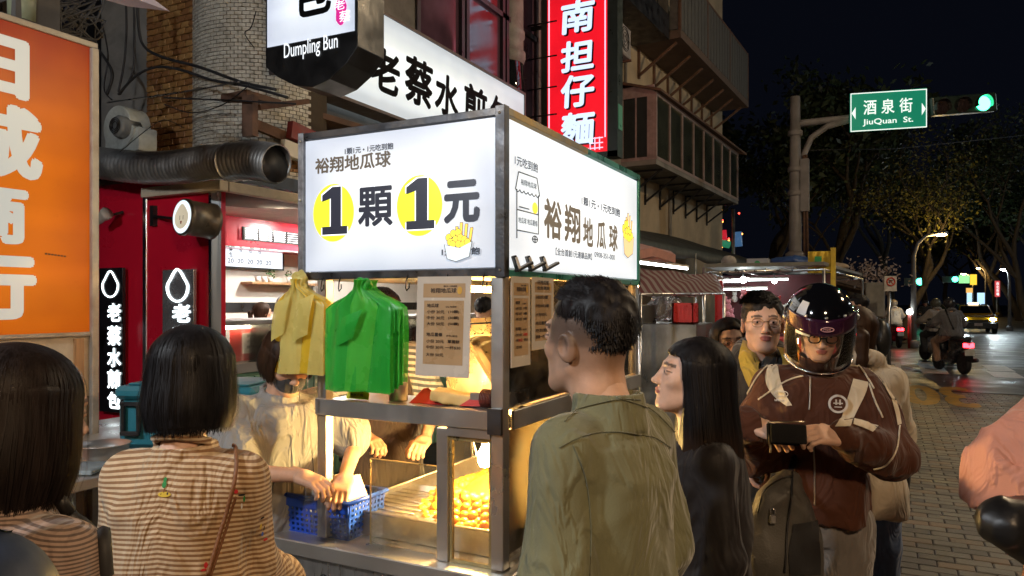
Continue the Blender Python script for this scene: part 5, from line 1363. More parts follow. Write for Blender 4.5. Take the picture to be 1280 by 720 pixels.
# clear film hanging at the left post
FILM = GL('clear_film', (.97, .97, .97), .05, .04, 1.5, (.9, .85, .75))
b = MB(); b.grid(lambda u, v: (PX0 - .06 + u * .09 + .01 * math.sin(v * 9), FY0 - .02 + .012 * math.sin(u * 14 + v * 5), .78 + v * .92), 8, 20); b.build('clear_film', FILM, cart)
b = MB(); q = PT(410, 668, 2.7); b.grid(lambda u, v: (q.x - .09 + u * .34, FY0 - .022 - .02 * math.sin(u * 9) * v, ZC - .03 + v * .13 + .03 * math.sin(u * 7)), 14, 6); b.build('crumpled_film', FILM, cart)
# tray with sides
b = MB(); TX0, TX1, TY0, TY1 = -1.885, -1.14, 2.24, 3.45
b.bb(TX0, TX1, TY0, TY1, ZC + .003, ZC + .01)
b.bb(TX0, TX1, TY0, TY0 + .006, ZC + .01, ZC + .09); b.bb(TX0, TX1, TY1 - .006, TY1, ZC + .01, ZC + .09); b.bb(TX0, TX0 + .006, TY0 + .006, TY1 - .006, ZC + .01, ZC + .09); b.bb(TX1 - .006, TX1, TY0 + .006, TY1 - .006, ZC + .01, ZC + .09)
b.tube([(TX0, TY0, ZC + .09), (TX1, TY0, ZC + .09), (TX1, TY1, ZC + .09), (TX0, TY1, ZC + .09), (TX0, TY0, ZC + .09)], .006, 8)
o = b.build('serving_tray', STEEL); setp(o, 'long stainless serving tray lying on the cart counter', 'tray')
b = MB(); b.bb(TX0 + .01, -1.50, TY0 + .02, TY0 + .5, ZC + .07, ZC + .073)
for k in range(8): b.tube([(TX0 + .02, TY0 + .04 + k * .05, ZC + .078), (-1.6, TY0 + .04 + k * .05, ZC + .078)], .003, 5)
o = b.build('drain_rack', STEEL); setp(o, 'wire drain rack lying over the left end of the serving tray', 'rack')
# sweet potato balls
BALLM = [M('sweet_potato_ball_%d' % i, c, .42, var=.16, scale=30, bump=.35, bscale=120, bdist=.003, sss=0) for i, c in enumerate(((.75, .36, .02), (.72, .30, .015), (.80, .44, .03)))]
bms = []
for i in range(3):
    bm = bmesh.new(); bmesh.ops.create_icosphere(bm, subdivisions=2, radius=.0205)
    for v in bm.verts: v.co *= 1 + random.uniform(-.04, .04)
    me = bpy.data.meshes.new('sweet_potato_ball'); bm.to_mesh(me); bm.free(); me.polygons.foreach_set('use_smooth', [True] * len(me.polygons)); me.materials.append(BALLM[i]); bms.append(me)
placed = []
def heap_h(x, y): 
    return ZC + .016 + .19 * math.exp(-((x + 1.42) / .25) ** 2 - ((y - 2.80) / .40) ** 2)
for L_ in range(11):
    z = ZC + .03 + L_ * .018
    yy = TY0 + .03
    while yy < 3.08:
        xx = -1.84 + (L_ % 2) * .02
        while xx < TX1 - .024:
            h_ = heap_h(xx, yy); 
            if z < h_ + .012 and (z > h_ - .016) and len(placed) < 298 and xx > -1.80 + .09 * math.sin(yy * 9):
                p = (xx + random.uniform(-.006, .006), yy + random.uniform(-.006, .006), z + random.uniform(-.004, .004)); placed.append(p)
            xx += .041
        yy += .041
b = MB(); b.grid(lambda u, v: (-1.80 + u * .64, TY0 + .05 + v * 1.1, max(ZC + .012, heap_h(-1.80 + u * .64, TY0 + .05 + v * 1.1) - .02)), 14, 24)
o = b.build('potato_ball_heap', BALLM[1]); setp(o, 'packed core of the golden sweet potato ball heap on the tray', 'fried balls', kind='stuff')
random.shuffle(placed)
for p in placed:
    o = bpy.data.objects.new('sweet_potato_ball', random.choice(bms)); COL.objects.link(o); o.location = p; o.rotation_euler = (random.random() * 3, random.random() * 3, 0)
    setp(o, 'golden fried sweet potato ball in the heap behind the cart glass', 'fried ball', 'sweet potato balls heaped on the serving tray')
# bulb, tubes
q = PT(607, 570, 2.86)
hb = thing('hanging_bulb', 'glaring warm bulb hanging behind the small cart window', 'lamp', tuple(q))
b = MB(); b.lathe([(.0, -.045), (.022, -.038), (.032, -.015), (.030, .008), (.016, .035), (.014, .05)], 18, T=Matrix.Translation(q)); b.build('bulb', E('hot_bulb', (1, .66, .24), 950), hb)
b = MB(); b.lathe([(.016, .05), (.02, .052), (.02, .09), (.006, .1)], 14, T=Matrix.Translation(q)); b.tube([q + Vector((0, 0, .1)), q + Vector((-.02, .01, .14)), q + Vector((-.05, .02, .12)), q + Vector((-.06, 0, .06)), q + Vector((-.04, 0, .0)), q + Vector((-.07, .02, -.02)), q + Vector((-.08, .02, .1)), q + Vector((0, .1, .17))], .005, 6); b.build('socket', BLK, hb)
for k, (xx, yy) in enumerate(((-1.72, 3.3), (-1.3, 3.45))):
    q = Vector((xx, yy, 1.12 if k == 0 else 1.08))
tl2 = thing('tube_light', 'warm tube light under the cart roof above the side shelf', 'lamp', (-1.45, 2.9, 1.68))
b = MB(); b.tube([(-1.45, 2.3, 1.672), (-1.45, 3.45, 1.672)], .012, 10); b.build('tube', E('cart_tube', (1, .48, .12), 48), tl2)
b = MB(); b.bb(-1.47, -1.43, 2.28, 3.47, 1.686, 1.704); b.build('batten', WHITEP, tl2)
tl3 = thing('tube_light', 'warm tube light under the front shelf over the tray', 'lamp', (-1.5, 2.36, 1.23))
b = MB(); b.tube([(-1.8, 2.36, 1.225), (-1.2, 2.36, 1.225)], .009, 10); b.build('tube', E('cart_tube2', (1, .46, .10), 42), tl3)
b = MB(); b.bb(-1.82, -1.18, 2.34, 2.38, 1.236, 1.248); b.build('batten', STEEL, tl3)
# slanted draining plates and big pan
b = MB()
def plate(b, p, th=.004, mi=0):
    p = [Vector(v) for v in p]; n = (p[1] - p[0]).cross(p[2] - p[0]).normalized() * th
    vs = p + [v + n for v in p]; b.add(vs, [(3, 2, 1, 0), (4, 5, 6, 7), (0, 1, 5, 4), (1, 2, 6, 5), (2, 3, 7, 6), (3, 0, 4, 7)], mi)
HOT = M('warm_stainless', (.72, .66, .52), .3, .85, var=.15, scale=6, dirt=.3, dirtcol=(.25, .15, .05))
dp = thing('draining_hood', 'slanted perforated stainless draining hood over the potato ball tray', 'draining hood', (-1.4, 3.2, ZC))
b = MB(); plate(b, [(-1.15, 2.55, .98), (-1.15, 3.40, .98), (-1.62, 3.40, 1.52), (-1.62, 2.75, 1.52)]); b.build('sheet', HOT, dp)
b = MB(); b.bar((-1.13, 2.53, .985), (-1.64, 2.73, 1.545), .035, .02); b.bar((-1.13, 3.41, .985), (-1.64, 3.41, 1.545), .03, .02); b.bar((-1.63, 2.73, 1.54), (-1.63, 3.41, 1.54), .03, .02); b.build('rim', HOT, dp)
b = MB()
for i in range(9):
    for j in range(7):
        u = (i + .5) / 9; v = (j + .5) / 7; p = Vector((-1.15 - .47 * v, 2.6 + .14 * v + (.78 - .14 * v) * u, .98 + .54 * v)) + Vector((.75, 0, .65)) * .006
        b.sphere(p, (.006, .006, .003), 6, 4)
b.build('perforation', BLK, dp)
b = MB(); b.tube([(-1.16, 2.6, ZC + .01), (-1.16, 2.6, .97)], .01, 6); b.tube([(-1.16, 3.38, ZC + .01), (-1.16, 3.38, .97)], .01, 6); b.tube([(-1.61, 3.38, ZC + .01), (-1.61, 3.38, 1.5)], .01, 6); b.build('leg', STEEL, dp)
wk = thing('frying_pan', 'round stainless pan leaning behind the menu sheet inside the cart', 'pan', tuple(PT(603, 478, 3.0)))
T = Matrix.Translation(PT(606, 470, 3.05)) @ Matrix.Rotation(YAW + R(28), 4, 'Z') @ Matrix.Rotation(R(78), 4, 'X')
b = MB(); b.lathe([(.17, 0), (.16, -.03), (.12, -.06), (.0, -.07), (.0, -.066), (.117, -.055), (.155, -.026), (.166, .002)], 32, T=T, cap=False); b.build('bowl', HOT, wk)
b = MB(); b.tube([T @ Vector((.17 * math.cos(a / 32 * 6.2832), .17 * math.sin(a / 32 * 6.2832), 0)) for a in range(33)], .006, 6); b.build('rim', HOT, wk)
# hooks
for px_ in (402, 424, 508, 558, 604):
    q = onY(px_, 350, FY0 - .012); z = ZB
    b = MB(); b.tube([(q.x, q.y + .01, z + .01), (q.x, q.y, z - .01), (q.x, q.y - .004, z - .035), (q.x + .008, q.y - .01, z - .045), (q.x + .02, q.y - .012, z - .035), (q.x + .02, q.y - .012, z - .02)], .0025, 6); b.build('hook', BLK, cart)
for k, px_ in enumerate((642, 659, 677)):
    q = onX(px_, 331, FX1 + .02)
    cl_ = thing('metal_clip', 'black and white clip on the lower cart lightbox edge, ' + ('nearest the corner post', 'middle of the three', 'farthest from the corner post')[k], 'clip', tuple(q))
    b = MB(); b.bar(q + Vector((0, 0, .03)), q + Vector((.01, .015, -.02)), .02, .012); b.bar(q + Vector((.01, .0, -.02)), q + Vector((.03, .075, .01)), .018, .01); b.build('jaw', BLK, cl_, bevel=.002)
    b = MB(); b.bar(q + Vector((.008, -.002, .025)), q + Vector((.016, .01, -.012)), .012, .008); b.build('grip', WHITEP, cl_)

# ------------------------------------------------------------------ hanging plastic bags
def bag_mat(name, c):
    m = M(name, c, .32, var=.15, scale=6, bump=.35, bscale=22, bdist=.006, spec=.6)
    P = m.node_tree.nodes['Principled BSDF']; nt = m.node_tree; L = nt.links; out = nt.nodes['Material Output']
    n = noise(nt, 13, 3, stretch=(2.2, 1, .22), rough=.5, dist=1.0); b2 = nt.nodes.new('ShaderNodeBump'); b2.inputs['Strength'].default_value = .5; b2.inputs['Distance'].default_value = .01; L.new(n.outputs[0], b2.inputs['Height']); L.new(P.inputs['Normal'].links[0].from_socket, b2.inputs['Normal']); L.new(b2.outputs[0], P.inputs['Normal'])
    tr = nt.nodes.new('ShaderNodeBsdfTranslucent'); tr.inputs[0].default_value = (*sc3(c, 1.3), 1); L.new(b2.outputs[0], tr.inputs['Normal']); mx = nt.nodes.new('ShaderNodeMixShader'); mx.inputs[0].default_value = .22
    L.new(P.outputs[0], mx.inputs[1]); L.new(tr.outputs[0], mx.inputs[2])
    tp = nt.nodes.new('ShaderNodeBsdfTransparent'); m2 = nt.nodes.new('ShaderNodeMixShader'); m2.inputs[0].default_value = .12; L.new(mx.outputs[0], m2.inputs[1]); L.new(tp.outputs[0], m2.inputs[2]); L.new(m2.outputs[0], out.inputs[0])
    return m
def bag_bundle(name, label, l, r_, t_, bt, Y, matl, mat2, layers, seed, flaps, lean, fan):
    r0 = random.Random(seed)
    x0, x1, z0, z1 = recY(l, r_, (l + r_) / 2, t_, bt, Y); W = x1 - x0; H = z1 - z0; cx_ = (x0 + x1) / 2 + lean * W
    th_ = thing(name, label, 'plastic bags', (cx_, Y, z1))
    for L_ in range(layers):
        off = L_ * .006; dx = fan * L_; wv_ = r0.random() * 6
        def fn(u, v, L_=L_, dx=dx, wv_=wv_):
            # v 0 top, 1 bottom
            wd = .13 + .87 * min(1, max(0, (v - .10) / .13)) ** .55 if v > .10 else .2 - .07 * math.sin(v / .10 * math.pi)
            bulge = math.sin(math.pi * u) * .012
            fold = (.010 * math.sin(u * 9 + wv_ + v * 1.3) + (.005 * math.sin(u * 23 + wv_ * 2 + v * 4))) * (1.4 - v * .7)
            pinch = .012 * math.sin(u * 40) * max(0, 1 - v / .3)
            c_ = cx_ + (x0 + W / 2 - cx_) * min(1, v / .25)
            return (c_ + (u - .5) * wd * W + dx * min(1, v / .3), Y - .02 + off - bulge + fold + pinch, z1 - v * H * (1 - .012 * L_ + .004 * math.sin(u * 7 + L_)) - abs(u - .5) ** 2 * .05 * (1 if .1 < v < .5 else 0))
        b = MB(); b.grid(fn, 28, 34); b.build('bag_sheet', matl if L_ % 2 == 0 else mat2, th_)
    for (u0, v0_, u1, v1_, w_) in flaps:
        b = MB()
        def ff(u, v):
            uu = u0 + (u1 - u0) * v; vv = v0_ + (v1_ - v0_) * v
            return (x0 + W * uu + (u - .5) * w_ * W * (1 - .15 * v), Y - .046 - .006 * math.sin(u * 3.1) - .006 * math.sin(v * 3), z1 - H * vv + (u - .5) * .03 * (1 if u0 > u1 else -1))
        b.grid(ff, 8, 14); b.build('bag_handle', matl, th_)
    b = MB(); c_ = Vector((cx_, Y - .01, z1 - .01))
    s_ = SDF(); 
    for k in range(7): a = r0.random() * 6.28; s_.ell(c_ + Vector((math.cos(a) * .02, math.sin(a) * .01, r0.uniform(-.02, .03))), (.018, .014, .018), k=.006)
    s_.cap(c_ + Vector((0, 0, -.06)), c_, .016, .012, .01)
    V_, F_ = s_.mesh(.004, lambda p: np.abs(vnoise(p, 60, seed) - .5) * .012)
    link_mesh('bag_knot', np_mesh('bag_knot', [(V_, F_)]), th_, matl)
    return th_
YB1 = bag_mat('pale_yellow_plastic', (.74, .64, .20)); YB2 = bag_mat('bright_yellow_plastic', (.85, .58, .04))
GB1 = bag_mat('green_plastic', (.035, .48, .06)); GB2 = bag_mat('lime_plastic', (.09, .60, .07))
bag_bundle('bag_bundle', 'bundle of pale yellow plastic bags tied to the cart corner', 347, 411, 349, 467, FY0 - .03, YB1, YB2, 5, 3, [(.28, .22, .18, .62, .3), (.72, .2, .62, .62, .34)], -.02, .004)
bag_bundle('bag_bundle', 'bundle of green plastic bags hanging beside the yellow ones', 410, 494, 350, 489, FY0 - .05, GB1, GB2, 9, 8, [(.5, .3, .38, .56, .3)], .07, .0035)

# ------------------------------------------------------------------ menu sheets
PAPER = M('laminated_paper', (.62, .56, .48), .18, var=.06, bump=.1, bscale=8, bdist=.006, spec=.7)
KP = M('kraft_panel_print', (.45, .30, .16), .3, bump=0, var=.08)
MI = M('menu_ink', (.04, .025, .015), .4, bump=0)
RINK = M('red_ink', (.6, .05, .02), .4, bump=0)
def menu(label, o, r, u, W, H, nrm, lines, red=()):
    o, r, u, nrm = Vector(o), Vector(r).normalized(), Vector(u).normalized(), Vector(nrm).normalized()
    th_ = thing('menu_sheet', label, 'menu sheet', tuple(o))
    b = MB(); vs = [o, o + r * W, o + r * W + u * H, o + u * H]; b.add(vs + [v - nrm * .002 for v in vs], [(0, 1, 2, 3), (7, 6, 5, 4), (0, 4, 5, 1), (1, 5, 6, 2), (2, 6, 7, 3), (3, 7, 4, 0)]); b.build('sheet', PAPER, th_)
    def rc(b, a, e, c_, d_, k=1, mi=0): q_ = [o + r * W * x_ + u * H * y_ + nrm * .0006 * k for x_, y_ in ((a, c_), (e, c_), (e, d_), (a, d_))]; b.add(q_, [(0, 1, 2, 3)], mi)
    b = MB(); rc(b, .12, .9, .79, .93); rc(b, .14, .88, .12, .76); b.build('printed_panel', KP, th_)
    b = MB()
    for (s_, x_, y_, w_, h_) in lines: text_into(b, s_, o + r * W * x_ + u * H * y_ + nrm * .0015, r, u, W * w_, H * h_, .025)
    b.build('lettering', MI, th_)
    if red:
        b = MB()
        for (s_, x_, y_, w_, h_) in red: text_into(b, s_, o + r * W * x_ + u * H * y_ + nrm * .0016, r, u, W * w_, H * h_, .03)
        b.build('red_lettering', RINK, th_)
    b = MB(); q_ = [o + r * W * (.8 + .045 * math.cos(a / 12 * 6.283)) + u * H * (.86 + .04 * math.sin(a / 12 * 6.283)) + nrm * .0015 for a in range(12)]; b.add(q_, [tuple(range(12))]); b.build('potato_mark', M('ochre_print', (.6, .35, .05), .5), th_)
    return th_
LN = [('裕翔地瓜球', .26, .835, .48, .05), ('1顆1元 • 1元吃到飽', .5, .895, .25, .016), ('地瓜球', .2, .69, .22, .04), ('QQ 地瓜球', .55, .69, .2, .018), ('小份 20元', .2, .63, .33, .036), ('(10顆)', .6, .63, .2, .034), ('中份 30元', .2, .57, .33, .036), ('(30顆)', .6, .57, .2, .034),
      ('大份 50元', .2, .51, .33, .036), ('(50顆)', .6, .51, .2, .034), ('地瓜薯條', .2, .40, .3, .04), ('FRIES', .58, .40, .2, .018), ('小份 20元', .2, .335, .33, .036), ('單獨餅', .6, .335, .22, .036), ('中份 30元', .2, .275, .33, .036), ('一杯$30', .56, .275, .28, .036), ('大份 50元', .2, .2, .33, .036)]
a_ = onY(519, 469, FY0 - .04); c_ = onY(586, 473, FY0 - .04); d_ = onY(522, 346, FY0 - .04)
menu('laminated menu sheet with prices hanging on a hook at the cart front', a_, c_ - a_, d_ - a_, (c_ - a_).length, (d_ - a_).length, (0, -1, 0), LN)
a_ = onX(639, 460, FX1 + .014); c_ = onX(663, 444, FX1 + .014); d_ = onX(639, 345, FX1 + .014)
menu('laminated menu sheet on the cart side nearest the corner post', a_, (0, 1, 0), (0, 0, 1), c_.y - a_.y, d_.z - a_.z, (1, 0, 0), LN, [('單獨餅', .6, .335, .22, .036), ('30元', .35, .275, .2, .036)])
a2 = onX(665, 438, FX1 + .02); c2 = onX(692, 424, FX1 + .02); d2 = onX(665, 346, FX1 + .02)
LN2 = [('1元地瓜球', .2, .9, .55, .06), ('全台首創', .2, .83, .6, .05), ('小份20元10顆', .15, .7, .55, .05), ('中份30元30顆', .15, .58, .6, .05), ('大份50元', .15, .46, .5, .05), ('地瓜薯條', .15, .34, .5, .05), ('吃到飽', .15, .24, .5, .05), ('單獨一杯30元', .15, .15, .6, .05)]
menu('orange toned menu sheet on the cart side behind the first one', a2, (0, 1, 0), (0, 0, 1), c2.y - a2.y, d2.z - a2.z, (1, 0, 0), LN2)

# things on the shelf
zc_ = ZS
b = MB(); q = onY(447, 496, FY0 + .04); b.prism([(-.052, 0), (.05, 0), (.052, .02), (.04, .042), (-.035, .048), (-.045, .03)], .002, Matrix.Translation((q.x, q.y, zc_)) @ Matrix.Rotation(R(80), 4, 'X'), 0)
yc_ = thing('yellow_card', 'small bright yellow card with writing on the front shelf', 'card', (q.x, q.y, zc_)); b.build('card', M('lemon_card', (.75, .7, .03), .5), yc_)
b = MB()
for k, s_ in enumerate(('請先付款', '謝謝光臨')): text_into(b, s_, (q.x - .03, q.y - .006, zc_ + .026 - k * .014), (1, 0, 0), (0, .17, .98), .06, .010, .01)
b.build('lettering', MI, yc_)
q = onY(498, 500, FY0 + .08); cp_ = thing('skewer_cup', 'steel cup full of yellow tipped bamboo skewers on the shelf', 'cup', (q.x, q.y, zc_))
b = MB(); b.lathe([(.034, .001), (.036, .1), (.033, .1), (.031, .006)], 20, T=Matrix.Translation((q.x, q.y, zc_))); b.build('cup', STEEL, cp_)
SK = M('bamboo', (.6, .42, .1), .6)
for k in range(34):
    a = random.random() * 6.28; r_ = random.random() ** .5 * .026
    b = MB(); b.tube([(q.x + r_ * math.cos(a) * .6, q.y + r_ * math.sin(a) * .6, zc_ + .01), (q.x + r_ * 1.15 * math.cos(a), q.y + r_ * 1.15 * math.sin(a), zc_ + .155 + random.random() * .015)], .0022, 5); b.build('skewer', SK, cp_)
q = onY(575, 500, FY0 + .1)
s_ = SDF(); s_.boxp((q.x, q.y, zc_ + .02), (.1, .05, .02), (0, .12, .2), rnd=.01); V_, F_ = s_.mesh(.005, lambda p: (vnoise(p, 30, 2) - .5) * .012)
o = link_mesh('paper_bag', np_mesh('paper_bag', [(V_, F_)]), None, M('butter_paper', (.7, .5, .2), .6)); setp(o, 'folded butter yellow paper bag on the front shelf', 'paper bag')
one('red_folder', M('red_card', (.5, .03, .02), .5), 'red folded card wedge between the skewers and the paper bag', 'card', lambda b: (plate(b, [onY(512, 505, FY0 + .06), onY(640 - 80, 507, FY0 + .06), onY(536, 486, FY0 + .12), onY(530, 487, FY0 + .12)], .006), plate(b, [onY(575, 508, FY0 + .05), onY(612, 509, FY0 + .05), onY(608, 494, FY0 + .07), onY(600, 492, FY0 + .07)], .006)))
q = onY(611, 500, FY0 + .06)
one('rubber_bands', M('brown_rubber_band', (.10, .02, .015), .5), 'coil of dark red rubber bands on the shelf by the corner post', 'rubber bands', lambda b: [b.tube([(q.x - .02 + k * .006, q.y + .03 * math.cos(a / 14 * 6.283), zc_ + .032 + .03 * math.sin(a / 14 * 6.283)) for a in range(15)], .0025, 5) for k in range(8)])
# side shelf tray
one('side_tray', STEEL, 'shallow steel tray on the side shelf next to the corner post', 'tray', lambda b: (b.bb(FX1 - .16, FX1 - .03, FY0 + .06, FY0 + .24, ZS, ZS + .005), b.bb(FX1 - .03, FX1 - .025, FY0 + .06, FY0 + .24, ZS, ZS + .05), b.bb(FX1 - .16, FX1 - .03, FY0 + .055, FY0 + .06, ZS, ZS + .05)))
# blue basket with paper bags
BLUE = M('blue_plastic', (.015, .07, .5), .35, var=.1)
bq = Vector((-2.075, 2.16, ZC + .002)); bk = thing('blue_basket', 'blue perforated plastic basket holding paper bags at the cart end', 'basket', tuple(bq))
bw_, bd_, bh_ = .30, .2, .14
def side(b, a, e, h, n, m, flare=.012):
    a, e = Vector(a), Vector(e); L_ = (e - a).length; t_ = (e - a).normalized()
    out = Vector((t_.y, -t_.x, 0))
    for i in range(n + 1):
        p = a + t_ * (L_ * i / n); b.bar(p + Vector((0, 0, .0)), p + out * flare + Vector((0, 0, h)), .011, .004, up=out)
    for j in range(m + 1):
        f = j / m; b.bar(a + out * flare * f + Vector((0, 0, h * f)), e + out * flare * f + Vector((0, 0, h * f)), .004, .009)
b = MB(); c0, c1, c2_, c3 = bq, bq + Vector((bw_, 0, 0)), bq + Vector((bw_, bd_, 0)), bq + Vector((0, bd_, 0))
side(b, c0, c1, bh_, 13, 7); side(b, c1, c2_, bh_, 9, 7); side(b, c2_, c3, bh_, 13, 7); side(b, c3, c0, bh_, 9, 7)
b.bb(bq.x, bq.x + bw_, bq.y, bq.y + bd_, bq.z, bq.z + .004); b.build('lattice', BLUE, bk)
b = MB(); e_ = .016; b.tube([c0 + Vector((-e_, -e_, bh_)), c1 + Vector((e_, -e_, bh_)), c2_ + Vector((e_, e_, bh_)), c3 + Vector((-e_, e_, bh_)), c0 + Vector((-e_, -e_, bh_))], .009, 6); b.bb(c0.x - .01, c1.x + .01, c0.y - .016, c0.y - .01, bh_ + bq.z - .04, bh_ + bq.z); b.build('rim', BLUE, bk)
PB = M('white_paper_bag', (.72, .62, .45), .8, var=.06)
for k in range(14):
    p = Vector((-1.90 + k * .008, 0, 0)); 
    b = MB(); T = Matrix.Translation((p.x, bq.y + .05 + k * .004, ZC + .10)) @ Matrix.Rotation(R(-28 + random.uniform(-3, 3)), 4, 'Y') @ Matrix.Rotation(R(8), 4, 'Z')
    b.box((0, 0, .04), (.004, .13, .16), T=T); o = b.build('paper_bag', PB); setp(o, 'white paper bag standing in the row inside the blue basket', 'paper bag', 'paper bags filed in the blue basket')
q = PT(372, 597, 2.86); blob('napkin_pack', 'soft white napkin pack in the left half of the blue basket', 'napkins', M('tissue', (.75, .68, .62), .9), (-2.0, 2.26, ZC + .13), (.07, .06, .045), .03, 12, .008, 4)

# ------------------------------------------------------------------ table with teal cooler behind the women
tb = thing('side_table', 'steel side table holding the teal cooler and metal bowl', 'table', (-3.1, 2.2, 0))
cc = PT(240, 545, 2.75); cz = 1.0
tz = 1.0
b = MB(); b.bb(-3.7, -2.5, 1.55, 2.85, tz - .04, tz, ch=.004); b.build('table_top', STEEL, tb)
for (x, y) in ((-3.65, 1.6), (-2.55, 1.6), (-3.65, 2.8), (-2.55, 2.8)):
    b = MB(); b.tube([(x, y, 0), (x, y, tz - .04)], .02, 8); b.build('leg', ALU, tb)
TEAL = M('teal_plastic', (.02, .15, .20), .4, var=.1, scale=4, bump=.15, bscale=80)
cl = thing('cooler', 'teal plastic cooler box with black side handles behind the bobbed woman', 'cooler', (0, 0, 0))
A_ = PT(146, 556, 3.12); cl.location = (A_.x, A_.y, tz); 
ang = YAW - R(6)
cl.rotation_euler = (0, 0, ang); WM[cl.name] = Matrix.Translation(cl.location) @ Matrix.Rotation(ang, 4, 'Z')
Wc, Dc, Hc = .60, .36, .205
b = MB(); b.bb(0, Wc, 0, Dc, .001, Hc, ch=.02); b.build('body', TEAL, cl, local=True)
b = MB(); b.bb(-.012, Wc + .012, -.012, Dc + .012, Hc + .003, Hc + .06, ch=.018); b.bb(.03, Wc - .03, .03, Dc - .03, Hc + .061, Hc + .07, ch=.004); b.build('lid', TEAL, cl, local=True)
b = MB(); b.bb(.03, .045, -.025, -.003, .07, .20, ch=.004); b.bb(.10, .115, -.025, -.003, .07, .20, ch=.004); b.bb(.03, .115, -.03, -.012, .06, .078, ch=.004); b.bb(.025, .12, -.02, .0, .185, .2); b.build('handle', BLK, cl, local=True)
q = PT(128, 574, 2.88)
one('metal_bowl', STEEL, 'shiny metal bowl between the two women in front of the cooler', 'bowl', lambda b: b.lathe([(.05, .0), (.092, .04), (.10, .065), (.105, .065), (.098, .067), (.086, .04), (.046, .006)], 28, T=Matrix.Translation((q.x, q.y, tz + .002)), cap=False))
q = PT(96, 585, 2.7)
one('glass_scale', M('scale_glass', (.25, .3, .32), .1, var=.1, bump=0), 'thin glass topped kitchen scale left of the metal bowl', 'scale', lambda b: (b.bb(-.1, .1, -.08, .08, .0, .018, ch=.004, T=Matrix.Translation((q.x, q.y, tz + .002)) @ Matrix.Rotation(YAW, 4, 'Z')),))
one('scallion_heap', M('scallion', (.05, .22, .03), .6, var=.5, scale=30), 'small heap of chopped green onion beside the metal bowl', 'green onion', lambda b: [b.sphere(PT(143 + random.uniform(-8, 8), 0, 2.9 + random.uniform(-.03, .03)).xy.to_3d() + Vector((0, 0, tz + .01 + random.random() * .02)), .006, 5, 4) for k in range(50)], kind='stuff')
# ================================================================== PEOPLE
from mathutils.bvhtree import BVHTree
def skin_mat(name, col, fade=(.035, .028, .025)):
    if name in MATS: return MATS[name]
    m = M(name, col, .55, var=.14, scale=22, bump=.3, bscale=260, bdist=.0012, sss=.06, rvar=.12)
    nt, N, L, P = nodes_of(m)
    src = P.inputs['Base Color'].links[0].from_socket
    for at, c in (('lip', (.42, .14, .12)), ('fade', fade), ('brow', (.03, .022, .018))):
        a = N.new('ShaderNodeAttribute'); a.attribute_name = at
        mx = N.new('ShaderNodeMixRGB'); L.new(a.outputs['Fac'], mx.inputs[0]); L.new(src, mx.inputs[1]); mx.inputs[2].default_value = (*c, 1); src = mx.outputs[0]
    L.new(src, P.inputs['Base Color'])
    return m
SKIN = skin_mat('skin', (.56, .33, .22)); SKINF = skin_mat('fair_skin', (.66, .42, .31))
def hair_mat(name, c, c2=None):
    if name in MATS: return MATS[name]
    m = M(name, c, .5, var=.5, scale=60, stretch=(1, 1, .06), bump=.35, bscale=160, bdist=.0015, rvar=.1, spec=.16)
    if c2:      # dyed lower lengths
        nt, N, L, P = nodes_of(m); src = P.inputs['Base Color'].links[0].from_socket
        tc = N.new('ShaderNodeTexCoord'); sp = N.new('ShaderNodeSeparateXYZ'); L.new(tc.outputs['Object'], sp.inputs[0])
        mr = N.new('ShaderNodeMapRange'); L.new(sp.outputs[2], mr.inputs[0]); mr.inputs[1].default_value = 1.30; mr.inputs[2].default_value = 1.12; mr.inputs[3].default_value = 0; mr.inputs[4].default_value = .8
        mx = N.new('ShaderNodeMixRGB'); L.new(mr.outputs[0], mx.inputs[0]); L.new(src, mx.inputs[1]); mx.inputs[2].default_value = (*c2, 1); L.new(mx.outputs[0], P.inputs['Base Color'])
    return m
HB = hair_mat('black_hair', (.010, .009, .010)); HBR = hair_mat('brown_hair', (.035, .018, .010))
_hc = {}
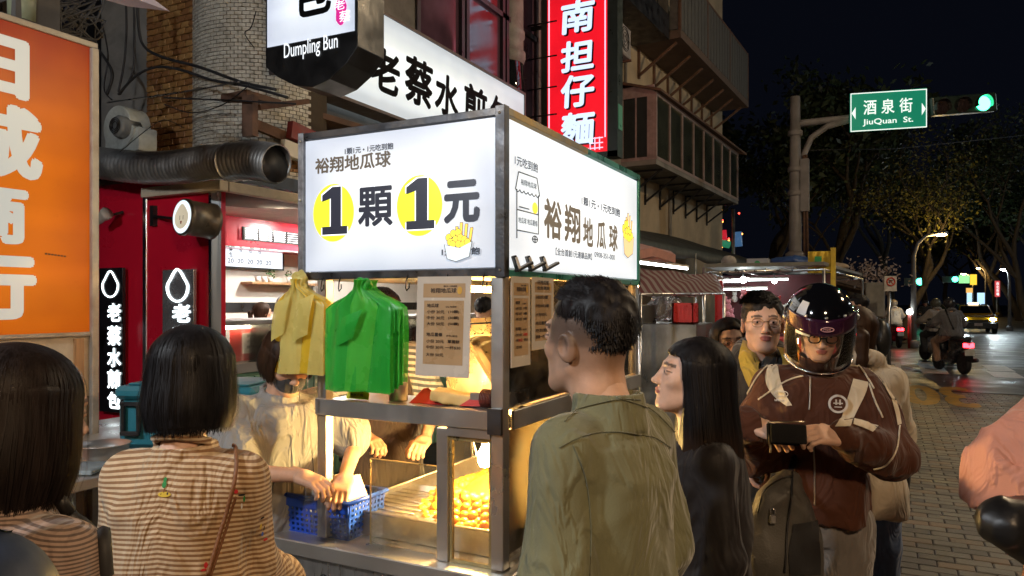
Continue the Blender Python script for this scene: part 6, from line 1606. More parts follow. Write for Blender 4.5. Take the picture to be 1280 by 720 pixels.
def head_geo(h=.0036):
    if h in _hc: return _hc[h]
    s = SDF()
    s.ell((0, -.012, .045), (.075, .098, .078), k=.01); s.ell((0, .015, -.01), (.066, .082, .085), k=.03); s.ell((0, .045, -.065), (.046, .052, .05), k=.03)
    s.ell((0, .078, -.096), (.02, .018, .016), k=.02)
    for x in (-1, 1):
        s.cap((x * .050, 0, -.052), (x * .02, .07, -.094), .016, k=.02); s.ell((x * .043, .062, -.018), (.02, .02, .018), k=.02)
    s.cap((-.034, .086, .030), (.034, .086, .030), .011, k=.015)
    for x in (-1, 1):
        s.ell((x * .031, .106, .009), (.019, .019, .012), k=.012, sub=True)
        s.ell((x * .031, .0855, .0075), (.0165, .011, .0095), k=.003)
    s.cap((0, .092, .02), (0, .112, -.024), .007, .010, k=.012); s.ell((0, .114, -.027), (.012, .011, .009), k=.006)
    for x in (-1, 1): s.ell((x * .012, .104, -.031), (.008, .009, .007), k=.005)
    s.ell((0, .097, -.051), (.022, .010, .0055), k=.006); s.ell((0, .096, -.062), (.018, .010, .006), k=.006)
    s.cap((-.019, .108, -.0567), (.019, .108, -.0567), .0025, k=.003, sub=True)
    for x in (-1, 1):
        s.ell((x * .079, -.010, -.006), (.008, .021, .032), (R(-12), 0, x * R(-22)), k=.006)
        s.ell((x * .088, -.004, -.002), (.008, .012, .020), (R(-12), 0, x * R(-22)), k=.004, sub=True)
    s.chain([(0, -.025, -.03), (0, -.035, -.10), (0, -.035, -.165)], [.055, .053, .046], k=.025)
    V_, F_ = s.mesh(h); x, y, z = V_.T
    sm = lambda a, b, t: np.clip((t - a) / (b - a), 0, 1)
    lip = (np.sqrt((x / .022) ** 2 + ((z + .0565) / .0115) ** 2) < 1) * (y > .07) * 1.0
    bz = .030 + .004 * (1 - ((np.abs(x) - .03) / .02) ** 2)
    brow = ((np.abs(x) > .012) & (np.abs(x) < .052) & (np.abs(z - bz) < .0045) & (y > .05)) * .85
    lash = ((np.abs(np.sqrt(((np.abs(x) - .031) / .0165) ** 2 + ((z - .0075) / .0062) ** 2) - 1.0) < .16) & (z > .007) & (y > .07)) * .8
    iris = (np.sqrt((np.abs(x) - .031) ** 2 + (z - .0075) ** 2) < .0048) & (y > .08)
    fade = np.maximum(sm(-.075, -.03, z) * sm(.03, .0, y) * .8, sm(-.03, .0, z) * sm(.085, .055, y)) * (1 - .3 * sm(.03, -.03, z)) * .88
    _hc[h] = (V_, F_, dict(lip=lip, brow=np.maximum(brow, lash), fade=fade, iris=iris * 1.0)); return _hc[h]
_hd = {}
def hand_geo(curl=.35, h=.0032):
    k_ = (round(curl, 2), h)
    if k_ in _hd: return _hd[k_]
    s = SDF(); s.boxp((0, .048, 0), (.038, .045, .014), rnd=.012, k=.01); s.cap((0, -.03, 0), (0, .02, 0), .024, .026, k=.02)
    for i, (x, L_, r_) in enumerate(((-.030, .076, .0092), (-.010, .084, .0095), (.010, .078, .0092), (.029, .061, .008))):
        p = Vector((x, .088, 0)); a = curl * (.6 + .15 * i); pts = [p]; spread = (x) * .9
        for q in (.45, .31, .24):
            p = p + Vector((spread * .25, math.cos(a), -math.sin(a))) * (L_ * q); pts.append(p); a += curl * (1.25 + .1 * i)
        s.chain(pts, [r_ * 1.02, r_ * .98, r_ * .9, r_ * .8], k=.004)
    s.chain([(-.022, .018, -.006), (-.047, .045, -.016), (-.052, .075, -.024 - curl * .02), (-.046, .100, -.030 - curl * .035)], [.017, .0125, .0105, .0085], k=.006)
    _hd[k_] = s.mesh(h); return _hd[k_]
def hand_T(wrist, fdir, back, left):
    y = Vector(fdir).normalized(); z = Vector(back); z = (z - y * z.dot(y)).normalized(); x = y.cross(z)
    T = Matrix(((x.x, y.x, z.x, wrist[0]), (x.y, y.y, z.y, wrist[1]), (x.z, y.z, z.z, wrist[2]), (0, 0, 0, 1)))
    return T @ Matrix.Diagonal((-1, 1, 1, 1)) if left else T
def folds(seed, amp, sc_=9, dirz=.35, hem=None):
    def f(p):
        w_ = np.stack([vnoise(p, 4, seed + 3), vnoise(p, 4, seed + 4), vnoise(p, 4, seed + 5)], -1) - .5
        q = p * np.array([1, 1, dirz]) + .09 * w_; q2 = (p @ np.array([[.75, 0, .66], [0, 1, 0], [-.66, 0, .75]])) * np.array([1, 1, .4]) + .08 * w_ + 3
        rd_ = lambda n: (1 - np.minimum(1, np.abs(2 * n - 1) * 1.6)) ** 1.5
        return np.clip((1.43 - p[:, 2]) / .13, 0.05, 1) * -(rd_(vnoise(q, sc_, seed)) * 1.1 + rd_(vnoise(q2, sc_ * 1.3, seed + 1)) * .8 + rd_(vnoise(q + 7, sc_ * 2.6, seed + 2)) * .35 - .55) * amp
    return f
def ribbons(name, P_, side, w_):
    """P_: N x K x 3 strand points, side: N x K x 3 unit widths"""
    N_, K_, _ = P_.shape
    tap = np.linspace(1, .5, K_)[None, :, None] * w_ / 2
    V_ = np.stack([P_ - side * tap, P_ + side * tap], 2).reshape(-1, 3)
    base = (np.arange(N_)[:, None] * K_ + np.arange(K_ - 1)[None]) * 2
    F_ = np.stack([base, base + 1, base + 3, base + 2], -1).reshape(-1, 4)
    return V_, F_
def hair_geo(kind, seed=1, length=-.12, near=False):
    r0 = np.random.default_rng(seed); s = SDF(); out = []
    if kind in ('bob', 'long', 'pony'):
        c0 = np.array((0, -.014, .042)); r_ = np.array((.096, .114, .094))
        zend = length
        def prof(z):      # radius factors against depth below the ears
            t = np.clip(-(z - .04) / (.04 - zend), 0, 1)
            bul = {'bob': 1 + .10 * np.sin(t * 2.6) + .02 * t, 'long': 1 + .06 * np.sin(t * 3) + .10 * t, 'pony': 1 - .3 * t}[kind]
            return bul
        s.ell(c0, r_ * .97, k=.01)
        zs = np.linspace(.05, zend, 12)
        s.loft([(z, 0, c0[1] - (.03 if kind == 'long' else .005) * np.clip(-(z - .04) / .2, 0, 1.6), r_[0] * .95 * prof(z), r_[1] * (.93 if kind == 'bob' else .82) * prof(z)) for z in zs], k=.03, ex=2)
        fx = .064 if kind == 'bob' else .075
        s.boxp((0, .118, -.09), (fx, .088, .16), rnd=.03, k=.012, sub=True)
        s.ell((0, .125, .03), (.062, .06, .062), k=.012, sub=True)
        if kind != 'bob': s.boxp((0, .15, -.22), (.2, .10, .16), rnd=.02, k=.02, sub=True)
        V_, F_ = s.mesh(.007 if near else .010, lambda p: (vnoise(p * np.array([1, 1, .12]), 90, seed) - .5) * .006)
        N_ = 5200 if near else 1500; K_ = 16
        lim = {'bob': 2.35, 'long': 2.0, 'pony': 1.9}[kind]
        th = r0.uniform(-lim, lim, N_); u = np.linspace(0, 1, K_)[None]
        zb = zend + r0.normal(0, .008 if kind == 'bob' else .02, N_)
        ph0 = r0.uniform(.04, .5, N_)[:, None]
        arc = .42
        ph = ph0 + (math.pi / 2 - ph0) * np.clip(u / arc, 0, 1)
        z = np.where(u < arc, c0[2] + r_[2] * np.cos(ph), c0[2] + (zb[:, None] - c0[2]) * (u - arc) / (1 - arc))
        rad = np.where(u < arc, np.sin(ph), prof(z)) * (1 + r0.normal(0, .012, N_)[:, None]) * (1.0 + .0 * u)
        fly = (r0.random(N_) < .04)[:, None] * (u > .2); rad = rad * (1 + fly * r0.uniform(0, .15, N_)[:, None] * u)
        thx = th[:, None] + .05 * np.sin(u * 5 + r0.uniform(0, 6, N_)[:, None]) * r0.uniform(.1, .9, N_)[:, None]
        if kind == 'bob': rad = rad * np.where(u > .86, 1 - (u - .86) * .5, 1)
        cyz = c0[1] - (.03 if kind == 'long' else .005) * np.clip(-(z - .04) / .2, 0, 1.6)
        ryf = 1 - (.06 if kind == 'bob' else .09) * np.clip((u - arc) / .15, 0, 1)
        P_ = np.stack([np.sin(thx) * r_[0] * rad, cyz - np.cos(thx) * r_[1] * rad * ryf, z + 0 * rad], -1)
        sd = np.stack([np.cos(thx), np.sin(thx), 0 * thx], -1)
        out = [(V_, F_), ribbons('', P_, sd, .0022 if near else .0035)]
        if kind == 'pony':
            s2 = SDF(); s2.chain([(0, -.11, .03), (0, -.16, .0), (0, -.155, -.10), (0, -.14, -.2)], [.018, .03, .028, .008], k=.01); out.append(s2.mesh(.008))
    else:
        top = kind == 'fade'
        s.ell((0, -.018, .056), (.083, .104, .085) if not top else (.078, .102, .084), k=.01)
        s.ell((0, .115, -.012), (.085, .062, .075), k=.012, sub=True)
        s.boxp((0, .06, -.13), (.2, .12, .12), rnd=.01, k=.02, sub=True)
        s.boxp((0, -.1, -.17), (.2, .12, .12), rnd=.01, k=.02, sub=True)
        if top:
            s.boxp((0, -.1, -.135), (.2, .12, .12), rnd=.01, k=.02, sub=True)
            for x in (-1, 1): s.ell((x * .092, .0, .002), (.036, .125, .062), k=.014, sub=True)
        else:
            for x in (-1, 1): s.ell((x * .088, .02, -.02), (.02, .045, .045), k=.01, sub=True)
        V_, F_ = s.mesh(.006, lambda p: (vnoise(p, 55, seed) - .5) * .012)
        N_ = 15000 if near else 3000; K_ = 4
        idx = r0.integers(0, len(F_), N_); B = V_[F_[idx]].mean(1)
        nrm = np.cross(V_[F_[idx, 1]] - V_[F_[idx, 0]], V_[F_[idx, 2]] - V_[F_[idx, 0]]); nrm /= np.linalg.norm(nrm, axis=1)[:, None] + 1e-9
        up = B[:, 2] > .09
        comb = np.where(up[:, None], np.array([.3, .9, .1]) if top else np.array([.55, .8, -.1]), np.array([0, -.1, -1.0])) + r0.normal(0, .16, (N_, 3))
        Ln = np.where(up, .022 if not top else .013, .009) * r0.uniform(.6, 1.2, N_)
        u = np.linspace(0, 1, K_)[None, :, None]
        P_ = B[:, None] - nrm[:, None] * .002 + (nrm[:, None] * (u - u * u * .6) * .6 + comb[:, None] * u * u * .9 + comb[:, None] * u * .25) * Ln[:, None, None]
        sd = np.cross(nrm, comb); sd /= np.linalg.norm(sd, axis=1)[:, None] + 1e-9
        out = [(V_, F_), ribbons('', P_, np.repeat(sd[:, None], K_, 1), .0026 if near else .004)]
    return out
class Person: pass
def person(label, px, d, fa, fb, H=1.65, wide=1.0, head=(0, 0, 0), hair='short', hairm=None, hlen=-.12, top=None, topm=None, bottomm=None,
           arms=None, lean=(0, 0), skin=None, near=False, sit=None, vox=.012, seed=1, shoes=True, neckup=0, extra_top=None, hood=None, loc=None, facedet=True, zoff=0, hood_m=None, hs=1.0):
    p = Person(); s_ = H / 1.7; skin = skin or SKIN; hairm = hairm or HB
    x_, y_ = cw((px - 640) / FPX * d, d) if loc is None else loc; rz = head_to(fa, fb)
    th_ = thing('person', label, 'person', (x_, y_, zoff), rz)
    p.o = th_; S = Matrix.Scale(s_, 4); W = WM[th_.name] @ S
    lx, ly = lean; hz = .92
    def L_(z): t = max(0, (z - hz) / .5); return lx * t, ly * t
    def up(q): a, b_ = L_(q[2]); return (q[0] * wide + a, q[1] + b_, q[2])
    sh = {'L': Vector(up((-.162, -.01, 1.362))), 'R': Vector(up((.162, -.01, 1.362)))}
    arms = arms or {}
    A = {}
    for sd in 'LR':
        x = -1 if sd == 'L' else 1
        dflt = ((sh[sd].x + x * .05, sh[sd].y - .03, 1.09), (sh[sd].x + x * .05, sh[sd].y + .05, .85), (0, .15, -1), (x, 0, 0), .35)
        A[sd] = [arms[sd][i] if sd in arms and i < len(arms[sd]) else dflt[i] for i in range(5)]
    tt = [(z, *L_(z), rx * wide, ry) for z, rx, ry in ((.80, .165, .12), (.92, .165, .118), (1.05, .142, .105), (1.2, .155, .115), (1.29, .163, .114), (1.36, .145, .098), (1.40, .088, .07), (1.45, .052, .055))]
    s = SDF(); s.loft([(z, a, c, rx - .012, ry - .012) for z, a, c, rx, ry in tt], k=.02)
    nb = up((0, -.03, 1.42)); hd = Vector(up((0, .035, 1.572 + neckup)))
    s.cap(nb, (hd.x, hd.y - .035, hd.z - .09), .050, .052, k=.02)
    for sd in 'LR':
        s.cap(up((-.07 if sd == 'L' else .07, -.01, 1.38)), sh[sd], .030, .038, k=.03); s.chain([sh[sd], A[sd][0], A[sd][1]], [.050, .037, .026], k=.02)
    legs = sit or {'L': ((-.095, 0, .86), (-.10, .02, .48), (-.10, -.02, .08)), 'R': ((.095, 0, .86), (.10, .02, .48), (.10, -.02, .08))}
    for sd in 'LR': s.chain(legs[sd], [.085, .055, .038], k=.03)
    Vb, Fb = s.mesh(.014)
    hg = head_geo(.0034 if near else .0044); Th = Matrix.Translation(hd) @ Matrix.Rotation(R(head[2]), 4, 'Y') @ Matrix.Rotation(R(-head[1]), 4, 'Z') @ Matrix.Rotation(R(head[0]), 4, 'X') @ Matrix.Scale(hs, 4)
    parts = [(xf(Vb, W), Fb), (xf(hg[0], W @ Th), hg[1])]; at = {k: np.concatenate([np.zeros(len(Vb)), hg[2][k]]) for k in hg[2]}
    if hair != 'fade': at['fade'] = at['fade'] * 0
    for sd in 'LR':
        wr, fd, bk_, cu = A[sd][1], A[sd][2], A[sd][3], A[sd][4]
        g = hand_geo(cu, .0032 if (near or sd in arms) else .005); T = hand_T(wr, fd, bk_, sd == 'L'); v = xf(g[0], W @ T); f = g[1][:, ::-1] if sd == 'L' else g[1]
        parts.append((v, f)); at = {k: np.concatenate([a, np.zeros(len(v))]) for k, a in at.items()}
    at['brow'] = np.maximum(at['brow'], at.pop('iris') * .95)
    link_mesh('body', np_mesh('body', parts, at), th_, skin)
    p.T = W @ Th; p.W = W; p.sh = sh; p.A = A
    if facedet:
        for x in (-1, 1):
            b = MB(); T = p.T; b.sphere((x * .031, .0878, .0075), (.0085, .0092, .0056), 12, 8, T=T); e_ = b.build('eye', M('eye_white', (.6, .56, .52), .25, bump=0, var=.05), th_)
            b = MB(); b.sphere((x * .031, .0945, .0072), (.0044, .003, .0044), 10, 6, T=T); b.build('iris', M('dark_iris', (.015, .01, .008), .15, bump=0), e_)
    if hair:
        Tv = W @ Matrix.Translation(hd) @ Matrix.Rotation(R(-head[1]), 4, 'Z') @ Matrix.Rotation(R(head[0] * .35), 4, 'X') @ Matrix.Scale(hs, 4) if hair == 'long' else p.T
        g = hair_geo(hair, seed, hlen, near)
        link_mesh('hair', np_mesh('hair', [(xf(v, Tv), f) for v, f in g]), th_, hairm)
    # upper garment
    top = dict(dict(inf=.016, hem=.86, cuff=1.0, sl=(.064, .054, .040), neck='crew', amp=.014, fsc=9, flare=.02), **(top or {}))
    s = SDF(); inf = top['inf']
    tab = [(z, a, b_, rx + inf + (top['flare'] * max(0, (1.25 - z) / .4)), ry + inf + top['flare'] * .8 * max(0, (1.25 - z) / .4)) for z, a, b_, rx, ry in tt if z >= top['hem'] - .001]
    z0 = top['hem']; last = tab[0] if tab else tt[0]
    tab = [(z0, *L_(z0), .165 * wide + inf + top['flare'], .12 + inf + top['flare'] * .8)] + [t for t in tab if z0 < t[0] < 1.44]
    if top['neck'] == 'low': tab = [t for t in tab if t[0] < 1.41]
    s.loft(tab, k=.02, ex=2.3)
    for sd in 'LR':
        x = -1 if sd == 'L' else 1
        s.cap(up((x * .065, -.012, 1.385)), sh[sd], .042 + inf * .6, .048 + inf * .6, k=.045)
        e_, w_ = Vector(A[sd][0]), Vector(A[sd][1]); c_ = top['cuff']
        if c_ >= .5:
            w2 = e_.lerp(w_, (c_ - .5) * 2); s.chain([sh[sd], e_, w2], list(top['sl']), k=.03)
        else:
            e2 = sh[sd].lerp(e_, c_ * 2); s.cap(sh[sd], e2, top['sl'][0], top['sl'][1], k=.03)
    nk = Vector(nb)
    if top['neck'] in ('crew', 'low'):
        a, b_ = L_(1.4); s.loft([(1.36, a, b_ - .012, .11, .088), (1.405, a, b_ - .010, .084, .080), (1.442, a, b_ - .008, .070, .074)], k=.012, ex=2)
        s.ell(up((0, .035, 1.49)), (.052, .056, .040), k=.008, sub=True)
        for i in range(14):
            a, e_ = i / 14 * 6.2832, (i + 1) / 14 * 6.2832
            s.cap(up((.068 * math.sin(a) / wide, -.008 + .072 * math.cos(a), 1.448 - .026 * math.cos(a))), up((.068 * math.sin(e_) / wide, -.008 + .072 * math.cos(e_), 1.448 - .026 * math.cos(e_))), .009, k=.006)
    elif top['neck'] == 'stand':
        a, b_ = L_(1.45); s.loft([(1.39, a, b_ - .022, .088, .088), (1.435, a, b_ - .020, .080, .084), (1.470, a, b_ - .016, .074, .080)], k=.012, ex=2); s.loft([(1.455, a, b_ - .014, .066, .071), (1.5, a, b_ - .014, .068, .074)], k=.004, ex=2, sub=True)
    elif top['neck'] == 'turtle':
        a, b_ = L_(1.45); s.loft([(1.40, a, b_ - .012, .085, .085), (1.46, a, b_ - .006, .075, .078), (1.50, a, b_ - .0, .072, .075)], k=.015, ex=2); s.loft([(1.47, a, b_, .060, .064), (1.52, a, b_, .064, .068)], k=.004, ex=2, sub=True)
    elif top['neck'] == 'hood':
        for i in range(18):
            a, e_ = i / 18 * 6.2832, (i + 1) / 18 * 6.2832
            if math.cos(a) > .93: continue
            q = lambda t: up(((.085 + .0 * math.cos(t)) * math.sin(t) / wide, -.02 + .085 * math.cos(t), 1.45 - .035 * math.cos(t)))
            s.cap(q(a), q(e_), .030, k=.02)
        s.ell(up((0, .03, 1.50)), (.06, .07, .06), k=.01, sub=True)
    Vt, Ft = s.mesh(vox, folds(seed, top['amp'], top['fsc']))
    Vt = xf(Vt, W); nm = top.get('name', 'shirt'); p.top = link_mesh(nm, np_mesh(nm, [(Vt, Ft)]), th_, topm or CONC)
    p.bvh = BVHTree.FromPolygons([tuple(v) for v in Vt], [tuple(int(i) for i in f) for f in Ft])
    # trousers, shoes
    s = SDF(); a0 = legs['L'][0]; a1 = legs['R'][0]
    s.ell(((a0[0] + a1[0]) / 2, (a0[1] + a1[1]) / 2, (a0[2] + a1[2]) / 2 + .02), (.17 * wide, .125, .13), k=.03)
    for sd in 'LR': s.chain(legs[sd], [.105, .085, .075], k=.02)
    v, f = s.mesh(.016, folds(seed + 5, .012, 7)); link_mesh('trousers', np_mesh('trousers', [(xf(v, W), f)]), th_, bottomm or M('dark_trousers', (.03, .03, .035), .8))
    if shoes:
        for sd in 'LR':
            q = Vector(legs[sd][2]); s = SDF(); s.cap((q.x, q.y - .02, q.z - .04), (q.x, q.y + .15, q.z - .05), .036, .034, k=.01); s.cap(q, (q.x, q.y, q.z - .04), .04, .04)
            s.boxp((q.x, q.y, q.z - .18), (.2, .4, .10), rnd=.0, k=.001, sub=True)
            v, f = s.mesh(.01); link_mesh('shoe', np_mesh('shoe', [(xf(v, W), f)]), th_, M('dark_shoe', (.03, .03, .03), .5))
    return p
def hit(p, px, py, off=.004):
    o = Vector((0, 0, EYE)); rx, ry = ray(px); dr = Vector((rx, ry, -(py - 378) / FPX)).normalized()
    r_ = p.bvh.ray_cast(o, dr)
    if r_[0] is None:
        n_ = p.bvh.find_nearest(o + dr * (p.o.location.xy.length * 1.0))
        return n_[0] + n_[1] * off, n_[1]
    n_ = r_[1] if r_[1].dot(dr) < 0 else -r_[1]
    return r_[0] + n_ * off, n_
def trim(p, pts, r_, mat_, name='piping', n=30, off=.003, parent=None):
    def cr(c): return hit(p, c[0], c[1], off)[0]
    pp = lerp_path(pts, n, cr); b = MB(); b.tube(pp, r_, 6); return b.build(name, mat_, parent or p.o)
def patch(p, A_, B_, mat_, name='panel', n=16, m=5, off=.004, parent=None):
    ea = lerp_path(A_, n, lambda c: c); eb = lerp_path(B_, n, lambda c: c)
    b = MB(); g = [[hit(p, *(ea[i] * (1 - j / m) + eb[i] * (j / m)), off)[0] for j in range(m + 1)] for i in range(n + 1)]
    b.grid(lambda u, v: g[round(u * n)][round(v * m)], n, m); return b.build(name, mat_, parent or p.o)
def glasses(p, mat_, w_=.0016, rx=.021, rz=.017):
    g = None; b = MB(); T = p.T
    for x in (-1, 1):
        pts = [(x * .032 + rx * math.copysign(abs(math.cos(a)) ** .7, math.cos(a)), .1145 - .12 * abs(x * .032 + rx * math.cos(a)) ** 1.5 * 3, .006 + rz * math.copysign(abs(math.sin(a)) ** .8, math.sin(a))) for a in [i / 20 * 6.2832 for i in range(21)]]
        b.tube([T @ Vector(q) for q in pts], w_, 6); b.tube([T @ Vector((x * .054, .106, .010)), T @ Vector((x * .074, .05, .010)), T @ Vector((x * .079, -.005, .006))], w_, 6)
    b.tube([T @ Vector((-.011, .114, .010)), T @ Vector((0, .117, .012)), T @ Vector((.011, .114, .010))], w_, 6)
    return b.build('glasses', mat_, p.o)
def wrinkle(m, sc_=9, dist=.012, st=(1, 1, .35), k=.6):
    """soft cloth creases as a second relief layer"""
    nt, N, L, P = nodes_of(m); n = noise(nt, sc_, 3, stretch=st, dist=1.2, rough=.5)
    r_ = ramp(nt, n.outputs[0], [(.36, 0), (.5, 1), (.64, 0)]); r_.color_ramp.interpolation = 'EASE'
    b = N.new('ShaderNodeBump'); b.inputs['Strength'].default_value = k; b.inputs['Distance'].default_value = dist; L.new(r_.outputs[0], b.inputs['Height'])
    if P.inputs['Normal'].links: L.new(P.inputs['Normal'].links[0].from_socket, b.inputs['Normal'])
    L.new(b.outputs[0], P.inputs['Normal']); return m
def FAB(n, c, **k):
    if n in MATS: return MATS[n]
    return wrinkle(M(n, c, .85, **{**dict(var=.12, scale=8, bump=.35, bscale=240, bdist=.0015, sheen=.25), **k}))
def stripe_mat(name, c1, c2, period, duty=.5, wob=.006, axis=2, rough=.85):
    m = bpy.data.materials.new(name); m.use_nodes = True; nt, N, L, P = nodes_of(m)
    tc = N.new('ShaderNodeTexCoord'); sp = N.new('ShaderNodeSeparateXYZ'); L.new(tc.outputs['Object'], sp.inputs[0])
    n = noise(nt, 4, 2); a = N.new('ShaderNodeMath'); a.operation = 'MULTIPLY_ADD'; L.new(n.outputs[0], a.inputs[0]); a.inputs[1].default_value = wob * 3; L.new(sp.outputs[axis], a.inputs[2])
    ax = N.new('ShaderNodeMath'); ax.operation = 'ABSOLUTE'; L.new(sp.outputs[0], ax.inputs[0])
    a2 = N.new('ShaderNodeMath'); a2.operation = 'MULTIPLY_ADD'; L.new(ax.outputs[0], a2.inputs[0]); a2.inputs[1].default_value = .12; L.new(a.outputs[0], a2.inputs[2])
    mm = N.new('ShaderNodeMath'); mm.operation = 'MULTIPLY'; L.new(a2.outputs[0], mm.inputs[0]); mm.inputs[1].default_value = 1 / period
    fr_ = N.new('ShaderNodeMath'); fr_.operation = 'FRACT'; L.new(mm.outputs[0], fr_.inputs[0])
    r_ = ramp(nt, fr_.outputs[0], [(0, c1), (.06, c2), (duty, c2), (duty + .06, c1)])
    n2 = noise(nt, 120, 3); mx = N.new('ShaderNodeMixRGB'); mx.blend_type = 'MULTIPLY'; mx.inputs[0].default_value = .5; L.new(r_.outputs[0], mx.inputs[1]); r2 = ramp(nt, n2.outputs[0], [(.3, .7), (.7, 1.0)]); L.new(r2.outputs[0], mx.inputs[2])
    L.new(mx.outputs[0], P.inputs['Base Color']); P.inputs['Roughness'].default_value = rough; P.inputs['Sheen Weight'].default_value = .2
    bp_ = N.new('ShaderNodeBump'); bp_.inputs['Strength'].default_value = .4; bp_.inputs['Distance'].default_value = .002; L.new(n2.outputs[0], bp_.inputs['Height']); L.new(bp_.outputs[0], P.inputs['Normal'])
    MATS[name] = m; return wrinkle(m)

# --- man in the green shirt
GSH = FAB('olive_linen', (.165, .165, .088), bump=.5)
gm = person('man in an olive green collarless shirt with a faded haircut reading the cart menu', 762, 1.58, -.66, .75, H=1.655, wide=.78, head=(4, 0, 0), hair='fade', near=True, lean=(0, .02), hs=1.06,
            top=dict(inf=.014, hem=.72, neck='stand', amp=.015, fsc=5, flare=.03, sl=(.062, .060, .05)), topm=GSH, bottomm=FAB('dark_grey_trousers', (.05, .05, .055)), vox=.0075, seed=11)
trim(gm, [(770, 497), (812, 512), (842, 540)], .0014, FAB('olive_seam', (.13, .13, .07)), 'seam')
trim(gm, [(716, 556), (732, 600), (738, 660), (736, 719)], .0014, FAB('olive_seam', (.13, .13, .07)), 'seam')
for pts in ([(706, 528), (722, 513), (745, 505), (775, 499), (800, 500)], [(722, 490), (745, 484), (775, 480), (795, 484)], [(700, 560), (730, 545), (770, 540), (810, 545), (838, 560)]): trim(gm, pts, .0013, FAB('olive_seam', (.10, .10, .05)), 'seam')
# --- bobbed woman in the striped shirt
STRM = stripe_mat('brown_cream_stripes', (.60, .44, .27), (.25, .125, .05), .0108, .5)
bw = person('woman with a black bob and a brown and cream striped shirt, seen from behind', 234, 1.66, .06, 1, H=1.535, neckup=.03, wide=.86, head=(-4, 0, 0), hair='bob', hlen=-.118, near=True, skin=SKINF,
            top=dict(inf=.016, hem=.70, neck='crew', amp=.018, fsc=5, flare=.025, sl=(.058, .062, .055)), topm=STRM, bottomm=FAB('beige_skirt', (.3, .25, .18)),
            arms={'L': ((-.175, .05, 1.10), (-.15, .22, 1.0), (.3, 1, 0), (0, 0, 1), .5), 'R': ((.135, .07, 1.12), (.15, .24, 1.0), (-.3, 1, 0), (0, 0, 1), .5)}, vox=.0075, seed=5)
ROPE = M('brown_leather_cord', (.20, .08, .03), .5, bump=.6, bscale=200)
trim(bw, [(291, 550), (296, 575), (294, 600), (286, 628), (277, 655), (268, 685), (258, 718)], .0045, ROPE, 'bag_strap', off=.008)
trim(bw, [(295, 620), (288, 640), (280, 665), (270, 695), (262, 719)], .003, ROPE, 'bag_strap', off=.006)
b = MB()
def emb(p, cx, cy, items):
    for (dx, dy, w_, h_, col) in items:
        b = MB(); q, n_ = hit(p, cx + dx, cy + dy, .0025); r_ = n_.cross(Vector((0, 0, 1))).normalized() * -1; u_ = r_.cross(n_) * -1; u_ = n_.cross(r_)
        if u_.z < 0: u_ = -u_
        k = (q - Vector((0, 0, EYE))).length / FPX * .5
        b.add([q + (r_ * math.cos(a / 10 * 6.283) * w_ + u_ * math.sin(a / 10 * 6.283) * h_) * k for a in range(10)], [tuple(range(10))]); b.build('embroidery', M('thread_' + col, {'green': (.02, .22, .05), 'yellow': (.6, .42, .04), 'black': (.02, .02, .02), 'red': (.6, .03, .04), 'blue': (.05, .12, .5), 'white': (.7, .7, .7), 'brown': (.2, .08, .03)}[col], .8), p.o)
emb(bw, 206, 612, [(0, -6, 5, 8, 'green'), (1, -12, 4, 6, 'green'), (0, 2, 2, 6, 'brown'), (0, 6, 15, 6, 'yellow'), (-4, 6, 2, 2, 'black'), (4, 5, 2, 3, 'black')])
emb(bw, 297, 612, [(-2, 2, 5, 5, 'red'), (5, 6, 8, 2.5, 'black'), (8, 11, 2.5, 8, 'green'), (5, 20, 2, 7, 'white')])
emb(bw, 327, 662, [(0, -15, 8, 2.5, 'black'), (-2, -4, 3, 7, 'yellow'), (0, 5, 3.5, 5, 'blue'), (4, 12, 7, 3, 'red'), (2, -2, 2, 6, 'black')])
emb(bw, 257, 706, [(0, 0, 4, 7, 'red'), (-3, 6, 6, 3, 'red')])
# --- left woman in ribbed knit
RIBM = stripe_mat('ribbed_knit', (.30, .21, .16), (.10, .065, .05), .0050, .45, wob=.004)
lw = person('woman at far left with a blurred brown bob and ribbed brown knit top', 2, 1.10, .35, 1, H=1.56, wide=.85, neckup=.0, head=(-6, 8, 0), hs=.93, hair='bob', hairm=hair_mat('dark_brown_hair', (.011, .007, .006)), hlen=-.135, near=True,
            top=dict(inf=.014, hem=.75, neck='turtle', amp=.012, fsc=7, flare=.04, sl=(.062, .06, .05)), topm=RIBM, vox=.0075, seed=21)
trim(lw, [(112, 608), (122, 630), (126, 660), (128, 690), (130, 719)], .010, M('black_bag_strap', (.015, .014, .014), .6), 'bag_strap', off=.004)
# --- navy jacket, lower left corner
nj = person('person in a navy jacket cut off by the lower left corner', -175, .86, .1, 1, H=1.60, head=(0, 0, 0), hair='short', near=False, top=dict(inf=.03, hem=.8, neck='hood', amp=.016, fsc=5, flare=.02, sl=(.08, .08, .07)), topm=M('navy_nylon', (.012, .022, .05), .55, var=.15, bump=.2, bscale=60), vox=.011, seed=31)
patch(nj, [(-8, 648), (8, 642), (24, 652)], [(-8, 662), (6, 668), (20, 664)], M('printed_lining', (.25, .32, .2), .7, var=.9, scale=60), 'hood_lining', 8, 3)
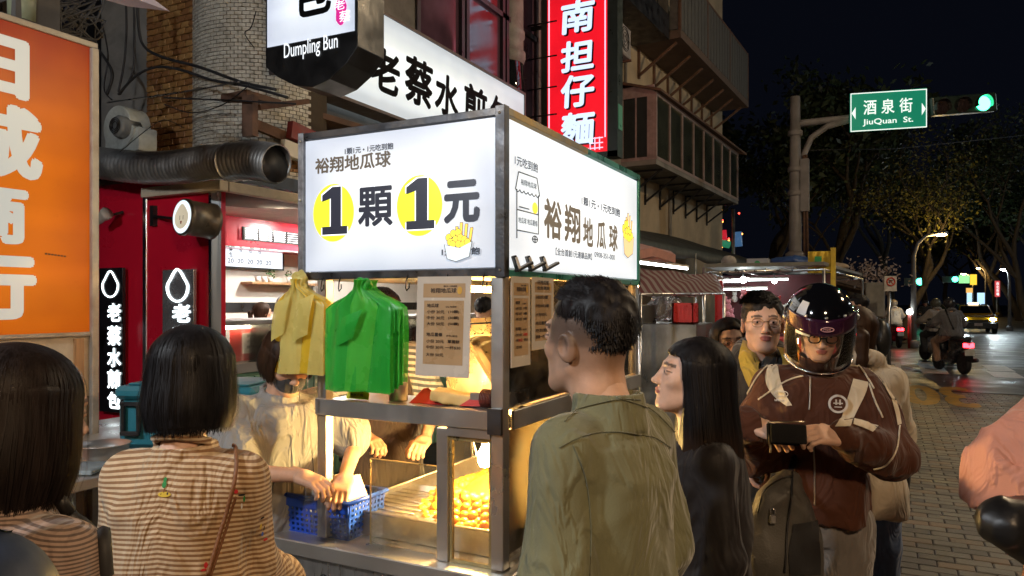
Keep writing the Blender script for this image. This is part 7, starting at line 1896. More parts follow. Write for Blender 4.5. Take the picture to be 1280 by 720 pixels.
# --- long haired woman in black satin
LSAT = wrinkle(M('black_satin', (.011, .009, .010), .66, var=.2, bump=.2, bscale=30, sheen=.1, spec=.3), 6, .012)
fw = person('young woman with long straight black hair looking up at the cart in black satin', 880, 2.02, -1, .06, H=1.495, neckup=.03, wide=.60, head=(12, 0, 0), hair='long', hairm=hair_mat('black_hair_warm_ends', (.010, .009, .010), (.06, .028, .012)), hlen=-.37, near=True, skin=SKINF,
            top=dict(inf=.026, hem=.72, neck='low', amp=.016, fsc=5, flare=.02, sl=(.050, .056, .05)), topm=LSAT, vox=.009, seed=41)
b = MB(); q = fw.T @ Vector((-.084, -.01, -.045)); b.tube([q + Vector((0, .006 * math.cos(a / 10 * 6.283), .009 * math.sin(a / 10 * 6.283) - .008)) for a in range(11)], .0014, 6); b.build('earring', M('gold', (.8, .5, .15), .2, 1, bump=0), fw.o)
# --- man with the helmet
BRJ = wrinkle(M('brown_shell_jacket', (.075, .028, .016), .75, var=.15, scale=5, bump=.2, bscale=90, bdist=.002, sheen=.1, spec=.15), 9, .012, k=.45)
hm_d = 2.62
hm = person('man in a glossy black helmet and brown sports jacket looking into his wallet', 1018, hm_d, -.18, -1, H=1.655, wide=.90, head=(-24, 4, 0), hs=.87, hair=None, near=True, skin=SKINF, lean=(0, .03),
            top=dict(inf=.024, hem=.90, neck='stand', amp=.022, fsc=7, flare=.0, sl=(.066, .064, .046), name='jacket'), topm=BRJ, bottomm=FAB('grey_trousers', (.16, .15, .14)),
            arms={'L': ((-.235, .10, 1.13), (-.015, .34, 1.235), (1.0, .35, .12), (-.1, .6, .75), .55), 'R': ((.225, .08, 1.13), (.275, .29, 1.265), (-.8, .55, -.25), (.2, .35, .9), .3)}, vox=.0075, seed=51)
glasses(hm, M('black_acetate', (.012, .012, .012), .3, bump=0), .0026)
HG = M('helmet_black_gloss', (.004, .004, .005), .06, var=.1, bump=0, rvar=.02, coat=1, spec=.8)
s = SDF(); s.ell((0, -.012, .055), (.128, .150, .128), k=.01); s.loft([(.06, 0, -.015, .126, .148), (-.02, 0, -.02, .124, .142), (-.085, 0, -.045, .112, .108)], k=.03, ex=2.1)
s.ell((0, -.01, .04), (.104, .125, .108), k=.004, sub=True); s.loft([(.04, 0, -.01, .104, .12), (-.12, 0, -.03, .098, .095)], k=.004, sub=True); s.boxp((0, .13, -.065), (.098, .125, .098), rnd=.04, k=.01, sub=True)
v, f = s.mesh(.0055); hl = link_mesh('helmet', np_mesh('helmet', [(xf(v, hm.T), f)]), hm.o, HG)
b = MB()
def vis(u, v, r1=1.0):
    a = (u - .5) * 2.75; z = .085 - v * .195; rr_ = 1 + .05 * math.sin(v * 3) 
    return hm.T @ Vector((math.sin(a) * .134 * rr_ * r1, -.012 + math.cos(a) * .160 * rr_ * r1, z - .02 * math.cos(a)))
b.grid(vis, 24, 10); vz = b.build('visor', GL('clear_visor', (.97, .97, .97), .03, .006, 1.35), hl, solid=.002)
b = MB(); b.tube([vis(i / 30, 1) for i in range(31)] , .0035, 6); b.build('visor_rim', M('chrome_rim', (.8, .8, .8), .12, 1, bump=0), hl)
b = MB(); b.grid(lambda u, v: hm.T @ Vector((math.sin((u - .5) * 2.5) * .137, -.012 + math.cos((u - .5) * 2.5) * (.163 + .022 * v), .118 - v * .062 - .010 * math.cos((u - .5) * 2.5))), 24, 6); b.build('sun_peak', M('plum_tinted_peak', (.03, .008, .025), .08, bump=0, coat=1), hl, solid=.003)
b = MB()
for a in (-.55, .0, .55):
    q = hm.T @ Vector((math.sin(a) * .134, -.012 + math.cos(a) * .156, .112 )); b.sphere(q, .0055, 8, 6)
for a in (-1.4, 1.4): b.sphere(hm.T @ Vector((math.sin(a) * .134, -.012 + math.cos(a) * .158, .06)), .012, 10, 8)
b.build('snap_button', ALU, hl)
def stick(u, v, w_, h_, name, mat_, k=1.155, zt=0, r1=.0):
    b = MB(); b.grid(lambda s1, t1: hm.T @ Vector((math.sin(u + (s1 - .5) * w_) * (.1405 + r1), -.012 + math.cos(u + (s1 - .5) * w_) * (.165 + r1), v + (t1 - .5) * h_)), 6, 2); return b.build(name, mat_, hl)
def hstick(u, z, w_, h_, name, mat_):
    g = BVHTree.FromPolygons([tuple(q) for q in xf(v, hm.T)], [tuple(int(i) for i in q) for q in f]); c = hm.T @ Vector((0, -.01, z)); b = MB(); gg = []
    for i in range(5):
        for j in range(3):
            a = u + (i / 4 - .5) * w_; dr = (hm.T.to_3x3() @ Vector((math.sin(a), math.cos(a), 0))).normalized(); o_ = hm.T @ Vector((math.sin(a) * .3, -.01 + math.cos(a) * .3, z + (j / 2 - .5) * h_)); r_ = g.ray_cast(o_, -dr); gg.append(r_[0] + dr * .0015 if r_[0] else o_ - dr * .16)
    b.grid(lambda s1, t1: gg[round(s1 * 4) * 3 + round(t1 * 2)], 4, 2); return b.build(name, mat_, hl)
hstick(.75, .125, .35, .045, 'sticker', M('white_sticker', (.6, .62, .64), .3))
stick(.62, .045, .42, .03, 'sticker', M('white_sticker', (.6, .62, .64), .3))
b = MB(); q = hm.T @ Vector((0, .1825, .082)); rX = (hm.T.to_3x3() @ Vector((1, 0, 0))).normalized(); uX = (hm.T.to_3x3() @ Vector((0, .25, 1))).normalized()
b.tube([q + rX * (.020 * math.cos(a / 16 * 6.283)) + uX * .009 * math.sin(a / 16 * 6.283) for a in range(17)], .0014, 5); text_into(b, 'M2R', q - rX * -.012 - uX * .004 , -rX, uX, .024, .008, .01); b.build('emblem', M('pink_emblem', (.6, .35, .4), .4), hl)
b = MB()
for x in (-1, 1): b.tube([hm.T @ Vector((x * .098, .0, -.06)), hm.T @ Vector((x * .07, .03, -.10)), hm.T @ Vector((x * .02, .05, -.128))], .007, 6)
b.build('chin_strap', BLK, hl)
s = SDF(); 
for x in (-1, 1): s.ell((x * .097, .025, -.035), (.018, .035, .05), k=.01)
v2, f2 = s.mesh(.006); link_mesh('cheek_pad', np_mesh('cheek_pad', [(xf(v2, hm.T), f2)]), hl, RUBB)
CRM = FAB('cream_jersey_panel', (.62, .54, .40)); CPI = FAB('cream_piping', (.62, .55, .42))
patch(hm, [(972, 449), (974, 470), (982, 492), (990, 507)], [(961, 456), (957, 476), (966, 494), (984, 508)], CRM, 'shoulder_panel')
patch(hm, [(1066, 474), (1058, 500), (1050, 524), (1044, 534)], [(1085, 478), (1082, 490), (1068, 520), (1062, 534)], CRM, 'shoulder_panel')
patch(hm, [(1068, 524), (1080, 527), (1098, 533)], [(1066, 531), (1078, 535), (1090, 540)], CRM, 'sleeve_panel', 8, 3)
patch(hm, [(1094, 455), (1112, 480), (1122, 510), (1126, 530)], [(1089, 456), (1107, 482), (1117, 512), (1121, 532)], CRM, 'sleeve_stripe', 16, 3)
for pts in ([(965, 452), (948, 470), (935, 492), (926, 505)], [(1053, 443), (1072, 456), (1085, 474), (1092, 486)], [(1086, 480), (1093, 500), (1103, 522)], [(1124, 532), (1120, 560), (1108, 580), (1092, 586)], [(1004, 470), (985, 476), (965, 488), (948, 500)]): trim(hm, pts, .003, CPI, 'piping')
trim(hm, [(1013, 472), (1012, 500), (1011, 512)], .0035, M('zip_metal', (.3, .28, .25), .4, .8), 'zip'); trim(hm, [(1016, 545), (1018, 590), (1018, 632)], .003, M('zip_metal', (.3, .28, .25), .4, .8), 'zip')
def badge(p, px, py, r_, name, fn):
    q, n_ = hit(p, px, py, .012); n_ = (n_ + Vector((ray(px)[0], ray(px)[1], 0)).normalized() * -1.2).normalized(); rr_ = Vector((0, 0, 1)).cross(n_).normalized(); uu = n_.cross(rr_); k = (q - Vector((0, 0, EYE))).length / FPX
    b = MB(); fn(b, q, rr_ * k, uu * k, n_); return b
def bg1(b, q, r_, u_, n_):
    b.add([q + r_ * 10.5 * math.cos(a / 24 * 6.283) + u_ * 10.5 * math.sin(a / 24 * 6.283) for a in range(24)], [tuple(range(24))], 0)
    b.add([q + n_ * .001 + r_ * 8 * math.cos(a / 24 * 6.283) + u_ * 8 * math.sin(a / 24 * 6.283) for a in range(24)], [tuple(range(24))], 1)
    for (x0, y0, x1, y1) in ((-4, -4, 4, -3), (-3, -1, -1, 5), (1, -1, 3, 5), (-5, 0, 5, 1.4)): b.add([q + n_ * .002 + r_ * a + u_ * c for a, c in ((x0, y0), (x1, y0), (x1, y1), (x0, y1))], [(0, 1, 2, 3)], 0)
badge(hm, 1046, 505, 10, 'badge', bg1).build('chest_badge', [FAB('badge_thread', (.6, .58, .55)), BRJ], hm.o)
def bg2(b, q, r_, u_, n_):
    for rr_, y in ((8, 3), (5, 3)):
        b.tube([q + r_ * rr_ * math.cos(a) + u_ * (y + (rr_ * .45) * math.sin(a)) for a in [i / 14 * 6.283 for i in range(15)]], .0016, 5)
    text_into(b, 'umbro', q - r_ * 7 - u_ * 6, r_.normalized(), u_.normalized(), r_.length * 14, u_.length * 3.6, .02)
badge(hm, 979, 497, 8, 'logo', bg2).build('chest_logo', FAB('badge_thread', (.6, .58, .55)), hm.o)
wq = PT(985, 543, 2.27)
wl = thing('wallet', 'black zip wallet held open in the hands of the helmeted man', 'wallet', tuple(wq))
b = MB(); T = Matrix.Translation(wq) @ Matrix.Rotation(YAW - .25, 4, 'Z') @ Matrix.Rotation(R(-18), 4, 'X')
b.box((0, -.012, 0), (.105, .008, .06), T=T, ch=.003); b.box((-.012, .010, .0), (.10, .008, .064), T=T @ Matrix.Rotation(R(14), 4, 'Z'), ch=.003); b.build('cover', M('wallet_leather', (.008, .008, .009), .7, bump=.3, bscale=200, spec=.12), wl)
b = MB(); b.tube([T @ Vector(q) for q in ((-.056, -.01, -.038), (-.058, .0, .035), (.05, -.0, .040))], .003, 6); b.tube([T @ Vector((-.052, -.012, -.036)), T @ Vector((-.054, -.014, -.06))], .0035, 6); b.build('zip', M('zip_brass', (.35, .3, .2), .35, .9), wl)
# sling backpack hanging in front
s = SDF(); bq = PT(978, 668, 2.26); 
Rb = Matrix.Rotation(YAW, 3, 'Z')
def bl(x, y, z): return bq + Rb @ Vector((x, y, z))
s.chain([bl(-.03, 0, .10), bl(-.045, 0, -.06), bl(.0, 0, -.26)], [.055, .078, .08], k=.03); s.chain([bl(.03, .02, .14), bl(.05, .02, -.02), bl(.05, .02, -.26)], [.04, .06, .07], k=.03)
v, f = s.mesh(.009, folds(3, .014, 11)); bpk = thing('backpack', 'grey and black backpack with a small padlock hung on the chest of the helmeted man', 'backpack', tuple(bq))
link_mesh('body', np_mesh('body', [(xf(v, Matrix.Identity(4)), f)]), bpk, M('grey_bag_nylon', (.075, .07, .06), .6, var=.15, bump=.4, bscale=200))
pb = Person(); pb.o = bpk; pb.bvh = BVHTree.FromPolygons([tuple(q) for q in v], [tuple(int(i) for i in q) for q in f])
trim(pb, [(990, 590), (988, 620), (984, 650), (982, 690), (980, 715)], .0035, BLK, 'zip', off=.004)
trim(pb, [(948, 640), (956, 615), (975, 600), (990, 596)], .003, BLK, 'zip', off=.004)
patch(pb, [(990, 655), (985, 690), (986, 718)], [(1020, 650), (1024, 690), (1024, 718)], M('black_mesh_pocket', (.015, .015, .016), .8), 'pocket', 10, 5, .006)
b = MB(); b.tube([bl(-.03, .03, .12), bl(-.01, .05, .17), bl(.02, .06, .175), bl(.04, .04, .13)], .009, 8); b.tube([bl(.05, .06, .10), bl(.10, .20, .12), bl(.14, .26, .20)], .012, 8); b.build('strap', BLK, bpk)
q = hit(pb, 965, 648, .012)[0]
b = MB(); b.box(q, (.02, .01, .028), rz=YAW, ch=.003); b.tube([q + Vector((-.007, 0, .012)), q + Vector((-.007, 0, .028)), q + Vector((0, 0, .034)), q + Vector((.007, 0, .028)), q + Vector((.007, 0, .012))], .0018, 6); b.build('padlock', M('silver_lock', (.75, .72, .68), .25, .9, bump=0), bpk)
# --- man in the yellow hood
YH = FAB('mustard_hood', (.50, .36, .05)); 
yh = person('man with glasses in a mustard hooded jacket behind the helmeted man', 952, 3.02, -.22, -1, H=1.655, wide=.98, head=(2, 0, 0), hair='short', hairm=hair_mat('dark_grey_hair', (.02, .018, .017)), near=True, skin=SKINF,
            top=dict(inf=.030, hem=.86, neck='hood', amp=.014, fsc=7, flare=.0, sl=(.07, .064, .05), name='jacket'), arms={'L': ((-.2, .1, 1.1), (-.08, .25, 1.1)), 'R': ((.2, .1, 1.1), (.08, .25, 1.1))}, topm=FAB('black_down', (.02, .019, .018)), vox=.009, seed=61)
glasses(yh, M('thin_gold_frame', (.3, .2, .1), .3, .8, bump=0), .0013)
patch(yh, [(928, 428), (925, 455), (935, 480), (942, 500)], [(945, 432), (948, 460), (952, 480), (948, 500)], YH, 'hood', 12, 5, .012)
patch(yh, [(972, 436), (976, 452), (975, 470)], [(985, 440), (990, 455), (985, 478)], YH, 'hood', 10, 4, .012)
# --- girl with glasses
gg_ = person('girl with glasses and dark hair half hidden behind the mustard hood', 911, 3.45, -.1, -1, H=1.545, wide=.9, head=(0, 0, 4), hair='bob', hlen=-.12, near=False, skin=SKINF, top=dict(neck='crew', inf=.025, name='coat'), topm=FAB('black_coat', (.018, .017, .018)), vox=.012, seed=71)
glasses(gg_, M('thin_gold_frame', (.3, .2, .1), .3, .8, bump=0), .0014)
# --- woman in cream coat and jeans
cwn = person('woman in a cream coat and blue jeans behind the helmeted man, facing the street', 1070, 3.15, .25, 1, H=1.60, wide=.85, head=(0, 0, 0), hair='pony', hairm=HBR, near=False, top=dict(inf=.035, hem=.78, neck='hood', amp=.012, flare=.03, sl=(.07, .064, .05), name='coat'), arms={'L': ((-.16, .1, 1.1), (-.05, .25, 1.05)), 'R': ((.2, .1, 1.1), (.08, .25, 1.05))}, topm=FAB('cream_coat', (.48, .42, .32)), bottomm=FAB('blue_denim', (.07, .13, .27), var=.35), vox=.012, seed=81)
b = MB(); q = PT(1132, 590, 3.1); b.sphere(q, (.02, .05, .11), 10, 8); b.tube([q + Vector((0, 0, .1)), q + Vector((-.05, 0, .45))], .012, 6); b.build('shoulder_bag', M('black_leather', (.012, .012, .013), .4), cwn.o)
# --- dark man farther off with backpack
dm = person('man in a dark jacket with a backpack walking near the street corner', 1076, 8.2, -.9, .2, H=1.70, head=(0, 0, 0), hair='short', near=False, top=dict(inf=.03, neck='hood', name='jacket'), topm=FAB('dark_blue_jacket', (.03, .035, .045)), bottomm=FAB('black_trousers', (.015, .015, .018)), vox=.016, seed=91)
s = SDF(); s.ell((.0, -.20, 1.22), (.15, .11, .22), k=.02); v, f = s.mesh(.02); link_mesh('backpack', np_mesh('backpack', [(xf(v, dm.W), f)]), dm.o, BLK)
# --- pink sleeve at right edge
pk = person('person in a salmon pink jacket cut off by the right edge with a black bag', 1413, 1.95, -.15, -1, H=1.66, wide=1.05, head=(0, 0, 0), hair='bob', near=False, skin=SKINF, top=dict(inf=.03, hem=.80, neck='crew', amp=.036, fsc=7, flare=.02, sl=(.07, .068, .06), name='jacket'), topm=FAB('salmon_jacket', (.62, .29, .22), var=.08),
            bottomm=FAB('salmon_trousers', (.5, .2, .14)), arms={'R': ((.30, -.02, 1.16), (.10, .22, 1.02), (-1, .4, -.2), (0, .3, 1), .5), 'L': ((-.24, 0, 1.09), (-.15, .2, 1.0), (.8, .5, 0), (0, 0, 1), .5)}, vox=.009, seed=101)
q = PT(1288, 672, 1.72)
s = SDF(); s.cap(q + Vector((-.055, -.03, .035)), q + Vector((.16, .08, .02)), .055, .085, k=.02); s.cap(q + Vector((.0, 0, .0)), q + Vector((.2, .1, -.02)), .06, .08); v, f = s.mesh(.008, folds(9, .006, 14)); o = link_mesh('shoulder_bag', np_mesh('shoulder_bag', [(v, f)]), None, M('black_leather', (.010, .010, .011), .85, spec=.1)); setp(o, 'rounded black leather bag under the salmon pink sleeve', 'bag')
# --- seated worker in grey T-shirt
GT = FAB('pale_grey_cotton', (.23, .23, .225), bscale=120)
sitl = {'L': ((-.10, 0, .86), (-.12, .38, .82), (-.12, .38, .42)), 'R': ((.10, 0, .86), (.12, .38, .82), (.12, .38, .42))}
wk1 = person('food cart worker in a pale grey T-shirt and black mask filling paper bags', 335, 2.98, .75, -.75, H=1.70, wide=1.12, head=(-30, 10, 0), hair='bob', hairm=HBR, hlen=-.06, near=False, lean=(.0, .10), zoff=-.18,
             top=dict(inf=.03, hem=.84, neck='crew', cuff=.40, amp=.014, fsc=5, flare=.03, sl=(.088, .090, .07)), topm=GT,
             arms={'R': ((.22, .20, 1.18), (.06, .36, 1.17), (-.3, .9, -.2), (.1, .2, 1), .5), 'L': ((-.30, .18, 1.22), (-.13, .36, 1.13), (.6, .6, -.4), (-.1, .1, 1), .6)}, vox=.010, seed=111)
s = SDF(); s.ell((0, .045, -.052), (.062, .068, .055), k=.01); s.ell((0, .03, -.06), (.05, .05, .05), k=.0, sub=True) if False else None
v, f = s.mesh(.006); link_mesh('mask', np_mesh('mask', [(xf(v, wk1.T), f)]), wk1.o, FAB('black_mask', (.02, .02, .022)))
# --- second worker inside, striped sleeves and dark apron
STRG = stripe_mat('grey_white_stripes', (.4, .38, .34), (.07, .075, .08), .03, .5)
wk2 = person('second cart worker in a grey striped top and dark apron behind the menu sheet', 478, 3.75, .35, -.93, H=1.68, wide=1.05, head=(-20, -18, 0), hair='short', hairm=HBR, near=False, lean=(.02, .08),
             top=dict(inf=.022, hem=.84, neck='crew', cuff=.42, amp=.012, flare=.02, sl=(.075, .07, .06)), topm=STRG, bottomm=FAB('black_trousers', (.015, .015, .018)),
             arms={'L': ((-.24, .16, 1.12), (-.12, .42, 1.00), (.5, .8, -.2), (-.2, .1, 1), .7), 'R': ((.26, .1, 1.1), (.15, .35, 1.02), (-.4, .8, -.2), (0, 0, 1), .6)}, vox=.012, seed=121)
s = SDF(); s.loft([(.70, 0, .09, .19, .10), (1.0, 0, .10, .165, .09), (1.30, .01, .13, .11, .07)], k=.02, ex=3); v, f = s.mesh(.014, folds(4, .01, 8)); link_mesh('apron', np_mesh('apron', [(xf(v, wk2.W), f)]), wk2.o, FAB('dark_apron', (.035, .02, .015)))
# --- people inside the shop
sw1 = person('shop woman in a red shirt with a brown ponytail inside the dumpling shop', 325, 8.6, .7, .7, H=1.62, head=(0, 0, 0), hair='pony', hairm=HBR, near=False, top=dict(neck='crew'), topm=FAB('bright_red_shirt', (.6, .015, .02)), vox=.018, seed=131)
sw2 = person('customer with a silver helmet and orange jacket inside the dumpling shop', 358, 8.9, -.5, .6, H=1.66, head=(0, 0, 0), hair=None, near=False, top=dict(neck='hood', inf=.03, name='jacket'), topm=FAB('orange_jacket', (.65, .12, .02)), vox=.018, seed=132)
s = SDF(); s.ell((0, -.01, .05), (.125, .145, .13)); s.boxp((0, .14, -.04), (.09, .1, .08), rnd=.02, sub=True); v, f = s.mesh(.014); link_mesh('helmet', np_mesh('helmet', [(xf(v, sw2.T), f)]), sw2.o, M('silver_helmet', (.45, .45, .45), .25, .4))
sw3 = person('dark haired man in a blue black jacket standing behind the cart', 603, 7.0, .2, 1, H=1.66, head=(0, 0, 0), hair='short', near=False, top=dict(neck='hood', inf=.03, name='jacket'), topm=FAB('blue_black_jacket', (.035, .04, .06)), vox=.018, seed=133)
# ================================================================== THE STREET BEYOND
def tail(b, c, d, T=None): b.box(c, d, T=T, ch=.01)
def scooter(name, label, loc, rz, col, group, tailon=True, headon=False):
    t = thing(name, label, 'scooter', (loc[0], loc[1], 0), rz, group)
    T = WM[t.name]; P1 = M('scooter_paint_%d' % int(col[0] * 1000), col, .3, var=.1, bump=0, coat=.4)
    for y in (-.62, .62):
        b = MB(); Tw = T @ Matrix.Translation((0, y, .25)) @ Matrix.Rotation(R(90), 4, 'Y'); b.lathe([(.19, -.05), (.235, -.055), (.25, -.03), (.25, .03), (.235, .055), (.19, .05)], 20, T=Tw); w_ = b.build('wheel', RUBB, t)
        b = MB(); b.lathe([(.0, -.04), (.185, -.045), (.19, 0), (.185, .045), (0, .04)], 14, T=Tw); b.build('rim', ALU, w_)
    s = SDF(); s.chain([(0, -.75, .68), (0, -.35, .62), (0, -.1, .45)], [.11, .15, .13], k=.06); s.chain([(0, -.1, .33), (0, .25, .33)], [.14, .14], k=.05); s.chain([(0, .38, .38), (0, .46, .75), (0, .42, .95)], [.13, .15, .10], k=.05); s.cap((0, .5, .45), (0, .66, .5), .10, .07, k=.05)
    v, f = s.mesh(.03); link_mesh('body', np_mesh('body', [(xf(v, T), f)]), t, P1)
    b = MB(); b.box((0, -.40, .79), (.26, .70, .09), T=T, ch=.035); b.build('seat', RUBB, t)
    b = MB(); b.tube([T @ Vector(q) for q in ((-.34, .30, 1.03), (-.2, .38, 1.02), (0, .42, 1.0), (.2, .38, 1.02), (.34, .30, 1.03))], .018, 8); b.build('handlebar', BLK, t)
    for x in (-1, 1):
        b = MB(); b.tube([T @ Vector((x * .22, .38, 1.03)), T @ Vector((x * .28, .40, 1.18))], .006, 6); b.sphere((x * .30, .40, 1.21), (.06, .012, .035), 10, 8, T=T); b.build('mirror', BLK, t)
    b = MB(); b.box((0, -.83, .66), (.22, .05, .10), T=T, ch=.01); b.build('tail_lamp', E('tail_lamp_glow', (1, .02, .03), 9) if tailon else M('red_lens', (.3, .01, .01), .2), t)
    b = MB(); b.box((0, -.88, .50), (.20, .01, .13), T=T); b.build('licence_plate', M('plate_white', (.6, .6, .58), .5), t)
    b = MB(); b.box((0, -.86, .42), (.16, .02, .25), T=T); b.tube([T @ Vector((.17, -.2, .25)), T @ Vector((.19, -.8, .33))], .045, 10); b.build('exhaust', BLK, t)
    b = MB(); b.sphere((0, .57, .80), (.10, .04, .07), 12, 8, T=T); b.build('headlamp', E('headlamp_glow', (1, .92, .75), 60) if headon else M('clear_lens', (.3, .3, .3), .15), t)
    return t
def rider(label, loc, rz, topm, helm, seed, y0=0.0, bottomm=None):
    fa = None
    sl = {'L': ((-.12, 0, .86), (-.20, .38, .72), (-.17, .34, .30)), 'R': ((.12, 0, .86), (.20, .38, .72), (.17, .34, .30))}
    c, s1 = math.cos(rz), math.sin(rz); x, y = loc[0] - s1 * y0, loc[1] + c * y0
    wx, wy = -math.sin(rz), math.cos(rz); a = wx * CX + wy * SX; d = -wx * SX + wy * CX
    p = person(label, 0, 0, a, d, H=1.68, wide=1.1, hair=None, head=(0, 0, 0), lean=(0, .06), sit=sl, loc=(x, y), zoff=0.0, facedet=False,
               arms={'L': ((-.32, .18, 1.15), (-.30, .45, 1.10), (0, 1, -.2), (0, 0, 1), .9), 'R': ((.32, .18, 1.15), (.30, .45, 1.10), (0, 1, -.2), (0, 0, 1), .9)}, top=dict(inf=.04, hem=.86, neck='hood', amp=.02, name='jacket', sl=(.09, .08, .065)), topm=topm, bottomm=bottomm, vox=.02, seed=seed)
    s = SDF(); s.ell((0, -.01, .045), (.13, .15, .135)); s.boxp((0, .15, -.04), (.09, .1, .07), rnd=.02, sub=True); v, f = s.mesh(.014); hl = link_mesh('helmet', np_mesh('helmet', [(xf(v, p.T), f)]), p.o, helm)
    return p
g1 = onZ(1190, 466); g2 = onZ(1118, 434)
az = head_to(.12, 1)
scooter('scooter', 'dark scooter with a round red tail lamp crossing in front of the taxi', (g1.x, g1.y + .3), az, (.03, .03, .035), 'scooters riding up the street')
r1 = rider('scooter rider in a grey jacket with a strap across the back, nearest the taxi', (g1.x, g1.y + .15), az, FAB('grey_riding_jacket', (.12, .12, .13)), M('dark_helmet', (.03, .03, .035), .25, coat=.5), 201, bottomm=FAB('khaki_trousers', (.28, .17, .11)))
trim(r1, [(1176, 372), (1184, 392), (1192, 412)], .02, BLK, 'strap', 10, .01)
g1b = onZ(1172, 452)
scooter('scooter', 'second scooter with pale fairing just ahead of the dark one', (g1b.x, g1b.y), az + .1, (.3, .28, .28), 'scooters riding up the street', tailon=False, headon=False)
rider('scooter rider in a pale jacket and round helmet just ahead of the grey jacket', (g1b.x, g1b.y - .1), az + .1, FAB('pale_riding_jacket', (.32, .28, .25)), M('olive_helmet', (.10, .10, .08), .3), 202)
scooter('scooter', 'maroon scooter with a glowing square tail lamp beside the kerb trees', (g2.x, g2.y + .3), head_to(.25, 1), (.25, .02, .03), 'scooters riding up the street')
rider('scooter rider in a cream jacket on the maroon scooter left of the street lamp', (g2.x, g2.y + .2), head_to(.25, 1), FAB('cream_riding_jacket', (.4, .34, .28)), M('tan_helmet', (.25, .2, .15), .3), 203, bottomm=FAB('khaki_trousers', (.28, .17, .11)))
g4 = onZ(1157, 418)
scooter('scooter', 'oncoming scooter with a blazing yellow headlamp left of the taxi', (g4.x, g4.y), head_to(-.45, -1), (.05, .05, .05), 'oncoming scooters', tailon=False, headon=True)
rider('oncoming scooter rider in dark clothes behind the yellow headlamp', (g4.x, g4.y + .1), head_to(-.45, -1), FAB('dark_riding_jacket', (.04, .04, .04)), M('dark_helmet', (.03, .03, .035), .25, coat=.5), 204)
# taxi and cars
def car(label, loc, rz, col, low, taxi=False, lights=1.0, cat='car', tail=False, group=None):
    t = thing('taxi' if taxi else 'parked_car' if not lights else 'car', label, cat, (loc[0], loc[1], 0), rz, group); T = WM[t.name]
    P1 = M('car_paint_%s' % '_'.join(str(int(c * 100)) for c in col), col, .25, var=.04, bump=0, coat=.8, rvar=.04); LOWM = M('car_lower_dark', (.015, .016, .018), .35, bump=0) if low else P1
    def sect(prof, wf, name, mat_):
        b = MB(); n = len(prof); vs = []
        for x, k in ((-1, 0), (1, 0)):
            vs += [(x * wf(z) , y, z) for y, z in prof]
        b.add(vs, [tuple(range(n))[::-1] if False else tuple(range(n)), tuple(range(n, 2 * n))[::-1]] + [(i, n + i, n + (i + 1) % n, (i + 1) % n) for i in range(n)], T=T); o = b.build(name, mat_, t); md = o.modifiers.new('bevel', 'BEVEL'); md.width = .05; md.segments = 3; return o
    sect([(-2.2, .62), (-2.25, .85), (-2.05, .98), (-1.2, 1.0), (.9, 1.0), (2.05, .86), (2.22, .72), (2.22, .60)], lambda z: .88 - .05 * max(0, z - .8), 'body', P1)
    sect([(-2.2, .25), (-2.25, .6), (2.24, .58), (2.22, .25)], lambda z: .87, 'bumper_skirt', LOWM)
    sect([(-1.85, .98), (-1.45, 1.42), (-1.2, 1.47), (.1, 1.47), (.3, 1.42), (1.05, .99)], lambda z: .80 - .26 * max(0, z - .98), 'cabin', P1)
    b = MB(); b.add([(-.72, .99, 1.03), (.72, .99, 1.03), (.62, .34, 1.41), (-.62, .34, 1.41)], [(0, 1, 2, 3)], T=T @ Matrix.Translation((0, .035, .02))); b.build('windscreen', DARKG, t)
    b = MB(); b.add([(-.70, -1.83, 1.03), (.70, -1.83, 1.03), (.62, -1.48, 1.40), (-.62, -1.48, 1.40)], [(1, 0, 3, 2)], T=T @ Matrix.Translation((0, -.04, .02))); b.build('rear_window', DARKG, t)
    for x in (-1, 1):
        b = MB(); b.add([(x * .80, -1.4, 1.05), (x * .80, .75, 1.05), (x * .70, .2, 1.38), (x * .70, -1.2, 1.38)], [(0, 1, 2, 3)], T=T @ Matrix.Translation((x * .015, 0, 0))); b.build('side_window', DARKG, t)
        b = MB(); b.sphere((x * .64, 2.18, .74), (.15, .07, .075), 12, 8, T=T); b.build('headlight', E('car_headlight', (.85, .97, 1), 120 * lights) if lights and x < 2 else M('clear_lens', (.3, .3, .3), .15), t)
        b = MB(); b.box((x * .66, -2.23, .80), (.28, .06, .14), T=T, ch=.02); b.build('tail_light', E('car_tail', (1, .02, .02), 8) if tail else M('red_lens', (.3, .01, .01), .2), t)
        b = MB(); b.sphere((x * 1.0, .75, 1.03), (.10, .06, .07), 10, 8, T=T); b.build('side_mirror', P1, t)
        for y in (-1.35, 1.38):
            b = MB(); Tw = T @ Matrix.Translation((x * .80, y, .32)) @ Matrix.Rotation(R(90), 4, 'Y'); b.lathe([(.2, -.1), (.30, -.1), (.32, -.07), (.32, .07), (.30, .1), (.2, .1)], 20, T=Tw); w_ = b.build('wheel', RUBB, t)
            b = MB(); b.lathe([(0, -.09), (.2, -.08), (.2, .08), (0, .09)], 16, T=Tw); b.build('rim', ALU, w_)
    b = MB(); b.box((0, 2.25, .66), (.9, .04, .12), T=T); b.build('grille', BLK, t)
    b = MB(); b.box((0, 2.27, .48), (.36, .02, .15), T=T); b.build('licence_plate', M('plate_pinkish', (.5, .4, .38), .5), t)
    if taxi:
        b = MB(); b.box((0, -.1, 1.55), (.5, .16, .14), T=T, ch=.04); b.build('roof_sign', E('taxi_roof_lamp', (1, .8, .5), 1.2), t)
    return t
g3 = onZ(1222, 417); q0 = head_to(-.50, -1)
tx = car('yellow taxi with a dark bumper and bright white headlight facing the camera', (g3.x, g3.y + 2), q0, (.75, .38, .01), True, True)
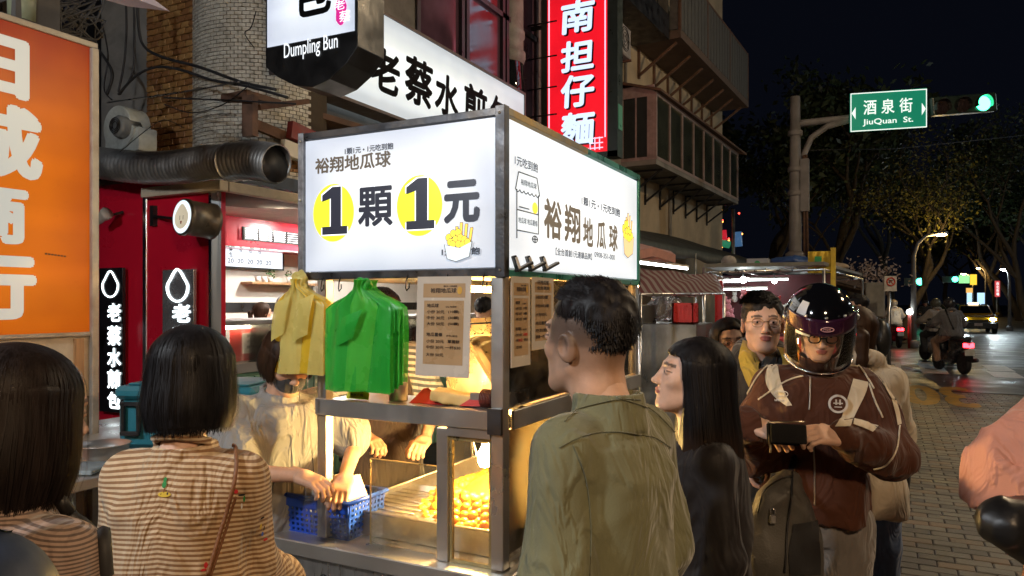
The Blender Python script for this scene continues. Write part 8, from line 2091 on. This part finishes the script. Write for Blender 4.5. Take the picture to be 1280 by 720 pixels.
for k, (px_, py_, cl_, lab, tl) in enumerate(((1150, 398, (.1, .02, .02), 'dark red car with tail lights on, far up the street left of the scooters', True), (1172, 396, (.05, .05, .06), 'black car far up the street behind the scooter riders', False), (1195, 394, (.3, .3, .3), 'silver car far up the street behind the taxi', False))):
    g = onZ(px_, py_ + 6); car(lab, (g.x, g.y), head_to(.47 if tl else -.47, .88 if tl else -.88), cl_, False, lights=0 if tl else .5, tail=tl, group='cars far up the street')
# street lamps, real fixtures
SOD = E('sodium_lamp', (1, .62, .2), 60); COOL = E('cool_street_lamp', (.75, .95, 1), 60)
def lamp(label, px, d, ypx_top, m_, arm=1.6, adir_=(1, 0), group='street lamps', power=0, col=(1, .6, .25), h=None, loc=None):
    if loc is None: x, y = cw((px - 640) / FPX * d, d)
    else: x, y = loc
    z = h or (EYE + (378 - ypx_top) / FPX * d)
    t = thing('street_lamp', label, 'street lamp', (x, y, 0), 0, group); ax, ay = cw(*adir_) if loc is None else adir_
    a = Vector((ax, ay, 0)).normalized() * arm; P0_ = Vector((x, y, 0))
    b = MB(); b.tube([P0_, P0_ + Vector((0, 0, z * .6)), P0_ + Vector((0, 0, z - .8)), P0_ + a * .15 + Vector((0, 0, z - .35)), P0_ + a * .45 + Vector((0, 0, z - .08)), P0_ + a * .9 + Vector((0, 0, z))], [.1, .08, .065, .055, .05, .045], 10); b.lathe([(.16, 0), (.16, .25), (.1, .3)], 12, T=Matrix.Translation(P0_)); b.build('pole', POLE, t)
    hp = P0_ + a + Vector((0, 0, z)); b = MB(); b.sphere(hp + Vector((0, 0, .03)), (.26, .16, .07), 12, 8); b.build('lamp_head', ALU, t)
    b = MB(); b.sphere(hp - Vector((0, 0, .035)), (.18, .11, .055), 12, 8); b.build('lamp_glass', m_, t)
    if power:
        l = bpy.data.lights.new('lamp_light', 'POINT'); l.energy = power; l.color = col; l.shadow_soft_size = .15; o = bpy.data.objects.new('lamp_light', l); COL.objects.link(o); o.location = hp - Vector((0, 0, .12))
    return t
lamp('tall street lamp with a curved arm glowing yellow against the tree', 1142, 26, 292, SOD, 1.0, (1, .05), power=110, col=(1, .66, .22))
lamp('street lamp with a cold white head at the right edge', 1262, 42, 336, COOL, .35, (-.3, 1), power=200, col=(.8, .95, 1))
for k, (px_, d_, y_) in enumerate(((1216, 62, 342), (1232, 80, 335))):
    lamp(['yellow street lamp above the yellow signal banner', 'farther yellow street lamp right of the signal banner'][k], px_, d_, y_, SOD, .8, (-1, 0), power=150, col=(1, .66, .25))
# far signals, banners, road signs
def board(name, label, cat, px0, py0, px1, py1, d, mat_, post=True, text=None, tm=None, ring=None):
    A_, B_ = PT(px0, py1, d), PT(px1, py0, d); t = thing(name, label, cat, (A_.x, A_.y, 0)); r_ = Vector((B_.x - A_.x, B_.y - A_.y, 0)); W_ = r_.length; r_.normalize(); nn = r_.cross(Vector((0, 0, 1))); H_ = B_.z - A_.z
    b = MB(); vs = [A_, A_ + r_ * W_, A_ + r_ * W_ + Vector((0, 0, H_)), A_ + Vector((0, 0, H_))]; b.add(vs + [q - nn * .04 for q in vs], [(0, 1, 2, 3), (7, 6, 5, 4), (0, 4, 5, 1), (1, 5, 6, 2), (2, 6, 7, 3), (3, 7, 4, 0)]); b.build('plate', mat_, t)
    c_ = A_ + r_ * W_ / 2
    if post: b = MB(); b.tube([(c_.x - nn.x * .06, c_.y - nn.y * .06, 0), (c_.x - nn.x * .06, c_.y - nn.y * .06, A_.z + H_ * .9)], .035, 8); b.build('post', ALU, t)
    if ring:
        b = MB(); cc_ = A_ + r_ * W_ * .5 + Vector((0, 0, H_ * .62)) + nn * .012; b.tube([cc_ + r_ * W_ * .32 * math.cos(a / 20 * 6.283) + Vector((0, 0, W_ * .32 * math.sin(a / 20 * 6.283))) for a in range(21)], W_ * .05, 6)
        b.bar(cc_ - r_ * W_ * .22 + Vector((0, 0, W_ * .22)), cc_ + r_ * W_ * .22 - Vector((0, 0, W_ * .22)), W_ * .07, .01); b.build('red_ring', RINK, t)
        b = MB(); b.bar(cc_ - r_ * W_ * .12 + nn * .004 + Vector((0, 0, -W_ * .12)), cc_ - r_ * W_ * .12 + nn * .004 + Vector((0, 0, W_ * .1)), W_ * .06, .01); b.bar(cc_ - r_ * W_ * .15 + nn * .004 + Vector((0, 0, W_ * .1)), cc_ + r_ * W_ * .14 + nn * .004 + Vector((0, 0, W_ * .1)), .01, W_ * .06); b.build('arrow', INK, t)
    if text: b = MB(); text_into(b, text, A_ + r_ * W_ * .2 + Vector((0, 0, H_ * .06)) + nn * .006, r_, Vector((0, 0, 1)), W_ * .6, H_ * .88, .03, vertical=len(text) > 2); b.build('lettering', tm or INK, t)
    return t
board('road_sign', 'white no turning road sign with a red ring left of the street lamp', 'road sign', 1105.5, 345, 1121, 364, 16, M('retro_white', (.6, .58, .56), .5), ring=True)
board('yellow_banner', 'yellow hanging signal banner under the far street lamp', 'banner', 1213, 343, 1221, 356, 50, E('lit_yellow_banner', (.8, .5, .04), .8))
board('green_board', 'pale green lit direction board hanging over the far crossing', 'sign', 1199, 344, 1212, 354, 55, E('lit_green_board', (.3, .8, .3), .7), post=False)
board('red_banner', 'narrow red banner with white characters right of the taxi', 'banner', 1244, 351, 1250, 371, 40, E('lit_red_banner', (.5, .06, .06), .6), text='台北市場', tm=E('lw', (.8, .7, .7), .8))
board('blue_sign', 'small blue and white parking sign above the taxi roof', 'road sign', 1209, 366, 1215, 380, 45, E('blue_white', (.4, .6, .8), .6))
board('blue_sign', 'wider blue and white sign right of the parking sign', 'road sign', 1222, 366, 1231, 380, 45, E('blue_white', (.4, .6, .8), .6))
board('orange_sign_small', 'small orange road works sign above the parking sign', 'road sign', 1208, 360, 1216, 366, 46, E('orange_lit', (.7, .35, .08), .6), post=False)
for k, (px_, py_, d_) in enumerate(((1150, 352, 48), (1194, 349, 60))):
    q = PT(px_, py_, d_); t = thing('traffic_light', ['distant green traffic light glowing right of the lamp post', 'distant green traffic light beside the pale green board'][k], 'traffic light', tuple(q))
    b = MB(); b.sphere(q, .22, 12, 8); b.build('lens', E('far_green', (.05, 1, .55), 7), t)
    b = MB(); b.bar(q + Vector((-.9, .25, 0)), q + Vector((.4, .25, 0)), .3, .5); b.build('housing', BLK, t)
q = PT(1159, 396, 24); 
t = thing('bollard_lamp', 'small white lamp on a post at the kerb beside the street lamp', 'lamp', (PT(1137, 390, 26).x, PT(1137, 390, 26).y, 0)); q = PT(1137, 390, 26)
b = MB(); b.sphere(q, .10, 10, 8); b.build('globe', E('kerb_lamp', (.9, 1, .95), 14), t); b = MB(); b.tube([(q.x, q.y, 0), (q.x, q.y, q.z - .09)], .06, 8); b.build('post', M('red_post', (.4, .05, .04), .5), t)
# walls and kiosk left of the trees
one('low_wall', M('park_wall', (.16, .12, .08), .85, dirt=.4), 'low brown park wall under the trees beside the pavement', 'wall', lambda b: (b.bar(PT(1030, 405, 20).xy.to_3d() + Vector((0, 0, .5)), PT(1135, 405, 40).xy.to_3d() + Vector((0, 0, .5)), .3, 1.0)))
b = MB(); q = PT(1094, 372, 17); t = thing('utility_box', 'pale utility cabinet on a post right of the stall roofs', 'cabinet', (q.x, q.y, 0)); b.bb(q.x - .2, q.x + .2, q.y - .1, q.y + .1, q.z - .45, q.z + .35, ch=.02); b.build('case', M('cab_grey', (.25, .25, .24), .6), t); b = MB(); b.tube([(q.x, q.y + .12, 0), (q.x, q.y + .12, q.z)], .05, 8); b.build('post', ALU, t)
rf = thing('tiled_gate', 'old tiled roof gate with upturned ridge behind the stalls', 'gate', tuple(PT(1070, 380, 22).xy.to_3d()))
b = MB(); A_, B_ = PT(1030, 348, 22), PT(1098, 366, 22); b.bar(A_, B_, 1.4, .18); b.build('roof', M('roof_tile_brown', (.14, .09, .06), .7), rf)
for k in range(22):
    q = A_.lerp(B_, (k + .5) / 22); b = MB(); b.tube([q + Vector((-.1, -.75, -.02)), q + Vector((.05, .75, .16))], .06, 6); b.build('roof_tile', M('roof_tile_brown', (.14, .09, .06), .7), rf)
b = MB()
for k in (0.1, .9): q = A_.lerp(B_, k); b.tube([(q.x, q.y, 0), (q.x, q.y, q.z)], .15, 8)
b.build('pillar', M('park_wall', (.16, .12, .08), .85, dirt=.4), rf)
# trees
BARK = M('bark', (.05, .038, .026), .9, var=.4, scale=6, stretch=(2, 2, .4), bump=.8, bscale=14, bdist=.02)
LF = M('tree_leaf', (.03, .045, .014), .55, var=.5, scale=1.5, bump=0); LF2 = M('lamplit_leaf', (.13, .12, .02), .55, var=.5, scale=1.5, bump=0)  # street lamp's yellow light put into the second leaf colour
PL = M('pale_blossom', (.4, .3, .25), .7, var=.3)
def tree(label, x, y, h, spread, leaves, seed, lm=None, group=None, leafsize=.16, trunk=.28):
    r0 = random.Random(seed); t = thing('tree', label, 'tree', (x, y, 0), 0, group); b = MB(); tips = []
    def grow(p, d_, L_, r_, lv):
        n = 4; pts = [p]; q = p.copy(); dd = d_.copy()
        for i in range(n): dd = (dd + Vector((r0.uniform(-.25, .25), r0.uniform(-.25, .25), r0.uniform(-.08, .2)))).normalized(); q = q + dd * (L_ / n); pts.append(q.copy())
        b.tube(pts, [r_ * (1 - .5 * i / n) for i in range(n + 1)], 7 if lv < 2 else 4, cap=False)
        if lv >= 2: tips.extend(pts[1:])
        if lv < 4:
            for k in range(4 if lv == 0 else 3):
                a = r0.uniform(0, 6.28); up_ = r0.uniform(.15, .7); nd = (dd * .7 + Vector((math.cos(a), math.sin(a), up_)) * .75).normalized(); grow(pts[-1 - (k % 2)], nd, L_ * r0.uniform(.55, .8), r_ * .5, lv + 1)
    grow(Vector((x, y, 0)), Vector((r0.uniform(-.15, .15), r0.uniform(-.1, .1), 1)).normalized(), h * .36, trunk, 0)
    sc_ = spread; o = b.build('trunk', BARK, t)
    if leaves:
        P0_ = np.array([tuple(q) for q in tips]); r1 = np.random.default_rng(seed); idx = r1.integers(0, len(P0_), leaves)
        C_ = P0_[idx] + r1.normal(0, .32, (leaves, 3)); D1 = r1.normal(0, 1, (leaves, 3)); D1 /= np.linalg.norm(D1, axis=1)[:, None]; D2 = np.cross(D1, r1.normal(0, 1, (leaves, 3))); D2 /= np.linalg.norm(D2, axis=1)[:, None]
        s1 = (leafsize * r1.uniform(.5, 1.2, leaves))[:, None]; V_ = np.stack([C_ - D1 * s1, C_ + D2 * s1 * .45, C_ + D1 * s1, C_ - D2 * s1 * .45], 1).reshape(-1, 3); F_ = np.arange(leaves * 4).reshape(-1, 4)
        link_mesh('crown', np_mesh('crown', [(V_, F_)], smooth=False), t, lm or LF)
    return t
G = 'dark trees along the street'
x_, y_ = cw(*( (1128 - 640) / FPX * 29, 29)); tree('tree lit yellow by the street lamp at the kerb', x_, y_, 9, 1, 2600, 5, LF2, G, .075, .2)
x_, y_ = cw((1085 - 640) / FPX * 31, 31); tree('dark bare branched tree left of the lit one', x_, y_, 10.5, 1, 1500, 8, None, G, .09, .2)
x_, y_ = cw((1040 - 640) / FPX * 34, 34); tree('dark bushy tree directly behind the traffic pole', x_, y_, 13, 1, 5500, 12, None, G, .2, .35)
x_, y_ = cw((955 - 640) / FPX * 33, 33); tree('dark bushy tree right of the beige building', x_, y_, 12, 1, 5500, 15, None, G, .2, .35)
x_, y_ = cw((905 - 640) / FPX * 40, 40); tree('tallest dark tree close to the beige building', x_, y_, 13, 1, 4500, 18, None, G, .2, .35)
x_, y_ = cw((1290 - 640) / FPX * 30, 30); tree('tree at the right edge lit green by the cold lamp', x_, y_, 10, 1, 4500, 22, None, G, .10, .2)
x_, y_ = cw((1300 - 640) / FPX * 48, 48); tree('far dark tree at the right edge behind the cold lamp', x_, y_, 12, 1, 7000, 25, None, G, .22, .3)
for k, (px_, d_) in enumerate(((1185, 95), (1160, 75), (1215, 110), (1250, 80), (1110, 55), (1275, 65))):
    x_, y_ = cw((px_ - 640) / FPX * d_, d_); tree('distant dark tree ' + ('closing the end of the street', 'left of the far street end', 'right of the far street end', 'behind the red banner', 'behind the tree lit yellow', 'behind the cold white street lamp')[k], x_, y_, 14 + k % 3 * 2, 1, 3500, 40 + k, None, G, .32, .35)
b = MB(); q0 = PT(1090, 340, 19)
for k in range(260): 
    c_ = q0 + Vector((random.gauss(0, .3), random.gauss(0, .3), random.gauss(0, .17))); d1 = Vector((random.gauss(0, 1), random.gauss(0, 1), random.gauss(0, 1))).normalized() * .05; d2 = d1.orthogonal().normalized() * .03; b.add([c_ - d1, c_ + d2, c_ + d1, c_ - d2], [(0, 1, 2, 3)])
bs = thing('blossom_bush', 'pale leafy bush lit from below right of the stall roofs', 'bush', (q0.x, q0.y, 0)); b.build('foliage', PL, bs); b = MB(); b.tube([(q0.x, q0.y, 0), (q0.x + .1, q0.y, 1.2), q0], [.06, .04, .02], 6); [b.tube([(q0.x + .1, q0.y, 1.2), q0 + Vector((random.gauss(0, .3), random.gauss(0, .3), .1))], .01, 4) for _ in range(8)]; b.build('stem', BARK, bs)
one('hedge', LF, 'dark clipped hedge along the right side of the far street', 'hedge', lambda b: [b.sphere((16.8 + random.uniform(-.5, .5), 32 + k * .5 + random.uniform(-.3, .3), random.uniform(.4, 1.1)), random.uniform(.3, .6), 7, 5) for k in range(150)], kind='stuff')
# unseen fill lamps added behind and beside the camera to brighten people and paving
def add_fill_lamp(label, x, y, z, e, power, col):
    t = thing('fill_lamp', label, 'lamp', (x, y, z), 0, 'unseen fill lamps added around the viewer'); b = MB(); b.sphere((x, y, z), .06); b.build('bulb', e, t); b = MB(); b.tube([(x, y, z + .05), (x, y, z + .8)], .008, 6); b.lathe([(.02, .04), (.16, .06), (.17, .05)], 14, T=Matrix.Translation((x, y, z)), cap=False); b.build('shade', GALV, t)
    l = bpy.data.lights.new('fill_light', 'POINT'); l.energy = power; l.color = col; l.shadow_soft_size = .12; o = bpy.data.objects.new('fill_light', l); COL.objects.link(o); o.location = (x, y, z - .08)
add_fill_lamp('warm fill lamp added out of view behind and right of the viewer', 1.3, -.9, 3.3, WTUBE_E, 160, (1, .68, .40))
add_fill_lamp('cool fill lamp added out of view behind and left of the viewer', -2.5, -1.0, 3.3, TUBE_E, 175, (.9, .95, 1))
add_fill_lamp('warm fill lamp added out of view right of the queue', 2.9, 5.2, 4.4, WTUBE_E, 150, (1, .74, .48))

lamp('street lamp added unseen as warm fill outside the right edge of the picture', 0, 0, 0, SOD, 1.6, (-1, 0), power=520, col=(1, .76, .48), h=7.5, loc=(5.2, 11))  # added beyond the frame to brighten the paving and the beige building
lamp('street lamp added unseen as cool fill outside the right edge of the picture', 0, 0, 0, COOL, 1.6, (-1, 0), power=600, col=(.85, .95, 1), h=8, loc=(14, 24))  # unseen, added to brighten the scooters and the road
